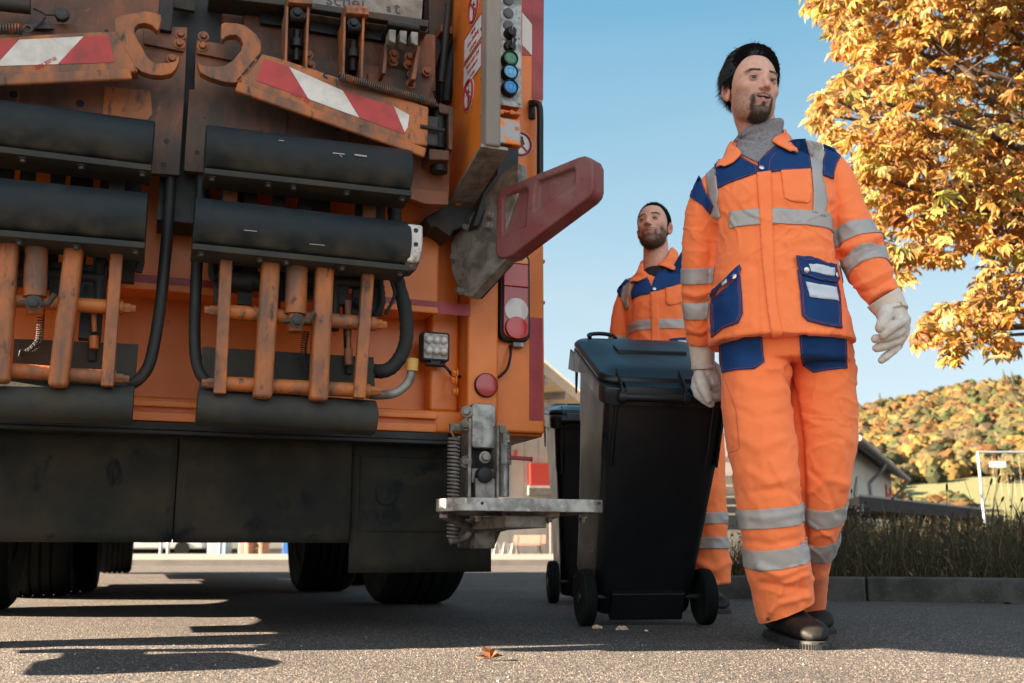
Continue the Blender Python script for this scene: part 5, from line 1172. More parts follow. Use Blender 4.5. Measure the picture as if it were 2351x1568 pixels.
def chain(b, pts):                      # (px, py, Y, r px) tapered rounded segments for fingers
    q = [(at(a, c, Y), px_r(r, at(a, c, Y))) for a, c, Y, r in pts]
    b.tube([p for p, r in q], [r for p, r in q], 14)
    for p, r in q: b.lathe(p-V((0, 0, r)), (0, 0, 1), [(r*.05, 0)]+[(r*math.sin(R(a)), r-r*math.cos(R(a))) for a in range(20, 180, 20)]+[(r*.05, 2*r)], 14)
def person_body(name, label, group, pieces, extra):
    vs_, fs, cs = [], [], []
    for pts, f_, col, Mx in pieces:
        k = len(vs_); flip = Mx.determinant() < 0
        vs_ += [Mx @ V(p) for p in pts]; fs += [tuple(i+k for i in (reversed(f) if flip else f)) for f in f_]; cs.append(col)
    k = len(vs_); vs_ += extra.v; fs += [tuple(i+k for i in f) for f in extra.f]; cs.append(np.tile(SKIN*np.array((.98, .93, .92)), (len(extra.v), 1)))
    me = bpy.data.meshes.new(name); me.from_pydata([tuple(v) for v in vs_], [], fs); set_col(me, np.concatenate(cs))
    for p in me.polygons: p.use_smooth = True
    o = obj(name, me, M['skin']); tag(o, label, 'person', group); return o

# ================= worker in front ============================================
Y0 = 3.03
pieces = []
H1 = face_frame(at(1724, 206, 3.0), R(13), R(-5), R(-3))
parts1 = make_head(H1, 'a', 'circle', 1, pieces, 1.04, 'slick')
ex = MB(); limb(ex, [(1722, 215, 3.05, 48), (1730, 260, 3.04, 46), (1737, 300, 3.04, 42), (1742, 350, 3.05, 38), (1745, 400, 3.06, 40)])
limb(ex, [(1750, 400, 3.04, 70), (1760, 600, 3.04, 80), (1780, 800, 3.04, 80)]); limb(ex, [(1640, 440, 3.06, 25), (1605, 620, 3.1, 22), (1611, 800, 3.18, 15)]); limb(ex, [(1890, 400, 3.03, 25), (1970, 570, 3.0, 24), (2035, 700, 2.92, 15)])
limb(ex, [(1745, 850, 3.02, 40), (1768, 1130, 2.97, 30), (1796, 1370, 3.04, 18)]); limb(ex, [(1880, 850, 3.05, 40), (1880, 1130, 3.12, 28), (1866, 1340, 3.34, 16)])
p1 = person_body('person', 'bearded man in orange work suit and grey turtleneck, front one of the two workers', None, pieces, ex)
parts1(p1)
# turtleneck
b = MB(); torso_rings([(296, 1696, 1790, 3.035, .064), (299, 1688, 1797, 3.035, .07), (306, 1687, 1799, 3.03, .072), (314, 1691, 1797, 3.03, .07), (322, 1694, 1794, 3.03, .068), (332, 1692, 1799, 3.03, .073), (345, 1690, 1802, 3.03, .078), (365, 1685, 1808, 3.03, .09), (392, 1672, 1830, 3.03, .105), (430, 1668, 1840, 3.05, .11)], b)
kn = vox(b, .005, 2)
zl_, zh_ = at(1743, 352, 3.03).z, at(1743, 312, 3.03).z; xc_ = at(1743, 320, 3.03).x
for v in kn.vertices: t_ = min(1, max(0, (v.co.z-zl_)/(zh_-zl_))); v.co.z += (v.co.x-xc_)*.32*t_*t_
kn.update()
wrinkle(kn, [([(1690, 316), (1740, 326), (1795, 312)], 4, -.004), ([(1700, 345), (1740, 352), (1785, 335)], 4, -.003), ([(1715, 360), (1740, 378)], 4, .003)], .001, (16, 16, 34), 3, .001); obj('turtleneck', kn, M['knit'], p1)
# jacket
b = MB()
torso_rings([(352, 1688, 1818, 3.045, .075), (362, 1668, 1842, 3.045, .09), (385, 1640, 1880, 3.04, .112), (420, 1622, 1912, 3.035, .132), (480, 1618, 1916, 3.03, .148), (560, 1634, 1910, 3.03, .155), (650, 1633, 1922, 3.03, .16), (720, 1631, 1938, 3.03, .168), (792, 1630, 1956, 3.03, .176)], b, yaw=R(6))
limb(b, [(1668, 408, 3.05, 36), (1632, 452, 3.06, 44), (1612, 510, 3.07, 40), (1605, 580, 3.08, 37), (1603, 640, 3.1, 36), (1604, 690, 3.12, 37), (1607, 730, 3.14, 36), (1609, 787, 3.18, 29)])
limb(b, [(1868, 372, 3.05, 38), (1905, 405, 3.04, 47), (1930, 460, 3.03, 48), (1952, 520, 3.02, 49), (1974, 570, 3.0, 52), (1992, 615, 2.96, 48), (2010, 650, 2.94, 43), (2030, 686, 2.92, 36)])
jk = vox(b, .0048, 6)
F1 = [([(1925, 590), (1965, 578), (2020, 560)], 7, -.011), ([(1935, 575), (1975, 560), (2030, 538)], 9, .009), ([(1935, 612), (1965, 604), (2010, 580)], 6, .006), ([(1960, 660), (2000, 645), (2048, 618)], 6, .007), ([(1975, 672), (2010, 662), (2052, 636)], 5, -.006), ([(1910, 470), (1918, 520), (1925, 580)], 7, -.012), ([(1930, 440), (1945, 500), (1975, 540)], 12, .004),
      ([(1578, 690), (1600, 698), (1632, 690)], 7, -.008), ([(1575, 672), (1600, 680), (1632, 672)], 8, .007), ([(1585, 755), (1610, 762), (1635, 750)], 6, .006), ([(1584, 770), (1610, 775), (1635, 764)], 5, -.005), ([(1640, 520), (1636, 600), (1634, 690)], 6, -.014), ([(1648, 470), (1640, 540)], 8, -.006), ([(1600, 480), (1596, 560), (1594, 650)], 12, .004),
      ([(1690, 640), (1700, 720), (1690, 780)], 14, .004), ([(1730, 500), (1738, 640), (1742, 770)], 5, -.003), ([(1860, 620), (1840, 700), (1850, 770)], 14, -.004), ([(1800, 560), (1870, 540), (1905, 560)], 10, .004), ([(1720, 420), (1690, 480), (1670, 530)], 12, .004), ([(1660, 620), (1700, 600), (1730, 610)], 10, -.003), ([(1650, 700), (1700, 690)], 12, .003), ([(1780, 600), (1820, 640), (1880, 650)], 12, .0035), ([(1790, 450), (1850, 470)], 10, .003), ([(1640, 780), (1690, 770), (1770, 760), (1860, 765), (1950, 785)], 5, .002)]
wrinkle(jk, F1, .0048, (8, 8, 6), 1)
bv1 = mesh_bvh(jk)
jacket = obj('jacket', jk, M['fluo'], p1)
# yoke, shoulders
W1 = jacket
patch('navy_yoke', [(1668, 372), (1700, 360), (1738, 382), (1738, 398), (1733, 400), (1700, 412), (1672, 422), (1650, 433), (1645, 418), (1640, 378), (1650, 366)], bv1, .003, M['navy'], W1, stitch=1)
patch('navy_yoke', [(1740, 372), (1770, 345), (1820, 320), (1850, 318), (1856, 340), (1862, 390), (1800, 392), (1739, 400)], bv1, .003, M['navy'], W1, stitch=1)
patch('navy_shoulder', [(1890, 330), (1915, 340), (1930, 360), (1921, 376), (1912, 412), (1887, 403), (1888, 380), (1893, 355)], bv1, .003, M['navy'], W1, stitch=1)
patch('navy_shoulder', [(1604, 402), (1609, 408), (1620, 440), (1640, 470), (1632, 492), (1612, 472), (1585, 452), (1592, 428)], bv1, .003, M['navy'], W1, stitch=1)
patch('reflective_brace', [(1620, 400), (1643, 378), (1646, 410), (1650, 440), (1648, 465), (1656, 498), (1650, 503), (1636, 498), (1640, 474), (1625, 440)], bv1, .0034, M['reflect'], W1)
patch('reflective_brace', [(1849, 320), (1887, 328), (1893, 355), (1888, 375), (1886, 398), (1893, 430), (1898, 460), (1894, 498), (1865, 488), (1867, 440), (1863, 390), (1856, 345)], bv1, .0034, M['reflect'], W1)
# chest band and sleeve bands
zc = at(1770, 512, Y0-.15).z; zd = at(1770, 480, Y0-.15).z
cc_ = at(1770, 500, 3.03)
o = band('reflective_band', jk, (cc_.x, cc_.y, zc-.006), (cc_.x, cc_.y, zd), .3, M['reflect'], W1, filt=lambda c: abs(c.x-cc_.x) < (.168 if c.x < cc_.x else .176) and (c.x > cc_.x-.16 or c.y > 2.98))
def limb_band(A, B, r=.085, par=W1, me=jk, name='reflective_band'):
    a = at(*A); c = at(*B); return band(name, me, a, c, r, M['reflect'], par)
limb_band((1603, 615, 3.09), (1604, 651, 3.105), .075); limb_band((1605, 690, 3.12), (1608, 727, 3.14), .075)
limb_band((1957, 527, 3.01), (1969, 562, 3.0), .095); limb_band((1983, 592, 2.98), (1999, 625, 2.955), .09)
# placket, pockets
patch('front_placket', [(1737, 398), (1769, 394), (1773, 500), (1777, 620), (1783, 700), (1796, 771), (1772, 774), (1761, 700), (1750, 600), (1744, 500)], bv1, .0045, M['fluo'], W1)
patch('chest_pocket', [(1792, 392), (1860, 388), (1864, 440), (1860, 462), (1853, 467), (1813, 462), (1801, 455), (1796, 420)], bv1, .0032, M['fluo'], W1)
pk1 = patch('hip_pocket', [(1829, 620), (1918, 640), (1927, 670), (1932, 755), (1900, 750), (1853, 738), (1840, 724), (1836, 670)], bv1, .004, M['navy'], W1, stitch=2)
fl1 = patch('pocket_flap', [(1825, 588), (1860, 592), (1915, 608), (1923, 640), (1918, 651), (1875, 645), (1838, 632), (1829, 612)], bv1, .0085, M['navy'], W1, stitch=1)
patch('pocket_label', [(1853, 606), (1910, 616), (1911, 637), (1857, 628)], bv1, .0105, M['label'], fl1)
patch('pocket_label', [(1848, 648), (1917, 661), (1923, 692), (1858, 682)], bv1, .0062, M['label'], pk1)
pk2 = patch('hip_pocket', [(1633, 690), (1700, 630), (1704, 680), (1706, 720), (1696, 742), (1660, 755), (1635, 776), (1633, 730)], bv1, .004, M['navy'], W1, stitch=2)
fl2 = patch('pocket_flap', [(1627, 680), (1640, 668), (1670, 640), (1700, 608), (1703, 620), (1696, 636), (1660, 660), (1631, 688)], bv1, .0085, M['navy'], W1, stitch=1)
patch('pocket_label', [(1663, 652), (1673, 643), (1674, 650), (1664, 659)], bv1, .0105, M['label'], fl2)
for px, py, par in ((1849, 621, fl1), (1916, 633, fl1), (1689, 638, fl2), (1634, 678, fl2), (1747, 388, W1)):
    h, n_ = hit(bv1, px, py, .010 if par is not W1 else .0065)
    if h: b = MB(); b.lathe(h, n_, [(.0085, 0), (.0085, .0015), (.006, .003), (.002, .0033)], 18); b.build('snap_button', M['stud'], par)
seam([(1702, 357), (1720, 366), (1738, 382)], bv1, .004, W1, 'stitch')
seam([(1780, 352), (1768, 370), (1765, 392)], bv1, .004, W1, 'stitch')
seam([(1632, 796), (1690, 783), (1780, 762), (1870, 768), (1950, 790)], bv1, .0012, W1, 'stitch', .0005)
bvc = mesh_bvh(jk, kn)
def leaf_of_collar(inner, outer, bvh, parent, off=.013):
    def lift(q):
        h, n_ = hit(bvh, q[0], q[1], off); g_ = at(*q)
        return h if (h is not None and abs(h.y-g_.y) < .07) else g_
    A_ = smoothpath([lift(q) for q in inner], 6); B_ = smoothpath([lift(q) for q in outer], 6); m_ = min(len(A_), len(B_)); K = 5; vv = []
    for i in range(m_):
        for k in range(K+1): t = k/K; vv.append(A_[i].lerp(B_[i], t)+V((0, -.005*math.sin(math.pi*t), .004*math.sin(math.pi*t))))
    b = MB(); b.add(vv, [(i*(K+1)+k, i*(K+1)+k+1, (i+1)*(K+1)+k+1, (i+1)*(K+1)+k) for i in range(m_-1) for k in range(K)]); o = b.build('collar_leaf', M['fluo'], parent, smooth=80)
    s_ = o.modifiers.new('sm', 'SMOOTH'); s_.iterations = 3; s = o.modifiers.new('solid', 'SOLIDIFY'); s.thickness = .0045; s.offset = 0; return o
patch('turtleneck_front', [(1688, 318), (1745, 330), (1799, 303), (1795, 322), (1782, 334), (1762, 350), (1739, 375), (1718, 364), (1700, 356), (1690, 342)], bvc, .0035, M['knit'], p1, thick=.003)
leaf_of_collar([(1690, 326, 3.02), (1693, 338, 2.985), (1698, 349, 2.955), (1704, 359, 2.93), (1697, 369, 2.925), (1684, 381, 2.915), (1666, 390, 2.91)], [(1676, 328, 3.04), (1670, 337, 3.02), (1664, 350, 3.0), (1658, 364, 2.97), (1653, 376, 2.95), (1650, 386, 2.93), (1649, 390, 2.92)], bvc, W1)
leaf_of_collar([(1793, 303, 3.01), (1790, 310, 2.99), (1781, 320, 2.96), (1769, 330, 2.93), (1778, 338, 2.925), (1793, 347, 2.92), (1812, 356, 2.92)], [(1803, 301, 3.03), (1808, 307, 3.03), (1816, 315, 3.01), (1822, 325, 3.0), (1825, 338, 2.97), (1827, 350, 2.94), (1828, 359, 2.93)], bvc, W1)
b = MB(); q = [at(*a) for a in ((1689, 328, 3.02), (1684, 322, 3.09), (1700, 312, 3.13), (1745, 300, 3.15), (1790, 292, 3.12), (1799, 296, 3.04))]; q2 = [at(*a) for a in ((1684, 350, 3.0), (1668, 348, 3.09), (1690, 350, 3.16), (1745, 345, 3.19), (1805, 335, 3.15), (1812, 325, 3.03))]
q = smoothpath(q, 5); q2 = smoothpath(q2, 5); b.add(q+q2, [(i, i+1, len(q)+i+1, len(q)+i) for i in range(len(q)-1)]); o = b.build('collar', M['fluo'], W1, smooth=80); s = o.modifiers.new('s', 'SOLIDIFY'); s.thickness = .004
# trousers
b = MB()
torso_rings([(745, 1660, 1935, 3.04, .14), (800, 1655, 1945, 3.04, .145), (835, 1656, 1950, 3.04, .13)], b)
limb(b, [(1722, 790, 3.03, 68), (1736, 850, 3.02, 79), (1738, 920, 3.0, 79), (1746, 1000, 2.98, 78), (1761, 1090, 2.97, 74), (1771, 1180, 2.98, 74), (1785, 1290, 3.0, 73), (1794, 1350, 3.02, 70), (1799, 1395, 3.03, 67), (1802, 1428, 3.04, 62)])
limb(b, [(1885, 790, 3.06, 68), (1889, 860, 3.06, 72), (1888, 930, 3.07, 75), (1886, 1010, 3.09, 77), (1882, 1090, 3.1, 70), (1876, 1160, 3.12, 62), (1868, 1230, 3.17, 54), (1862, 1290, 3.25, 42), (1858, 1340, 3.34, 39), (1856, 1386, 3.42, 38)])
tr = vox(b, .0048, 5)
F2 = [([(1770, 1400), (1800, 1340), (1850, 1318)], 8, .010), ([(1748, 1340), (1790, 1345), (1850, 1352)], 9, -.008), ([(1745, 1300), (1790, 1322), (1845, 1300)], 9, .009), ([(1760, 1420), (1790, 1385), (1850, 1370)], 8, .008), ([(1835, 1300), (1840, 1380)], 7, -.008), ([(1805, 850), (1822, 900), (1838, 1000), (1843, 1100), (1850, 1250)], 7, -.016), ([(1760, 850), (1790, 848), (1812, 862)], 6, .006), ([(1700, 880), (1760, 900), (1812, 890)], 12, .005), ([(1690, 1000), (1740, 1030), (1800, 1010)], 12, .005), ([(1680, 930), (1730, 960), (1800, 950)], 10, -.004), ([(1720, 1080), (1770, 1110), (1830, 1090)], 12, .006), ([(1730, 1130), (1790, 1120), (1835, 1140)], 9, -.005), ([(1770, 1060), (1800, 1120), (1835, 1170)], 7, .005), ([(1840, 880), (1900, 900), (1945, 870)], 10, .004), ([(1850, 1000), (1910, 990), (1955, 1010)], 14, .005), ([(1930, 1020), (1940, 1060), (1935, 1120)], 8, .008), ([(1860, 1130), (1900, 1100), (1940, 1110)], 9, .006), ([(1860, 1080), (1900, 1120), (1920, 1180)], 7, -.005), ([(1855, 1240), (1880, 1225), (1905, 1225)], 6, .006), ([(1820, 800), (1815, 835)], 8, -.006), ([(1700, 820), (1690, 900), (1700, 980)], 12, .003), ([(1865, 1330), (1885, 1320)], 7, .005), ([(1690, 1180), (1760, 1190), (1845, 1175)], 8, .003), ([(1700, 1240), (1770, 1250), (1850, 1235)], 8, -.004)]
wrinkle(tr, F2, .0055, (7, 7, 6), 5)
bm = bmesh.new(); bm.from_mesh(tr); A_, C_ = at(1748, 1430, 3.02), at(1858, 1384, 3.02); n_ = (C_-A_).cross(V((0, 1, 0))).normalized(); n_ = n_ if n_.z < 0 else -n_
gf = [f for f in bm.faces if proj(f.calc_center_median())[0] < 1872 and f.calc_center_median().z < .24 and f.calc_center_median().y < 3.22]; ge = {e for f in gf for e in f.edges}; gv = {v for f in gf for v in f.verts}
bmesh.ops.bisect_plane(bm, geom=gf+list(ge)+list(gv), plane_co=A_, plane_no=n_, clear_outer=True); bm.to_mesh(tr); bm.free()
bv2 = mesh_bvh(tr); trousers = obj('trousers', tr, M['fluo'], p1); W2 = trousers
for A, B, r in (((1769, 1162, 2.975), (1775, 1206, 2.98), .13), ((1778, 1247, 2.99), (1785, 1290, 3.0), .13), ((1890, 1150, 3.09), (1887, 1190, 3.12), .1), ((1884, 1218, 3.15), (1880, 1258, 3.2), .1)):
    limb_band(A, B, r, W2, tr)
patch('trouser_pocket', [(1653, 790), (1700, 776), (1750, 772), (1753, 815), (1755, 832), (1732, 848), (1690, 850), (1660, 856), (1655, 830)], bv2, .0035, M['navy'], W2, stitch=1)
patch('trouser_pocket', [(1834, 764), (1900, 766), (1941, 776), (1943, 815), (1944, 846), (1900, 850), (1868, 856), (1845, 840), (1838, 820), (1836, 790)], bv2, .0035, M['navy'], W2, stitch=1)
seam([(1664, 870), (1690, 940), (1698, 1030), (1690, 1034), (1673, 1040)], bv2, .0014, W2, 'stitch', .0006)
for px, py in ((1763, 1420),):
    h, n_ = hit(bv2, px, py, .001); b = MB(); b.lathe(h, n_, [(.006, 0), (.006, .001), (.002, .002)], 12); b.build('hem_stud', M['stud'], W2)
# shoes
hA = atz(1778, 1462, 0); tA = atz(1862, 1492, 0); shoe(p1, (hA.x, hA.y+.02, 0), (tA.x+.02, tA.y-.005, 0), .135, .054)
hB = V((.985, 3.6, 0)); tB = atz(1896, 1457, 0); shoe(p1, hB, (tB.x, tB.y, 0), .135, .05)
# gloves: cuff is a part of the glove
def glove(person, cuff, pieces_, wr, mcuff=M['cuff']):
    b = MB()
    for pts in pieces_: chain(b, pts)
    me = vox(b, .0021, 5); wrinkle(me, wr, .0009, (40, 40, 40), 2, .0006); g_ = obj('glove', me, M['leather'], person)
    P3 = [at(px, py, Y) for px, py, Y, r in cuff]; b = MB(); b.tube(P3, [px_r(q[3], p) for q, p in zip(cuff, P3)], 32, caps=False)
    o = b.build('glove_cuff', mcuff, g_, smooth=80); s = o.modifiers.new('s', 'SOLIDIFY'); s.thickness = .0025
    sb = o.modifiers.new('sub', 'SUBSURF'); sb.levels = 1; sb.render_levels = 1
    b = MB(); r0 = px_r(cuff[-1][3], P3[-1]); b.lathe(P3[-1], (P3[-1]-P3[-2]).normalized(), [(r0*1.02, -.006), (r0*1.05, -.004), (r0*1.05, .004), (r0*1.02, .006)], 32); b.build('cuff_hem', M['leather'], g_)
    return g_
glove(p1, [(2027, 682, 2.92, 42), (2034, 692, 2.92, 41), (2042, 704, 2.915, 38), (2048, 716, 2.91, 35)],
      [[(2044, 708, 2.91, 30), (2054, 725, 2.905, 27), (2064, 742, 2.9, 23)], [(2060, 715, 2.92, 22), (2072, 740, 2.91, 18), (2070, 765, 2.91, 17), (2062, 785, 2.915, 13)],
       [(2036, 714, 2.885, 17), (2030, 735, 2.86, 15.5), (2022, 750, 2.85, 13), (2020, 754, 2.85, 11)],
       [(2080, 733, 2.9, 11.5), (2062, 742, 2.865, 12.5), (2042, 756, 2.85, 12), (2027, 771, 2.85, 9)],
       [(2079, 752, 2.905, 11), (2058, 766, 2.88, 11), (2030, 776, 2.865, 10.5), (2010, 778, 2.87, 10)],
       [(2072, 775, 2.91, 10.5), (2050, 787, 2.89, 10.5), (2026, 796, 2.88, 10.5), (2013, 799, 2.885, 9.5)],
       [(2063, 793, 2.92, 9.5), (2050, 806, 2.905, 9.5), (2032, 820, 2.9, 9.5), (2024, 827, 2.905, 8)]],
      [([(2048, 748), (2062, 736), (2078, 731)], 3, -.003), ([(2030, 738), (2040, 722)], 3, -.0012)])
glove(p1, [(1610, 786, 3.19, 29), (1611, 800, 3.195, 29), (1613, 822, 3.2, 28), (1614, 843, 3.205, 26)],
      [[(1614, 838, 3.21, 24), (1618, 858, 3.215, 25), (1628, 876, 3.22, 23), (1636, 888, 3.23, 18)], [(1634, 850, 3.24, 17), (1645, 872, 3.25, 15)],
       [(1606, 862, 3.19, 14), (1613, 885, 3.175, 14), (1621, 905, 3.17, 12), (1626, 918, 3.17, 9)],
       [(1600, 868, 3.26, 11), (1597, 888, 3.27, 11), (1603, 905, 3.25, 11), (1618, 918, 3.22, 10.5), (1632, 928, 3.2, 8.5)],
       [(1636, 885, 3.25, 12), (1640, 900, 3.24, 13), (1641, 912, 3.235, 12)],
       [(1648, 885, 3.26, 11), (1652, 903, 3.25, 11.5), (1650, 912, 3.25, 10)],
       [(1655, 880, 3.28, 9.5), (1661, 898, 3.27, 9.5)]],
      [([(1630, 866), (1636, 885), (1634, 898)], 3, -.003)])

# ================= worker behind ==============================================
Y2 = 4.5
pieces = []
H2 = face_frame(at(1501, 521, 4.5), R(-24), R(8), R(1.5))
parts2 = make_head(H2, 'b', 'full', 0, pieces, 1.0, 'short', .97)
ex = MB(); limb(ex, [(1505, 540, 4.54, 26), (1506, 580, 4.53, 29), (1508, 620, 4.53, 32), (1512, 660, 4.53, 50)]); limb(ex, [(1515, 660, 4.53, 45), (1520, 860, 4.53, 48)])
limb(ex, [(1438, 680, 4.55, 14), (1418, 800, 4.55, 12), (1425, 890, 4.6, 9)]); limb(ex, [(1595, 680, 4.5, 14), (1612, 800, 4.5, 12), (1600, 900, 4.6, 9)])
limb(ex, [(1605, 880, 4.52, 22), (1632, 1380, 4.45, 14)]); limb(ex, [(1530, 880, 4.5, 22), (1520, 1380, 4.9, 12)])
p2 = person_body('person', 'man with short hair and full dark beard in orange work jacket behind the front bin', None, pieces, ex)
parts2(p2)
b = MB(); torso_rings([(618, 1480, 1534, 4.52, .07), (640, 1470, 1545, 4.52, .085), (680, 1462, 1560, 4.52, .1)], b); ts = vox(b, .008, 2); obj('shirt', ts, M['tshirt'], p2)
b = MB()
torso_rings([(632, 1468, 1550, 4.54, .08), (642, 1452, 1572, 4.54, .1), (662, 1436, 1595, 4.54, .125), (700, 1434, 1602, 4.53, .145), (760, 1440, 1600, 4.53, .155), (830, 1440, 1602, 4.53, .16), (905, 1436, 1608, 4.53, .165)], b, yaw=R(-8))
limb(b, [(1448, 664, 4.54, 20), (1436, 690, 4.55, 22), (1426, 730, 4.56, 23), (1420, 790, 4.57, 23), (1424, 850, 4.62, 22), (1440, 900, 4.7, 18)])
limb(b, [(1582, 655, 4.54, 22), (1600, 690, 4.53, 25), (1610, 740, 4.52, 25), (1615, 800, 4.52, 24), (1606, 870, 4.6, 20)])
jk2 = vox(b, .008, 5)
wrinkle(jk2, [([(1450, 690), (1446, 750), (1444, 800)], 5, -.010), ([(1480, 700), (1460, 740)], 7, .005), ([(1530, 740), (1570, 760)], 7, .005), ([(1470, 760), (1500, 790)], 7, .005), ([(1560, 690), (1590, 740)], 6, -.005)], .005, (7, 7, 5), 9)
bvj = mesh_bvh(jk2); j2 = obj('jacket', jk2, M['fluo'], p2)
patch('navy_yoke', [(1458, 640), (1478, 626), (1491, 645), (1498, 664), (1495, 673), (1464, 681), (1452, 688), (1450, 672), (1456, 656)], bvj, .004, M['navy'], j2, step=5)
patch('navy_yoke', [(1495, 662), (1500, 645), (1508, 628), (1530, 615), (1545, 612), (1564, 578), (1575, 578), (1575, 648), (1560, 652), (1536, 660), (1494, 672)], bvj, .004, M['navy'], j2, step=5)
patch('navy_shoulder', [(1446, 645), (1436, 640), (1418, 662), (1416, 668), (1425, 684), (1430, 672), (1432, 655)], bvj, .004, M['navy'], j2, step=5)
patch('reflective_brace', [(1439, 640), (1452, 636), (1452, 655), (1444, 690), (1446, 706), (1439, 712), (1432, 700), (1426, 685), (1432, 655)], bvj, .0055, M['reflect'], j2, step=5)
patch('reflective_brace', [(1566, 600), (1580, 600), (1582, 720), (1568, 720)], bvj, .0055, M['reflect'], j2, step=5)
zc = at(1500, 755, 4.38).z; zd = at(1500, 733, 4.38).z; c2_ = at(1520, 745, 4.53)
band('reflective_band', jk2, (c2_.x, c2_.y, zc), (c2_.x, c2_.y, zd), .3, M['reflect'], j2, filt=lambda c: abs(c.x-c2_.x) < .165)
limb_band((1422, 772, 4.56), (1420, 800, 4.57), .08, j2, jk2)
patch('front_placket', [(1494, 672), (1511, 670), (1513, 740), (1515, 830), (1497, 830), (1495, 740)], bvj, .006, M['fluo'], j2, step=5)
patch('chest_pocket', [(1528, 662), (1562, 655), (1566, 696), (1536, 702), (1529, 696)], bvj, .0035, M['fluo'], j2, step=5)
pf = patch('pocket_flap', [(1537, 778), (1575, 774), (1600, 778), (1600, 805), (1545, 800), (1538, 794)], bvj, .0045, M['navy'], j2, step=5)
lb = patch('pocket_label', [(1555, 783), (1600, 781), (1600, 793), (1556, 795)], bvj, .0065, M['label'], pf, step=5)
p_ = at(1598, 788, 4.33); text_obj('label_letter', 'R', .035, Matrix.Translation((hit(bvj, 1592, 787, .009)[0] or p_)) @ Matrix.Rotation(math.pi/2, 4, 'X'), M['blue_btn'], lb, bold=.001)
patch('hip_pocket', [(1542, 800), (1598, 806), (1598, 850), (1545, 850)], bvj, .0035, M['navy'], j2, step=5)
h, n_ = hit(bvj, 1549, 796, .0065); b = MB(); b.lathe(h, n_, [(.0085, 0), (.0085, .0015), (.002, .0033)], 18); b.build('snap_button', M['stud'], pf)
h, n_ = hit(bvj, 1502, 665, .0065); b = MB(); b.lathe(h, n_, [(.0085, 0), (.0085, .0015), (.002, .0033)], 18); b.build('snap_button', M['stud'], j2)
bvc = mesh_bvh(jk2, ts)
leaf_of_collar([(1477, 598, 4.52), (1478, 612, 4.47), (1481, 626, 4.44), (1487, 638, 4.42), (1480, 645, 4.41), (1466, 650, 4.41)], [(1471, 602, 4.55), (1466, 614, 4.5), (1459, 628, 4.47), (1453, 641, 4.45), (1450, 648, 4.44), (1449, 652, 4.43)], bvc, j2)
leaf_of_collar([(1538, 571, 4.54), (1533, 585, 4.48), (1522, 599, 4.44), (1508, 612, 4.41), (1522, 616, 4.41), (1546, 621, 4.42)], [(1546, 570, 4.56), (1556, 579, 4.54), (1559, 590, 4.51), (1556, 601, 4.48), (1552, 612, 4.45), (1549, 621, 4.43)], bvc, j2)
b = MB(); q = smoothpath([at(*a) for a in ((1476, 612, 4.46), (1474, 602, 4.55), (1490, 590, 4.62), (1520, 580, 4.63), (1545, 575, 4.58), (1545, 590, 4.5))], 5); q2 = smoothpath([at(*a) for a in ((1466, 640, 4.45), (1462, 640, 4.55), (1480, 640, 4.64), (1520, 635, 4.66), (1562, 630, 4.6), (1560, 625, 4.5))], 5)
b.add(q+q2, [(i, i+1, len(q)+i+1, len(q)+i) for i in range(len(q)-1)]); o = b.build('collar', M['fluo'], j2, smooth=80); s = o.modifiers.new('s', 'SOLIDIFY'); s.thickness = .004
b = MB(); torso_rings([(870, 1455, 1640, 4.53, .14), (930, 1455, 1645, 4.53, .14)], b)
limb(b, [(1600, 890, 4.54, 48), (1610, 960, 4.52, 48), (1617, 1040, 4.48, 46), (1625, 1120, 4.45, 40), (1632, 1180, 4.43, 36), (1635, 1240, 4.43, 35), (1636, 1300, 4.44, 40), (1641, 1342, 4.44, 36)])
limb(b, [(1515, 890, 4.54, 46), (1512, 1040, 4.6, 42), (1512, 1180, 4.75, 36), (1515, 1300, 4.9, 32)])
tr2 = vox(b, .008, 5); wrinkle(tr2, [([(1600, 1290), (1640, 1310), (1672, 1290)], 7, .009), ([(1605, 1330), (1650, 1330)], 6, -.007), ([(1640, 1040), (1650, 1100), (1640, 1150)], 7, .005)], .005, (7, 7, 5), 14)
t2 = obj('trousers', tr2, M['fluo'], p2)
limb_band((1631, 1178, 4.43), (1633, 1203, 4.43), .12, t2, tr2); limb_band((1634, 1233, 4.43), (1635, 1260, 4.43), .12, t2, tr2)
tS = atz(1658, 1410, 0); shoe(p2, (tS.x-.03, tS.y+.27, 0), (tS.x, tS.y, 0), .13, .052); shoe(p2, (.7, 5.15, 0), (.7, 4.87, 0), .13, .05)
gh = B2 @ V((.2, -.05, .88)); gp_ = proj(gh); gy = gh.y
def ghost_hand(px, py, Y, s):
    return [[(px, py-40*s, Y, 22*s), (px+4*s, py-10*s, Y, 22*s)]]+[[(px+dx*s, py-8*s, Y-.02, 10*s), (px+dx*s, py+14*s, Y-.05, 10*s), (px+dx*s, py+30*s, Y-.02, 9*s)] for dx in (-16, -5, 6, 16)]+[[(px-22*s, py-25*s, Y-.02, 11*s), (px-30*s, py, Y-.05, 9*s)]]
glove(p2, [(1440, 900, 4.7, 18), (1446, 925, 4.74, 17), (1450, 945, 4.78, 15)], ghost_hand(1452, 965, 4.8, .62), [])
glove(p2, [(1606, 870, 4.6, 20), (1598, 900, 4.7, 18), (1585, 925, 4.8, 16)], ghost_hand(1580, 945, 4.82, .62), [])
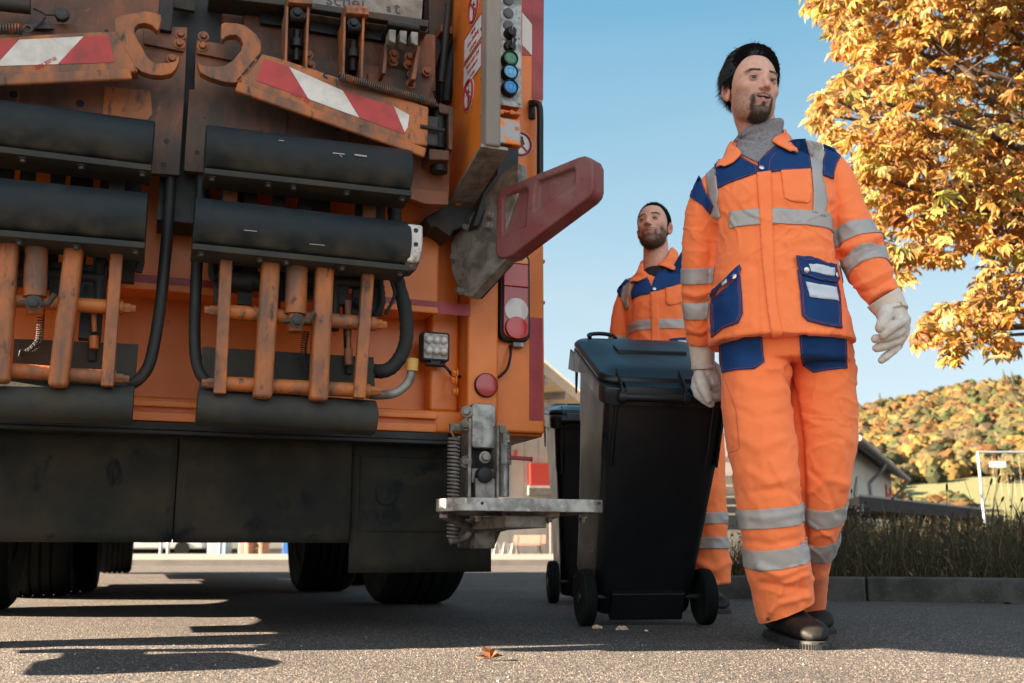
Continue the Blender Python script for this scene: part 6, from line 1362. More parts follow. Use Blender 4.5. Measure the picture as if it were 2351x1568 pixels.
# ================================================================== SURROUNDINGS
rg = np.random.default_rng(11); rnd = random.Random(5)
M['granite'] = mat('granite_kerb', (.06, .057, .053), .9, 0, (.03, .03, .027), 7, .42, .62, (.13, .12, .11), 120, .6, .7, bump=.6, bscale=60)
M['pave'] = mat('pale_paving', (.17, .155, .135), .85, 0, (.13, .12, .105), 2, .4, .7, bump=.3, bscale=20)
M['soil'] = mat('dark_soil', (.03, .028, .018), .95, 0, (.05, .05, .025), 3, .4, .7, bump=1, bscale=12, dist=.03)
M['cream'] = mat('cream_render', (.55, .5, .42), .85, 0, (.5, .45, .38), 2, .4, .7, bump=.2, bscale=30)
M['panel'] = mat('white_metal_panel', (.36, .35, .34), .6, 0, (.32, .31, .3), 2, .4, .7)
M['roofm'] = mat('grey_roofing', (.2, .185, .17), .7, 0, (.09, .09, .085), 4, .4, .7)
M['eaves'] = mat('beige_soffit', (.3, .24, .18), .8, 0, (.26, .21, .155), 3, .4, .7)
M['darkwood'] = mat('dark_timber', (.014, .013, .012), .8, 0, (.025, .022, .02), 6, .4, .7)
M['grey_pipe'] = mat('grey_downpipe', (.22, .21, .2), .5, .4)
M['redsign'] = mat('red_sign', (.5, .045, .03), .6)
M['glass'] = mat('dark_window', (.04, .05, .06), .12)
M['wood'] = mat('bench_timber', (.2, .08, .05), .6, 0, (.13, .05, .035), 12, .4, .7)
M['zinc'] = mat('zinc_tube', (.45, .48, .5), .4, .6)
M['leafm'] = mat_attr('autumn_leaf', .55, .35, trans=.5, var=.25, vscale=25)
M['crown'] = mat_attr('wood_crown', .8, .2, trans=.2, var=.3, vscale=.6)
M['grass'] = mat_attr('grass_blade', .7, .3, trans=.25)
M['bark'] = mat('bark', (.05, .035, .028), .9, 0, (.09, .065, .05), 20, .4, .7, bump=.8, bscale=50)
# --- verge ---------------------------------------------------------------
kA = atz(1640, 1374, 0); kB = atz(2420, 1388, 0); kd = (kB-kA).normalized(); kn_ = V((-kd.y, kd.x, 0))
kA = kA-kd*0.0; L_ = 9.0; x = 0; 
while x < L_:
    l = .5+.5*rnd.random(); b = MB(); a = kA+kd*x; o_ = .004*rnd.uniform(-1, 1)
    q = [a+kn_*o_, a+kd*(l-.008)+kn_*o_, a+kd*(l-.008)+kn_*.14, a+kn_*.14]; b.prism([p+V((0, 0, -.02)) for p in q], (0, 0, .14+.006*rnd.uniform(-1, 1)))
    o = b.build('kerb_stone', M['granite'], None, bevel=.012, seg=3)
    tag(o, 'rough granite kerb stone in the row edging the grass verge', 'kerb stone', 'granite kerb stones along the verge'); o['kind'] = 'structure'
    del o['category']; x += l
b = MB(); NX, NY = 60, 40; vs_ = []
for j in range(NY+1):
    for i in range(NX+1):
        u, v = i/NX*13, .1+(j/NY)**1.6*14; p = kA+kd*u+kn_*v; vs_.append(V((p.x, p.y, .105+min(v, 3)*.045+.05*noise.noise(V((u*.9, v*.9, 0)))*min(1, v*2))))
b.add(vs_, [(j*(NX+1)+i, j*(NX+1)+i+1, (j+1)*(NX+1)+i+1, (j+1)*(NX+1)+i) for j in range(NY) for i in range(NX)])
o = b.build('verge_ground', M['soil']); o['kind'] = 'structure'
def vz(u, v): return .105+min(v, 3)*.045
def blades(n, umax, vmax, h0, h1, w, pal, vpow=1.0, clump=0, flop=.35, u0=0):
    k = 5; u = u0+rg.random(n)*(umax-u0); v = .12+rg.random(n)**vpow*vmax
    if clump:
        cu = u0+rg.random(clump)*(umax-u0); cv = .12+rg.random(clump)**vpow*vmax; ci = rg.integers(0, clump, n); u = cu[ci]+rg.normal(0, .07, n); v = np.maximum(.11, cv[ci]+rg.normal(0, .07, n))
    h = rg.uniform(h0, h1, n); ang = rg.uniform(0, 2*np.pi, n); lean = rg.uniform(.05, flop, n)*h
    base = np.array(kA[:2])[None]+u[:, None]*np.array(kd[:2])+v[:, None]*np.array(kn_[:2]); z0 = .1+np.minimum(v, 3)*.045
    a2 = rg.uniform(0, np.pi, n); wx, wy = np.cos(a2)*w, np.sin(a2)*w
    V_ = np.zeros((n, 7, 3)); 
    for s_, (t, ww) in enumerate(((0, 1), (.45, .85), (.8, .5))):
        cx = base[:, 0]+np.cos(ang)*lean*t*t; cy = base[:, 1]+np.sin(ang)*lean*t*t; cz = z0+h*t*(1-.15*t)
        V_[:, 2*s_] = np.stack([cx-wx*ww, cy-wy*ww, cz], 1); V_[:, 2*s_+1] = np.stack([cx+wx*ww, cy+wy*ww, cz], 1)
    V_[:, 6] = np.stack([base[:, 0]+np.cos(ang)*lean*1.15, base[:, 1]+np.sin(ang)*lean*1.15, z0+h*.88], 1)
    P_ = np.array(pal)[rg.integers(0, len(pal), n)]*rg.uniform(.7, 1.3, (n, 1)); return V_, P_
def bake_blades(name, sets, m):
    vs_, fs, cs = [], [], []; k = 0
    for V_, P_ in sets:
        n = len(V_); vs_.append(V_.reshape(-1, 3)); cs.append(np.repeat(P_, 7, 0)); ii = k+np.arange(n)*7
        q = np.concatenate([np.stack([ii, ii+1, ii+3, ii+2], 1), np.stack([ii+2, ii+3, ii+5, ii+4], 1)]); fs += q.tolist(); fs += np.stack([ii+4, ii+5, ii+6], 1).tolist(); k += n*7
    me = bpy.data.meshes.new(name); me.from_pydata(np.concatenate(vs_).tolist(), [], fs); set_col(me, np.concatenate(cs)); o = obj(name, me, m); o['kind'] = 'stuff'; return o
gp = [(.045, .05, .02), (.03, .036, .015), (.065, .058, .028), (.095, .07, .035), (.03, .03, .015), (.07, .05, .03)]
dry = [(.16, .11, .055), (.1, .07, .04), (.2, .15, .08)]
o = bake_blades('grass', [blades(30000, 9, 3.0, .06, .3, .0024, gp, 1.2, 900, .7), blades(7000, 9, 2.6, .15, .44, .0016, dry+gp, 1.1, 320, .9), blades(4600, 9, .2, .05, .2, .0024, gp+dry, 1, 220, 1.4), blades(12000, 12.5, 12, .2, .5, .008, gp+dry[:1], .8, 600)], M['grass'])
tag(o, 'long unmown grass growing behind the granite kerb', 'grass')
def ground_leaves(n):
    u = rg.random(n)*9; v = .12+rg.random(n)*2.6; z = .1+np.minimum(v, 3)*.045+rg.random(n)**1.5*.3; c = np.array(kA[:2])[None]+u[:, None]*np.array(kd[:2])+v[:, None]*np.array(kn_[:2]); c = np.concatenate([c, z[:, None]], 1)
    a = rg.normal(size=(n, 3)); a /= np.linalg.norm(a, axis=1)[:, None]; b2 = np.cross(a, rg.normal(size=(n, 3))); b2 /= np.linalg.norm(b2, axis=1)[:, None]; s = rg.uniform(.006, .02, (n, 1))
    Q = np.stack([c-a*s, c+b2*s*.5, c+a*s, c-b2*s*.5], 1).reshape(-1, 3); cc = np.array([(.05, .06, .02), (.09, .07, .03), (.13, .09, .05), (.035, .045, .016), (.16, .12, .07)])[rg.integers(0, 5, n)]
    me = bpy.data.meshes.new('weeds_cover'); me.from_pydata(Q.tolist(), [], [(4*i, 4*i+1, 4*i+2, 4*i+3) for i in range(n)]); set_col(me, np.repeat(cc*rg.uniform(.7, 1.3, (n, 1)), 4, 0)); o = obj('weed_cover', me, M['grass']); tag(o, 'small weed leaves and dry seed husks among the verge grass', 'weeds'); o['kind'] = 'stuff'
ground_leaves(22000)
def weed(pts, head=None, r=.0016, hr=.006, hl=.035, col=(.06, .045, .03), lab=None, bush=0):
    b = MB(); b.tube(smoothpath([V(p) for p in pts], 5), r, 5); e = V(pts[-1]); d = (e-V(pts[-2])).normalized()
    st = b.build('weed_stalk', M['dryst']); 
    if head: b = MB(); b.lathe(e-d*.005, d, [(.001, 0), (hr*.8, hl*.12), (hr, hl*.4), (hr*.85, hl*.8), (.001, hl)], 8); b.build('seed_head', M['seed'], st)
    if not head and 'seed head' in lab: lab = 'bare dry weed stalk without a seed head in the verge grass'
    return tag(st, lab, 'weed', 'tall dry weeds on the verge')
M['dryst'] = mat('dry_stalk', (.09, .065, .04), .8); M['seed'] = mat('brown_seed_head', (.035, .022, .018), .9, bump=.8, bscale=300)
wl_lab = 'thin dry weed stalk with a dark seed head standing above the verge grass'
for px, py, bx, by, hl in ((2292, 1090, 2278, 1190, .045), (2274, 1112, 2254, 1190, .045), (2293, 1108, 2276, 1195, .05), (2326, 1105, 2322, 1200, .045), (2300, 1150, 2278, 1200, .035), (2174, 1126, 2174, 1200, .05), (2345, 1150, 2325, 1210, .03), (2105, 1190, 2110, 1230, .03), (2140, 1188, 2141, 1230, .03)):
    Yw = 5.9; e = at(px, py, Yw); bs = at(bx, by, Yw+.05); gz = V((bs.x, bs.y, .15)); weed([gz, bs, e], True, .0018, .007, hl, lab=wl_lab)
e = at(2194, 1048, 5.9); bs = at(2233, 1160, 5.9); weed([V((bs.x+.05, 5.9, .15)), bs, at(2210, 1090, 5.9), e], False, .0013, lab='bare thin dry stem leaning left above the verge grass')
for i in range(46):
    u = rnd.uniform(.3, 5.5); v = rnd.uniform(.5, 2.2); p = kA+kd*u+kn_*v; h = rnd.uniform(.3, .52); a = rnd.uniform(-.12, .12)
    st = weed([(p.x, p.y, .14), (p.x+a*.5, p.y, .14+h*.55), (p.x+a, p.y+.02, .14+h)], rnd.random() < .7, .0015, rnd.uniform(.005, .009), rnd.uniform(.015, .035), lab=wl_lab)
# umbel-like dead flower heads left of the fence
for i in range(9):
    px = 1935+rnd.random()*60; e = at(px, 1168+rnd.random()*30, 5.9); b = MB(); root = V((e.x+.02, e.y+.03, .15)); b.tube(smoothpath([root, (root+e)/2, e], 4), .002, 5)
    for k in range(9):
        t = V((rnd.uniform(-.035, .035), rnd.uniform(-.03, .03), rnd.uniform(.0, .03))); b.tube([e-V((0, 0, .02)), e+t], .0008, 4); b.lathe(e+t, (0, 0, 1), [(.001, -.003), (.008, 0), (.006, .004), (.001, .006)], 6)
    tag(b.build('dead_umbel', M['seed']), 'withered brown umbel flower at the left end of the verge', 'weed', 'withered umbels at the left end of the verge')
for i in range(10):
    u = rnd.uniform(.3, 4.5); p = kA+kd*u-kn_*rnd.uniform(.02, .5); b = MB(); s = .03; a = rnd.random()*6
    c = V((p.x, p.y, .004)); b.add([c, c+V((math.cos(a)*s, math.sin(a)*s, .006)), c+V((math.cos(a+1.2)*s*1.1, math.sin(a+1.2)*s*1.1, .012)), c+V((math.cos(a+2.2)*s, math.sin(a+2.2)*s, .003))], [(0, 1, 2), (0, 2, 3)])
    tag(b.build('fallen_leaf', M['leaf_brown'] if 'leaf_brown' in M else M.setdefault('leaf_brown', mat('brown_leaf', (.22, .09, .035), .7))), 'small dry brown leaf lying by the kerb', 'leaf', 'fallen leaves by the kerb')
# --- chestnut tree --------------------------------------------------------
crown_px = [(1836, -60), (1842, 20), (1880, 30), (1905, 70), (1925, 125), (1968, 118), (1955, 160), (1905, 195), (1880, 215), (1856, 258), (1878, 300), (1885, 345), (1925, 400), (1950, 470), (1985, 520), (2010, 590), (2040, 645), (2070, 662), (2095, 620), (2140, 600), (2190, 612), (2240, 560), (2262, 600), (2230, 660), (2215, 690), (2165, 690), (2130, 720), (2096, 775), (2112, 800), (2165, 780), (2170, 830), (2200, 838), (2215, 800), (2262, 800), (2300, 815), (2330, 820), (2345, 790), (2300, 745), (2360, 700), (2700, 800), (2900, 400), (2900, -500), (2300, -900), (1950, -500)]
def inpoly(x, y, pl):
    c_ = False
    for i in range(len(pl)):
        (x1, y1), (x2, y2) = pl[i], pl[i-1]
        if (y1 > y) != (y2 > y) and x < (x2-x1)*(y-y1)/(y2-y1)+x1: c_ = not c_
    return c_
TX = at(2800, 700, 8.2); trunk_top = V((TX.x, 8.2, 2.6))
leafpts = []; 
while len(leafpts) < 11500:
    px = rnd.uniform(1830, 2900); py = rnd.uniform(-900, 850)
    if not inpoly(px, py, crown_px): continue
    if (px > 2420 or py < -80) and rnd.random() < .5: continue
    Yq = 8.0+rnd.gauss(0, .75); Yq = min(10, max(6.3, Yq)); p = at(px, py, Yq)
    g = noise.noise(p*1.1)+.6*noise.noise(p*2.6+V((5, 5, 5)))
    if g < .0: continue
    leafpts.append(p)
pal = .66*np.array([(.56, .27, .06), (.62, .36, .10), (.68, .5, .2), (.46, .21, .06), (.3, .13, .06), (.42, .40, .10), (.58, .33, .12), (.5, .24, .08), (.2, .09, .05)])
pw = np.array([.17, .22, .2, .09, .06, .11, .1, .04, .01]); pw /= pw.sum()
vs_, fs, cs = [], [], []
for p in leafpts:
    nl = rnd.choice((5, 5, 6, 7)); s = rnd.uniform(.045, .125); droop = rnd.uniform(.3, 1.1); c = pal[rg.choice(len(pal), p=pw)]*rnd.uniform(.75, 1.25)
    az0 = rnd.random()*6.28; tilt = Matrix.Rotation(rnd.uniform(-.6, .6), 3, 'X') @ Matrix.Rotation(rnd.uniform(-.6, .6), 3, 'Y'); curl = rnd.uniform(-.25, .5)
    for k in range(nl):
        a = az0+(k-(nl-1)/2)*.75+rnd.uniform(-.1, .1); l = s*(1.25-.13*abs(k-(nl-1)/2))*rnd.uniform(.8, 1.1); w = l*rnd.uniform(.15, .22)
        f = V((math.cos(a), math.sin(a), -droop)).normalized(); sd = V((-math.sin(a), math.cos(a), 0)); up = sd.cross(f)*-1
        m_ = f*l*.62+up*.06*l; e = f*l+V((0, 0, -curl*l*.5)); lift = rnd.uniform(.1, .6)*w
        q = [V((0, 0, 0)), m_+sd*w+up*lift, m_, m_-sd*w+up*lift, e, f*l*.3+sd*w*.5+up*lift*.5, f*l*.3-sd*w*.5+up*lift*.5]; n = len(vs_)
        vs_ += [p+tilt @ t for t in q]; fs += [(n, n+5, n+1, n+2), (n, n+2, n+3, n+6), (n+2, n+1, n+4), (n+2, n+4, n+3)]
        cs += [c*rnd.uniform(.88, 1.12)]*7
me = bpy.data.meshes.new('crown'); me.from_pydata([tuple(v) for v in vs_], [], fs); set_col(me, np.array(cs))
tree = empty('chestnut_tree', (TX.x, 8.2, 0), 0, 'large horse chestnut tree with orange and yellow autumn leaves behind the front worker', 'tree')
o = obj('crown', me, M['leafm'], tree); o.matrix_parent_inverse = Matrix.Translation((-TX.x, -8.2, 0))
b = MB(); b.tube([V((0, 0, -.1)), V((.03, 0, .8)), V((0, .05, 1.8)), V((0, 0, 2.7)), V((-.1, 0, 4)), V((-.2, .1, 5.5)), V((-.1, 0, 7))], [.2, .17, .15, .14, .1, .06, .02], 16); trunk = b.build('trunk', M['bark'], tree, smooth=80)
TO_ = V((TX.x, 8.2, 0)); cen = []
for i in range(38):
    p = leafpts[rnd.randrange(len(leafpts))]; cen.append(p)
for p in cen+[at(2300, 770, 8), at(2150, 780, 8), at(1900, 60, 8), at(1890, 260, 8), at(2100, 300, 7.6), at(2200, 480, 7.8)]:
    e = p-TO_; s0 = V((0, 0, rnd.uniform(1.6, min(5.5, max(1.8, e.z-.1))))); b = MB(); m1 = s0.lerp(e, .35)+V((rnd.uniform(-.15, .15), rnd.uniform(-.15, .15), .25)); m2 = s0.lerp(e, .7)+V((rnd.uniform(-.15, .15), rnd.uniform(-.1, .1), .15))
    path = smoothpath([s0, m1, m2, e], 5); pj = [proj(TO_+q) for q in path]
    while len(path) > 6 and not inpoly(pj[-1][0]-10, pj[-1][1], crown_px): path.pop(); pj.pop()
    if sum(not inpoly(a_, c_, crown_px) for a_, c_ in pj if a_ < 2360) > 3: continue
    b.tube(path, [.045*(1-i/len(path))**.8+.006 for i in range(len(path))], 8); br = b.build('branch', M['bark'], tree, smooth=80)
    b = MB()
    for k in range(9):
        t = rnd.randrange(5, len(path)); q = path[t]; d = V((rnd.uniform(-.6, .6), rnd.uniform(-.5, .5), rnd.uniform(-.35, .5))); 
        pe = proj(TO_+q+d); pm = proj(TO_+q+d*.5)
        if not (inpoly(pe[0]+6, pe[1], crown_px) and inpoly(pe[0]-22, pe[1], crown_px) and inpoly(pm[0], pm[1], crown_px)): continue
        b.tube(smoothpath([q, q+d*.5+V((0, 0, .05)), q+d], 3), [.008, .0075, .007, .006, .005, .004, .003], 5)
    if b.v: b.build('twig', M['bark'], br, smooth=80, sep=True)
# --- hill, meadow and wood -------------------------------------------------
ridge = [(1700, 1010), (1850, 960), (1955, 926), (2058, 908), (2135, 898), (2181, 882), (2223, 874), (2351, 862), (2500, 850), (2800, 850), (3300, 900), (4200, 1000)]
def ridge_row(px):
    for (x0, y0), (x1, y1) in zip(ridge, ridge[1:]):
        if x0 <= px <= x1: return y0+(y1-y0)*(px-x0)/(x1-x0)
    return 1010 if px < 1700 else 1000
HY0, HY1 = 120, 420
def hz(px, t):                         # t: 0 foot .. 1 ridge
    top = at(px, ridge_row(px), HY1).z-4; Yq = HY0+(HY1-HY0)*t; return at(px, 784, Yq).x, Yq, -1.0+(top+1)*(t**1.15)
b = MB(); NX, NY = 50, 26; vs_ = []
for j in range(NY+3):
    for i in range(NX+1):
        px = 1500+i/NX*2700; t = min(1, j/NY); x_, y_, z_ = hz(px, t)
        if j > NY: y_ += (j-NY)*60; z_ -= (j-NY)*25
        vs_.append(V((x_, y_, z_+(1.2*noise.noise(V((x_*.03, y_*.03, 0))) if 0 < t < 1 else 0))))
b.add(vs_, [(j*(NX+1)+i, j*(NX+1)+i+1, (j+1)*(NX+1)+i+1, (j+1)*(NX+1)+i) for j in range(NY+2) for i in range(NX)])
o = b.build('hill', mat('meadow_grass', (.11, .11, .04), .9, 0, (.09, .09, .035), .05, .4, .7, bump=0), smooth=80); o['kind'] = 'structure'
wp = .27*np.array([(.5, .28, .08), (.55, .36, .1), (.4, .2, .07), (.36, .3, .1), (.24, .2, .09), (.46, .24, .08), (.15, .17, .07), (.2, .24, .08), (.58, .42, .14), (.32, .23, .13), (.3, .27, .12)])
ico = bmesh.new(); bmesh.ops.create_icosphere(ico, subdivisions=2, radius=1); IV = np.array([v.co[:] for v in ico.verts]); IF = [tuple(v.index for v in f.verts) for f in ico.faces]; ico.free()
vs_, fs, cs = [], [], []; k = 0; nq = 34
def add_crown(x_, y_, z_, r, c, tall=1.1):
    global k
    nn_ = np.array([noise.noise(V(tuple(v*1.9))+V((x_, y_, 0))) for v in IV]); q = IV*(1+.38*nn_[:, None])*np.array((r, r, r*tall))*.85+np.array((x_, y_, z_))
    vs_.append(q); cs.append(np.tile(c*.85, (len(IV), 1))); fs.extend([tuple(i+k for i in f) for f in IF]); k += len(IV)
    d = rg.normal(size=(nq, 3)); d /= np.linalg.norm(d, axis=1)[:, None]; d[:, 2] = np.abs(d[:, 2])*.9-.1; cpt = d*np.array((r, r, r*tall))*rg.uniform(.8, 1.08, (nq, 1))+np.array((x_, y_, z_))
    s = r*.095; a = rg.normal(size=(nq, 3)); a /= np.linalg.norm(a, axis=1)[:, None]; b_ = np.cross(a, rg.normal(size=(nq, 3))); b_ /= np.linalg.norm(b_, axis=1)[:, None]
    Q = np.stack([cpt-a*s-b_*s, cpt+a*s-b_*s*.7, cpt+a*s*.8+b_*s, cpt-a*s*.7+b_*s], 1).reshape(-1, 3); vs_.append(Q); cs.append(np.repeat(c*rg.uniform(.75, 1.3, (nq, 1)), 4, 0))
    fs.extend([(k+4*i, k+4*i+1, k+4*i+2, k+4*i+3) for i in range(nq)]); k += 4*nq
for i in range(4300):
    px = rnd.uniform(1600, 3100); t = rnd.random()**.8
    row_est = None; x_, y_, z_ = hz(px, t); rr = proj((x_, y_, z_))[1]
    if t < .14+.05*noise.noise(V((px*.01, 0, 0))) : continue
    if px > 2030 and px < 2420 and t < .27+.05*noise.noise(V((px*.02, 3, 0))): continue
    c = wp[rg.integers(0, len(wp))]*rnd.uniform(.75, 1.2); r = rnd.uniform(1.9, 3.6)*(.8 if t < .3 else 1)
    add_crown(x_, y_, z_+r*.6, r, c)
for i in range(260):                    # hedge and scrub at the foot
    px = rnd.uniform(1900, 2900); t = rnd.uniform(0, .05); x_, y_, z_ = hz(px, t); r = rnd.uniform(1, 2.4); add_crown(x_*.62, y_*.62, .3, r*.7, wp[rg.integers(0, len(wp))]*rnd.uniform(.7, 1.1), .8)
for i in range(60):
    px = rnd.uniform(2035, 2180); t = rnd.uniform(.1, .17); x_, y_, z_ = hz(px, t); add_crown(x_, y_, z_+1, rnd.uniform(1.5, 3), wp[rg.integers(0, len(wp))]*.9, .8)
me = bpy.data.meshes.new('autumn_wood'); me.from_pydata(np.concatenate(vs_).tolist(), [], fs); set_col(me, np.concatenate(cs)); o = obj('autumn_wood', me, M['crown']); tag(o, 'orange and yellow autumn wood covering the far hillside', 'wood'); o['kind'] = 'stuff'
for px, py, h, lab in ((2019, 905, 12, 'dark spruce rising above the wood at the left of the ridge'), (2303, 850, 8, 'dark spruce, left one of the pair on the ridge at the right'), (2322, 852, 7, 'dark spruce, right one of the pair on the ridge at the right')):
    tp__ = at(px, py, 400); rt = empty('spruce', (tp__.x, 400, tp__.z-h), 0, lab, 'tree'); b = MB(); 
    for i in range(9): r = h*.22*(1-i/9.5); z = h*(.12+.1*i); b.lathe(V((0, 0, z)), (0, 0, 1), [(r, 0), (r*.55, h*.08), (.02, h*.17)], 9)
    b.build('crown', mat('spruce_green', (.03, .045, .03), .9), rt); b = MB(); b.cyl((0, 0, -6), (0, 0, h*.3), .2); b.build('trunk', M['bark'], rt)
# --- cream building at the right ---------------------------------------------
def wall_ops(name, b, m, root): return b.build(name, m, root)
nA = at(1925, 1000, 28.5); nB = at(2046, 1099, 43.5); zE = at(1950, 1022, 31).z
d = V((nB.x-nA.x, nB.y-nA.y, 0)).normalized(); s = V((-d.y, d.x, 0)); base = V((nA.x, nA.y, -.3))-d*.6; Ln = (V((nB.x, nB.y, 0))-V((base.x, base.y, 0))).length
root = empty('cream_building', (base.x, base.y, 0), 0, 'cream rendered building with grey roof and red lettering on its side', 'building'); OF = V((base.x, base.y, 0))
def W_(u, v, z): return d*u+s*v+V((0, 0, z))
b = MB(); b.prism([W_(0, 0, -.5), W_(0, 2.2, -.5), W_(0, 2.2, zE+1.15), W_(0, 1.1, zE+.6), W_(0, 0, zE)], d*Ln); b.build('wall', M['cream'], root)
b = MB(); b.prism([W_(-.6, -.6, zE-.28), W_(-.6, -.6, zE+.0), W_(-.6, 2.4, zE+1.55), W_(-.6, 2.4, zE+1.3)], d*(Ln+1)); rf_ = b.build('roof', M['roofm'], root)
b = MB(); b.tube([W_(-.6, -.68, zE-.2), W_(Ln+.4, -.68, zE-.2)], .09, 8); b.build('gutter', M['grey_pipe'], rf_)
for px in (1967, 2041):
    dd = ray(px, 784); u_ = min(Ln, max(0, ((dd.x/dd.y)*nA.y-nA.x)/(d.x-(dd.x/dd.y)*d.y)+.6)); b = MB(); b.tube(smoothpath([W_(u_, -.66, zE-.25), W_(u_, -.5, zE-.55), W_(u_, -.12, zE-.9), W_(u_, -.1, zE-1.3), W_(u_, -.1, 0)], 4), .06, 8); b.build('downpipe', M['grey_pipe'], root)
dd = ray(2011, 784); uL = ((dd.x/dd.y)*nA.y-nA.x)/(d.x-(dd.x/dd.y)*d.y)+.6
mt = Matrix.Translation(W_(uL, -.04, zE-1.15)) @ Matrix(((d.x, 0, -s.x, 0), (d.y, 0, -s.y, 0), (0, 1, 0, 0), (0, 0, 0, 1)))
text_obj('red_lettering', 'Engl', 1.35, mt, M['redsign'], root, thick=.03, bold=.02)
b = MB(); b.prism([W_(uL+2.0, -.05, zE-1.6), W_(uL+3.0, -.05, zE-1.3), W_(uL+3.0, -.05, zE-1.2), W_(uL+2, -.05, zE-1.45)], s*.03); b.build('red_swoosh', M['redsign'], root)
b = MB(); b.prism([W_(3.1, -.05, zE-1.5), W_(4.2, -.05, zE-.9), W_(4.0, -.05, zE-1.35), W_(3.3, -.05, zE-1.75)], s*.03); b.build('grey_emblem', M['grey_pipe'], root)
# lean-to shed
a0 = at(1972, 1139, 26); a1 = at(2262, 1171, 30); root = empty('open_shed', (a0.x, a0.y, 0), 0, 'long open shed with flat dark roof beside the cream building', 'shed'); o3 = V((a0.x, a0.y, 0))
b = MB(); A = a0-o3; B = a1-o3; b.prism([A, B, B+V((0, 0, -.3)), A+V((0, 0, -.33))], (0.8, 5, 0)); b.build('roof', M['darkwood'], root)
b = MB(); b.prism([A+V((0, -.02, 0)), B+V((0, -.02, 0)), B+V((0, -.02, .05)), A+V((0, -.02, .05))], (0, .06, 0)); b.build('roof_edge', M['grey_pipe'], root)
for t in (0.01, .35, .7, .99):
    for k, (dy, dx) in enumerate(((.1, 0), (4.8, .75))): q = A.lerp(B, t); b = MB(); b.box((q.x+dx-.07, q.y+dy-.07, -.3), (q.x+dx+.07, q.y+dy+.07, q.z-.2)); b.build('post', M['darkwood'] if t > .02 else M['grey_pipe'], root)
b = MB(); b.box((A.x+.1, 4.6, -.3), (A.x+1.5, 4.9, A.z-.3)); b.build('back_wall', M['darkwood'], root)
# building behind the second worker
c0 = at(1560, 940, 38); c1__ = at(1800, 1270, 38); root = empty('garage_building', (c0.x, 38, 0), R(8), 'white and grey workshop with roll-up door between the two workers', 'building')
b = MB(); b.box((0, 0, -.6), (c1__.x-c0.x, 8, c0.z)); b.build('wall', M['panel'], root)
def gx(px, py, Yq=37.97): p = at(px, py, Yq); return p-V((c0.x, 38, 0))
b = MB(); p, q = gx(1650, 1092), gx(1760, 1215); b.box((p.x, -.04, q.z), (q.x, .02, p.z)); dr = b.build('roller_door', M['glass'], root)
for r_ in (1112, 1138, 1158, 1178): b = MB(); p, q = gx(1650, r_), gx(1760, r_+4); b.box((p.x, -.07, q.z), (q.x, -.03, p.z)); b.build('door_rail', M['panel'], dr)
b = MB(); p, q = gx(1560, 1086), gx(1800, 1091); b.box((p.x, -.12, q.z), (q.x, 0, p.z)); b.build('ledge', M['panel'], root)
b = MB(); p, q = gx(1560, 994), gx(1800, 998); b.box((p.x, -.03, q.z), (q.x, 0, p.z)); b.build('blue_line', mat('blue_trim', (.05, .1, .4), .5), root)
b = MB(); p, q = gx(1560, 1012), gx(1800, 1085); b.box((p.x, -.06, q.z), (q.x, -.01, p.z)); sg = b.build('fascia', mat('grey_fascia', (.36, .35, .34), .6), root)
p = gx(1664, 1052); text_obj('shop_lettering', 'nau', .42, Matrix.Translation((p.x, -.09, p.z)) @ Matrix.Rotation(math.pi/2, 4, 'X'), M['ink'], root, thick=.01)
# --- building with canopy between truck and bins -------------------------------
w0 = at(1010, 985, 42); w1 = at(1440, 985, 42); zW = w0.z; root = empty('warehouse', (w0.x, 42, 0), 0, 'pale panelled warehouse with wide beige canopy roof between truck and bins', 'building')
def wx(px, py, Yq=42): p = at(px, py, Yq); return p-V((w0.x, 42, 0))
b = MB(); b.box((0, 0, -.8), (w1.x-w0.x, 10, zW)); 
wall_ = b.build('wall', M['panel'], root)
b = MB()
for i in range(13): x = i*(w1.x-w0.x)/13; b.box((x-.03, -.035, -.5), (x+.03, 0, zW))
for z in (1.3, 2.6, 3.9): b.box((0, -.02, z-.02), (w1.x-w0.x, 0, z+.02))
b.build('panel_joints', M['panel'], wall_)
def zp(px, py, z): return atz(px, py, z)-V((w0.x, 42, 0))
zc_ = zW
b = MB(); b.prism([zp(1000, 700, zc_), zp(1253, 862, zc_), zp(1345, 934, zc_), zp(1440, 984, zc_), zp(1000, 984, zc_)], (0, 0, .35)); b.build('canopy', M['eaves'], root)
b = MB()
for px, py in ((1200, 830), (1253, 864), (1300, 900)): p = zp(px, py, zc_); b.bar(p+V((0, 0, -.12)), p+V((-7, 3, -.12)), .18, .24)
p0, p1_ = zp(1150, 880, zc_), zp(1400, 975, zc_); b.bar(p0+V((0, 0, -.15)), p1_+V((0, 0, -.15)), .2, .28); b.build('canopy_beam', M['roofm'], root, sep=True)
b = MB(); e0, e1_ = zp(1000, 700, zc_+.35), zp(1440, 984, zc_+.35)
for i in range(90):
    q = zp(1253, 862, zc_).lerp(zp(1345, 934, zc_), (i-60)/30 if i < 60 else (i-60)/30); b.tube([q+V((0, 0, .38)), q+V((-.6, .12, .4))], .06, 6)
b.build('corrugated_edge', M['eaves'], root)
b = MB(); p, q = wx(1218, 1062), wx(1300, 1114); b.box((p.x, -.2, q.z), (q.x, -.05, p.z)); b.build('red_board', M['redsign'], root)
b = MB(); p, q = wx(1214, 1114), wx(1300, 1119); b.box((p.x, -.22, q.z), (q.x, -.05, p.z)); b.build('white_trim', M['white'], root)
b = MB(); p, q = wx(1212, 1121), wx(1300, 1136); b.box((p.x, -.5, q.z), (q.x, -.05, p.z)); b.build('awning_beam', M['roofm'], root)
b = MB(); p, q = wx(1262, 1136), wx(1274, 1280); b.box((p.x, -.5, -.2), (q.x, -.3, p.z)); b.build('column', M['grey_pipe'], root)
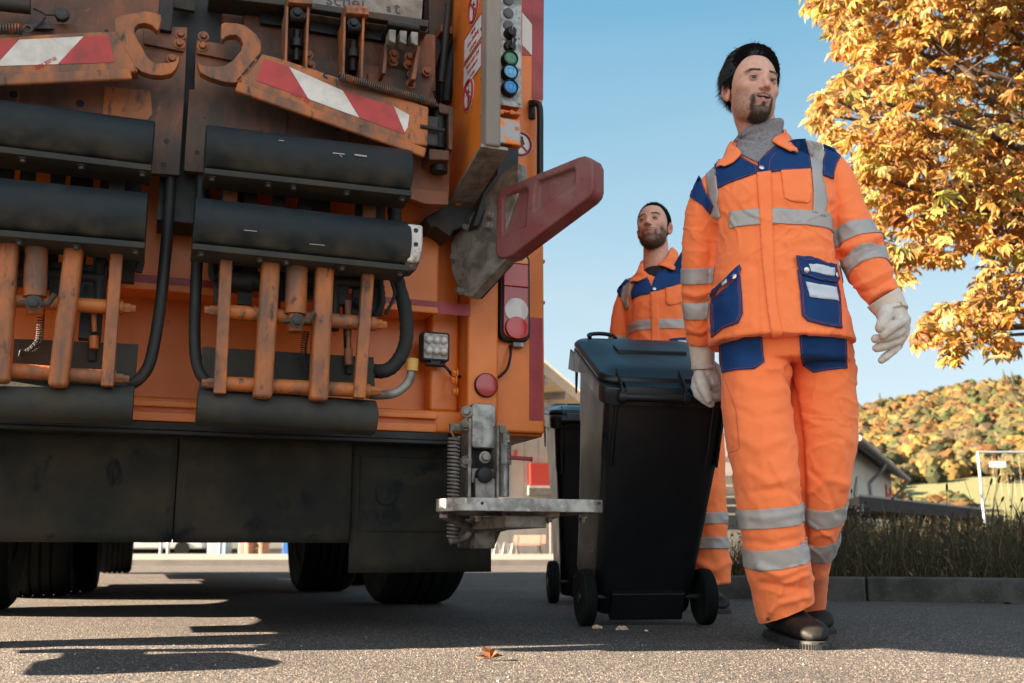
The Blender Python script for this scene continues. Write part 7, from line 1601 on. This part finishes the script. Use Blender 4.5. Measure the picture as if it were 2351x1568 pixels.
b = MB(); p, q = wx(1182, 1030), wx(1190, 1048); b.box((p.x, -.03, q.z), (q.x, .01, p.z)); b.build('small_window', M['redsign'], root)
# raised pale pavement
p0 = atz(1000, 1302, 0); b = MB(); b.prism([V((-14, 17.5, .0)), V((3.2, 17.5, 0)), V((6, 60, 0)), V((-40, 60, 0))], (0, 0, .1)); o = b.build('pavement', M['pave']); o['kind'] = 'structure'
for o in root.children:
    if o.name.split('.')[0] not in ('canopy', 'canopy_beam', 'corrugated_edge'): o.rotation_euler = (0, 0, R(8))
# bench
bc = V((at(1207, 1270, 38).x, 38, .1)); root = empty('park_bench', (bc.x, bc.y, .1), R(-28), 'slatted brown park bench in front of the warehouse', 'bench'); sc_b = .8
def bb(a, c): return (V(a)*sc_b, V(c)*sc_b)
b = MB()
for i in range(4): b.box(*bb((-.85, -.1+i*.12, .42), (.85, -.01+i*.12, .455)))
b.build('seat', M['wood'], root)
b = MB()
for i in range(4): b.box(*bb((-.85, .36+i*.02, .5+i*.1), (.85, .39+i*.02, .58+i*.1)))
b.build('backrest', M['wood'], root)
for x in (-.6, .6):
    b = MB(); b.tube([V(q)*sc_b for q in ((x, -.12, 0), (x, -.02, .25), (x, -.06, .42), (x, .34, .42), (x, .44, .88))], .03*sc_b, 8); b.build('leg', M['darkwood'], root); b = MB(); b.tube([V(q)*sc_b for q in ((x, .46, 0), (x, .3, .25), (x, .3, .42))], .03*sc_b, 8); b.build('leg', M['darkwood'], root)
# bicycle rack
rk = V((at(1143, 1270, 36).x, 36, .1)); root = empty('bicycle_rack', (rk.x, rk.y, .1), 0, 'grey tube bicycle rack against the warehouse, left of the bench', 'bicycle rack')
for i in range(4): b = MB(); x = -.45+i*.3; b.tube(smoothpath([V((x, 0, 0)), V((x+.05, .1, .3)), V((x+.1, .2, .42)), V((x+.2, .3, .3)), V((x+.22, .35, 0))], 4), .016, 8); b.build('hoop', M['zinc'], root)
# --- site fence --------------------------------------------------------------
f0 = at(2245, 1037, 17.8); f1 = at(2700, 1030, 17.8); root = empty('site_fence', (f0.x, f0.y, 0), 0, 'galvanised mesh site fence panel standing beyond the verge at the right', 'fence'); Lf = f1.x-f0.x; hf = f0.z
for x in (0, Lf): b = MB(); b.cyl((x, 0, 0), (x, 0, hf), .024, 14); b.build('post', M['zinc'], root)
b = MB(); b.cyl((0, 0, hf-.01), (Lf, 0, hf-.01), .021, 12); b.build('top_rail', M['zinc'], root); b = MB(); b.cyl((0, 0, .18), (Lf, 0, .18), .021, 12); b.build('bottom_rail', M['zinc'], root)
b = MB()
for i in range(1, int(Lf/.12)): b.cyl((i*.12, 0, .18), (i*.12, 0, hf), .0022, 5)
for i in range(1, 8): b.cyl((0, 0.004, .18+i*.24), (Lf, .004, .18+i*.24), .0022, 5)
b.build('wire_mesh', M['grey_pipe'], root)
p, q = at(2272, 1059, 17.76)-V((f0.x, f0.y, 0)), at(2311, 1073, 17.76)-V((f0.x, f0.y, 0)); b = MB(); b.prism([V((a, -.03, c)) for a, c in rrect(p.x, q.z, q.x, p.z, .025)], (0, .006, 0)); b.build('name_plate', M['white'], root)
b = MB(); b.box((-.35, -.12, 0), (.35, .12, .16)); b.build('concrete_foot', M['pave'], root, bevel=.02)
# --- far side of the yard seen under the truck ----------------------------------
FY = 41
def fz(px, py): return at(px, py, FY)
o = MB(); o.box((-30, 43.5, 0), (-4.2, 43.8, .32)); w = o.build('low_wall', M['granite']); tag(w, 'low rough stone wall across the yard seen under the truck', 'wall')
root = empty('house_row', (-26, 49, 0), R(8), 'long pale building across the yard seen under the truck', 'building'); b = MB(); b.box((0, 0, 0), (19, 9, 5)); b.build('wall', M['cream'], root); b = MB(); b.prism([V((-.5, -.5, 5)), V((-.5, 9.5, 5)), V((-.5, 4.5, 7.5))], (20, 0, 0)); b.build('roof', M['roofm'], root)
for i, x in enumerate((2, 6, 11, 15.5)): b = MB(); b.box((x, -.06, .1 if i % 2 else 1), (x+1.2, .02, 2.3)); b.build('door' if i % 2 else 'window', M['glass'] if i % 2 == 0 else mat('blue_door', (.03, .16, .42), .5), root)
car = empty('parked_car', (fz(322, 1260).x, 42.2, 0), 0, 'white car parked far away, glimpsed under the truck at the left', 'car')
b = MB(); b.prism([V(q) for q in ((-2.1, 0, .28), (-2.15, 0, .7), (-1.9, 0, .9), (-1.2, 0, .98), (-.6, 0, 1.42), (.9, 0, 1.45), (1.6, 0, 1.0), (2.05, 0, .92), (2.1, 0, .3))], (0, 1.7, 0)); b.build('body', mat('white_car_paint', (.4, .4, .39), .2, coat=.5), car, bevel=.08, seg=3)
b = MB(); b.prism([V(q) for q in ((-1.05, -.01, 1.0), (-.55, -.01, 1.36), (.85, -.01, 1.38), (1.4, -.01, 1.02))], (0, 1.72, 0)); b.build('window', M['glass'], car)
for x in (-1.35, 1.3):
    for y in (.05, 1.65): b = MB(); b.lathe(V((x, y, .31)), (0, 1, 0), [(.2, -.09), (.31, -.09), (.31, .09), (.2, .09)], 24); b.build('wheel', M['tyre'], car)
M['terra'] = mat('terracotta', (.3, .14, .09), .8, 0, (.26, .12, .08), 6)
for px, col, nm, lb, ct in ((520, 'terra', 'planter', 'left terracotta planter across the yard under the truck', 'planter'),):
    pass
def simple_pot(px0, px1, lab):
    a = fz(px0, 1270).x; c = fz(px1, 1270).x; r = (c-a)/2; rt = empty('planter', ((a+c)/2, FY, 0), 0, lab, 'planter', 'terracotta planters across the yard'); b = MB(); b.lathe(V((0, 0, 0)), (0, 0, 1), [(r*.8, 0), (r*.95, .5), (r*1.05, .52), (r*1.05, .62), (r*.9, .62), (r*.88, .55)], 28); b.build('pot', M['terra'], rt); b = MB(); 
    for i in range(60): t = V((rnd.gauss(0, r*.5), rnd.gauss(0, r*.5), .6+rnd.random()*.5)); b.add([t, t+V((.08, 0, .05)), t+V((.02, .03, .12))], [(0, 1, 2)])
    b.build('plant', mat('planter_leaves', (.12, .14, .03), .8), rt)
simple_pot(560, 586, 'terracotta planter across the yard, the left of the two'); simple_pot(590, 618, 'terracotta planter across the yard, the right of the two')
for px, c_, lab in ((388, (.2, .25, .3), 'leftmost'), (404, (.3, .32, .34), 'second'), (521, (.1, .2, .28), 'third'), (533, (.1, .2, .28), 'rightmost')):
    p = fz(px, 1275); b = MB(); b.lathe(V((p.x, FY-1, 0)), (0, 0, 1), [(.06, 0), (.06, .95), (.045, 1.0), (.01, 1.02)], 14); tag(b.build('bollard', mat('bollard_paint', c_, .5)), f'grey metal bollard across the yard, {lab} of the four under the truck', 'bollard', 'bollards across the yard')
for p0_, p1__, c_, lab in ((465, 510, (.3, .35, .4), 'pale crate'), (537, 552, (.32, .31, .29), 'white crate'), (640, 662, (.02, .13, .42), 'blue crate')):
    a, c = fz(p0_, 1270), fz(p1__, 1270); b = MB(); b.box((a.x, FY+.6, 0), (c.x, FY+1.4, .75)); b.box((a.x-.02, FY+.58, .7), (c.x+.02, FY+1.42, .78)); tag(b.build('storage_crate', mat('crate_'+lab[:4].strip(), c_, .6), None, bevel=.02), lab+' standing against the low wall across the yard', 'crate', 'crates across the yard')
c = fz(510, 1270); rt = empty('yellow_shrub', (fz(552, 1270).x+.2, FY+1.2, 0), 0, 'small yellowing shrub between planters and crates across the yard', 'shrub'); b = MB()
for i in range(260): t = V((rnd.gauss(0, .22), rnd.gauss(0, .2), .15+abs(rnd.gauss(.4, .3)))); a = V((rnd.uniform(-1, 1), rnd.uniform(-1, 1), rnd.uniform(-1, 1))).normalized()*.07; q = a.cross(V((0, .3, 1))).normalized()*.05; b.add([t-a, t+q, t+a, t-q], [(0, 1, 2, 3)])
b.build('foliage', mat('yellow_leaves', (.35, .3, .06), .8), rt); b = MB(); b.cyl((0, 0, 0), (0, 0, .5), .02); b.build('stem', M['bark'], rt)
# --- litter on the asphalt -----------------------------------------------------
def crumb(px, py, s, name, lab, m, seed):
    c = atz(px, py, 0); bm = bmesh.new(); bmesh.ops.create_icosphere(bm, subdivisions=3, radius=1)
    for v in bm.verts: n_ = 1+.35*noise.noise(v.co*1.6+V((seed, 0, 0)))+.2*noise.noise(v.co*4+V((seed, 3, 0))); v.co = V((v.co.x*s*n_, v.co.y*s*.7*n_, max(-.1*s, v.co.z*s*.55*n_)+s*.12))
    me = bpy.data.meshes.new(name); bm.to_mesh(me); bm.free(); o = obj(name, me, m); o.location = c; tag(o, lab, 'crumb', 'pale crumbs on the asphalt')
M['crumb'] = mat('bread_crumb', (.55, .4, .28), .9, 0, (.4, .26, .17), 30, .45, .6, bump=.8, bscale=150)
crumb(1371, 1443, .018, 'bread_piece', 'left piece of pale crumbled bread in front of the bin', M['crumb'], 1); crumb(1428, 1446, .02, 'bread_piece', 'right piece of pale crumbled bread in front of the bin', M['crumb'], 5); crumb(1484, 1449, .007, 'pebble', 'tiny white pebble right of the bread pieces', M['white'], 9)
c = atz(1126, 1517, 0); b = MB()
for i, (a, l) in enumerate(((10, .035), (65, .03), (120, .038), (170, .032), (225, .02), (300, .022))):
    a = R(a); e = V((math.cos(a)*l, math.sin(a)*l*.7, .012+.01*(i % 3))); q = V((-math.sin(a), math.cos(a), 0))*l*.35; m_ = e*.5; m_.z += .006; b.add([V((0, 0, .006)), m_+q+V((0, 0, .004)), e, m_-q+V((0, 0, .004))], [(0, 1, 2, 3)])
b.tube([V((0, 0, .006)), V((-.02, -.02, .008)), V((-.035, -.015, .01))], .0012, 5)
o = b.build('fallen_leaf', mat('curled_leaf', (.3, .1, .03), .6, 0, (.16, .05, .02), 40)); o.location = c; tag(o, 'curled orange brown leaf on the asphalt in the foreground centre', 'leaf')
# stones scattered: single pebbles are part of the asphalt

vs_, fs = [], []
for i in range(420):
    px = rnd.uniform(-50, 2400); py = rnd.uniform(1330, 1600); c = atz(px, py, 0); s = rnd.uniform(.0015, .0042); k = len(vs_); a = rnd.random()*6
    vs_ += [c+V((math.cos(a+t)*s*rnd.uniform(.7, 1.2), math.sin(a+t)*s*rnd.uniform(.7, 1.2), .0)) for t in (0, 1.57, 3.14, 4.71)]+[c+V((0, 0, s*rnd.uniform(.6, 1.1)))]
    fs += [(k, k+1, k+4), (k+1, k+2, k+4), (k+2, k+3, k+4), (k+3, k, k+4)]
me = bpy.data.meshes.new('loose_grit'); me.from_pydata([tuple(v) for v in vs_], [], fs); o = obj('loose_grit', me, mat('grit', (.3, .27, .24), .9, 0, (.12, .11, .1), 90, .45, .55)); tag(o, 'loose grit and tiny stones scattered over the asphalt', 'grit'); o['kind'] = 'stuff'
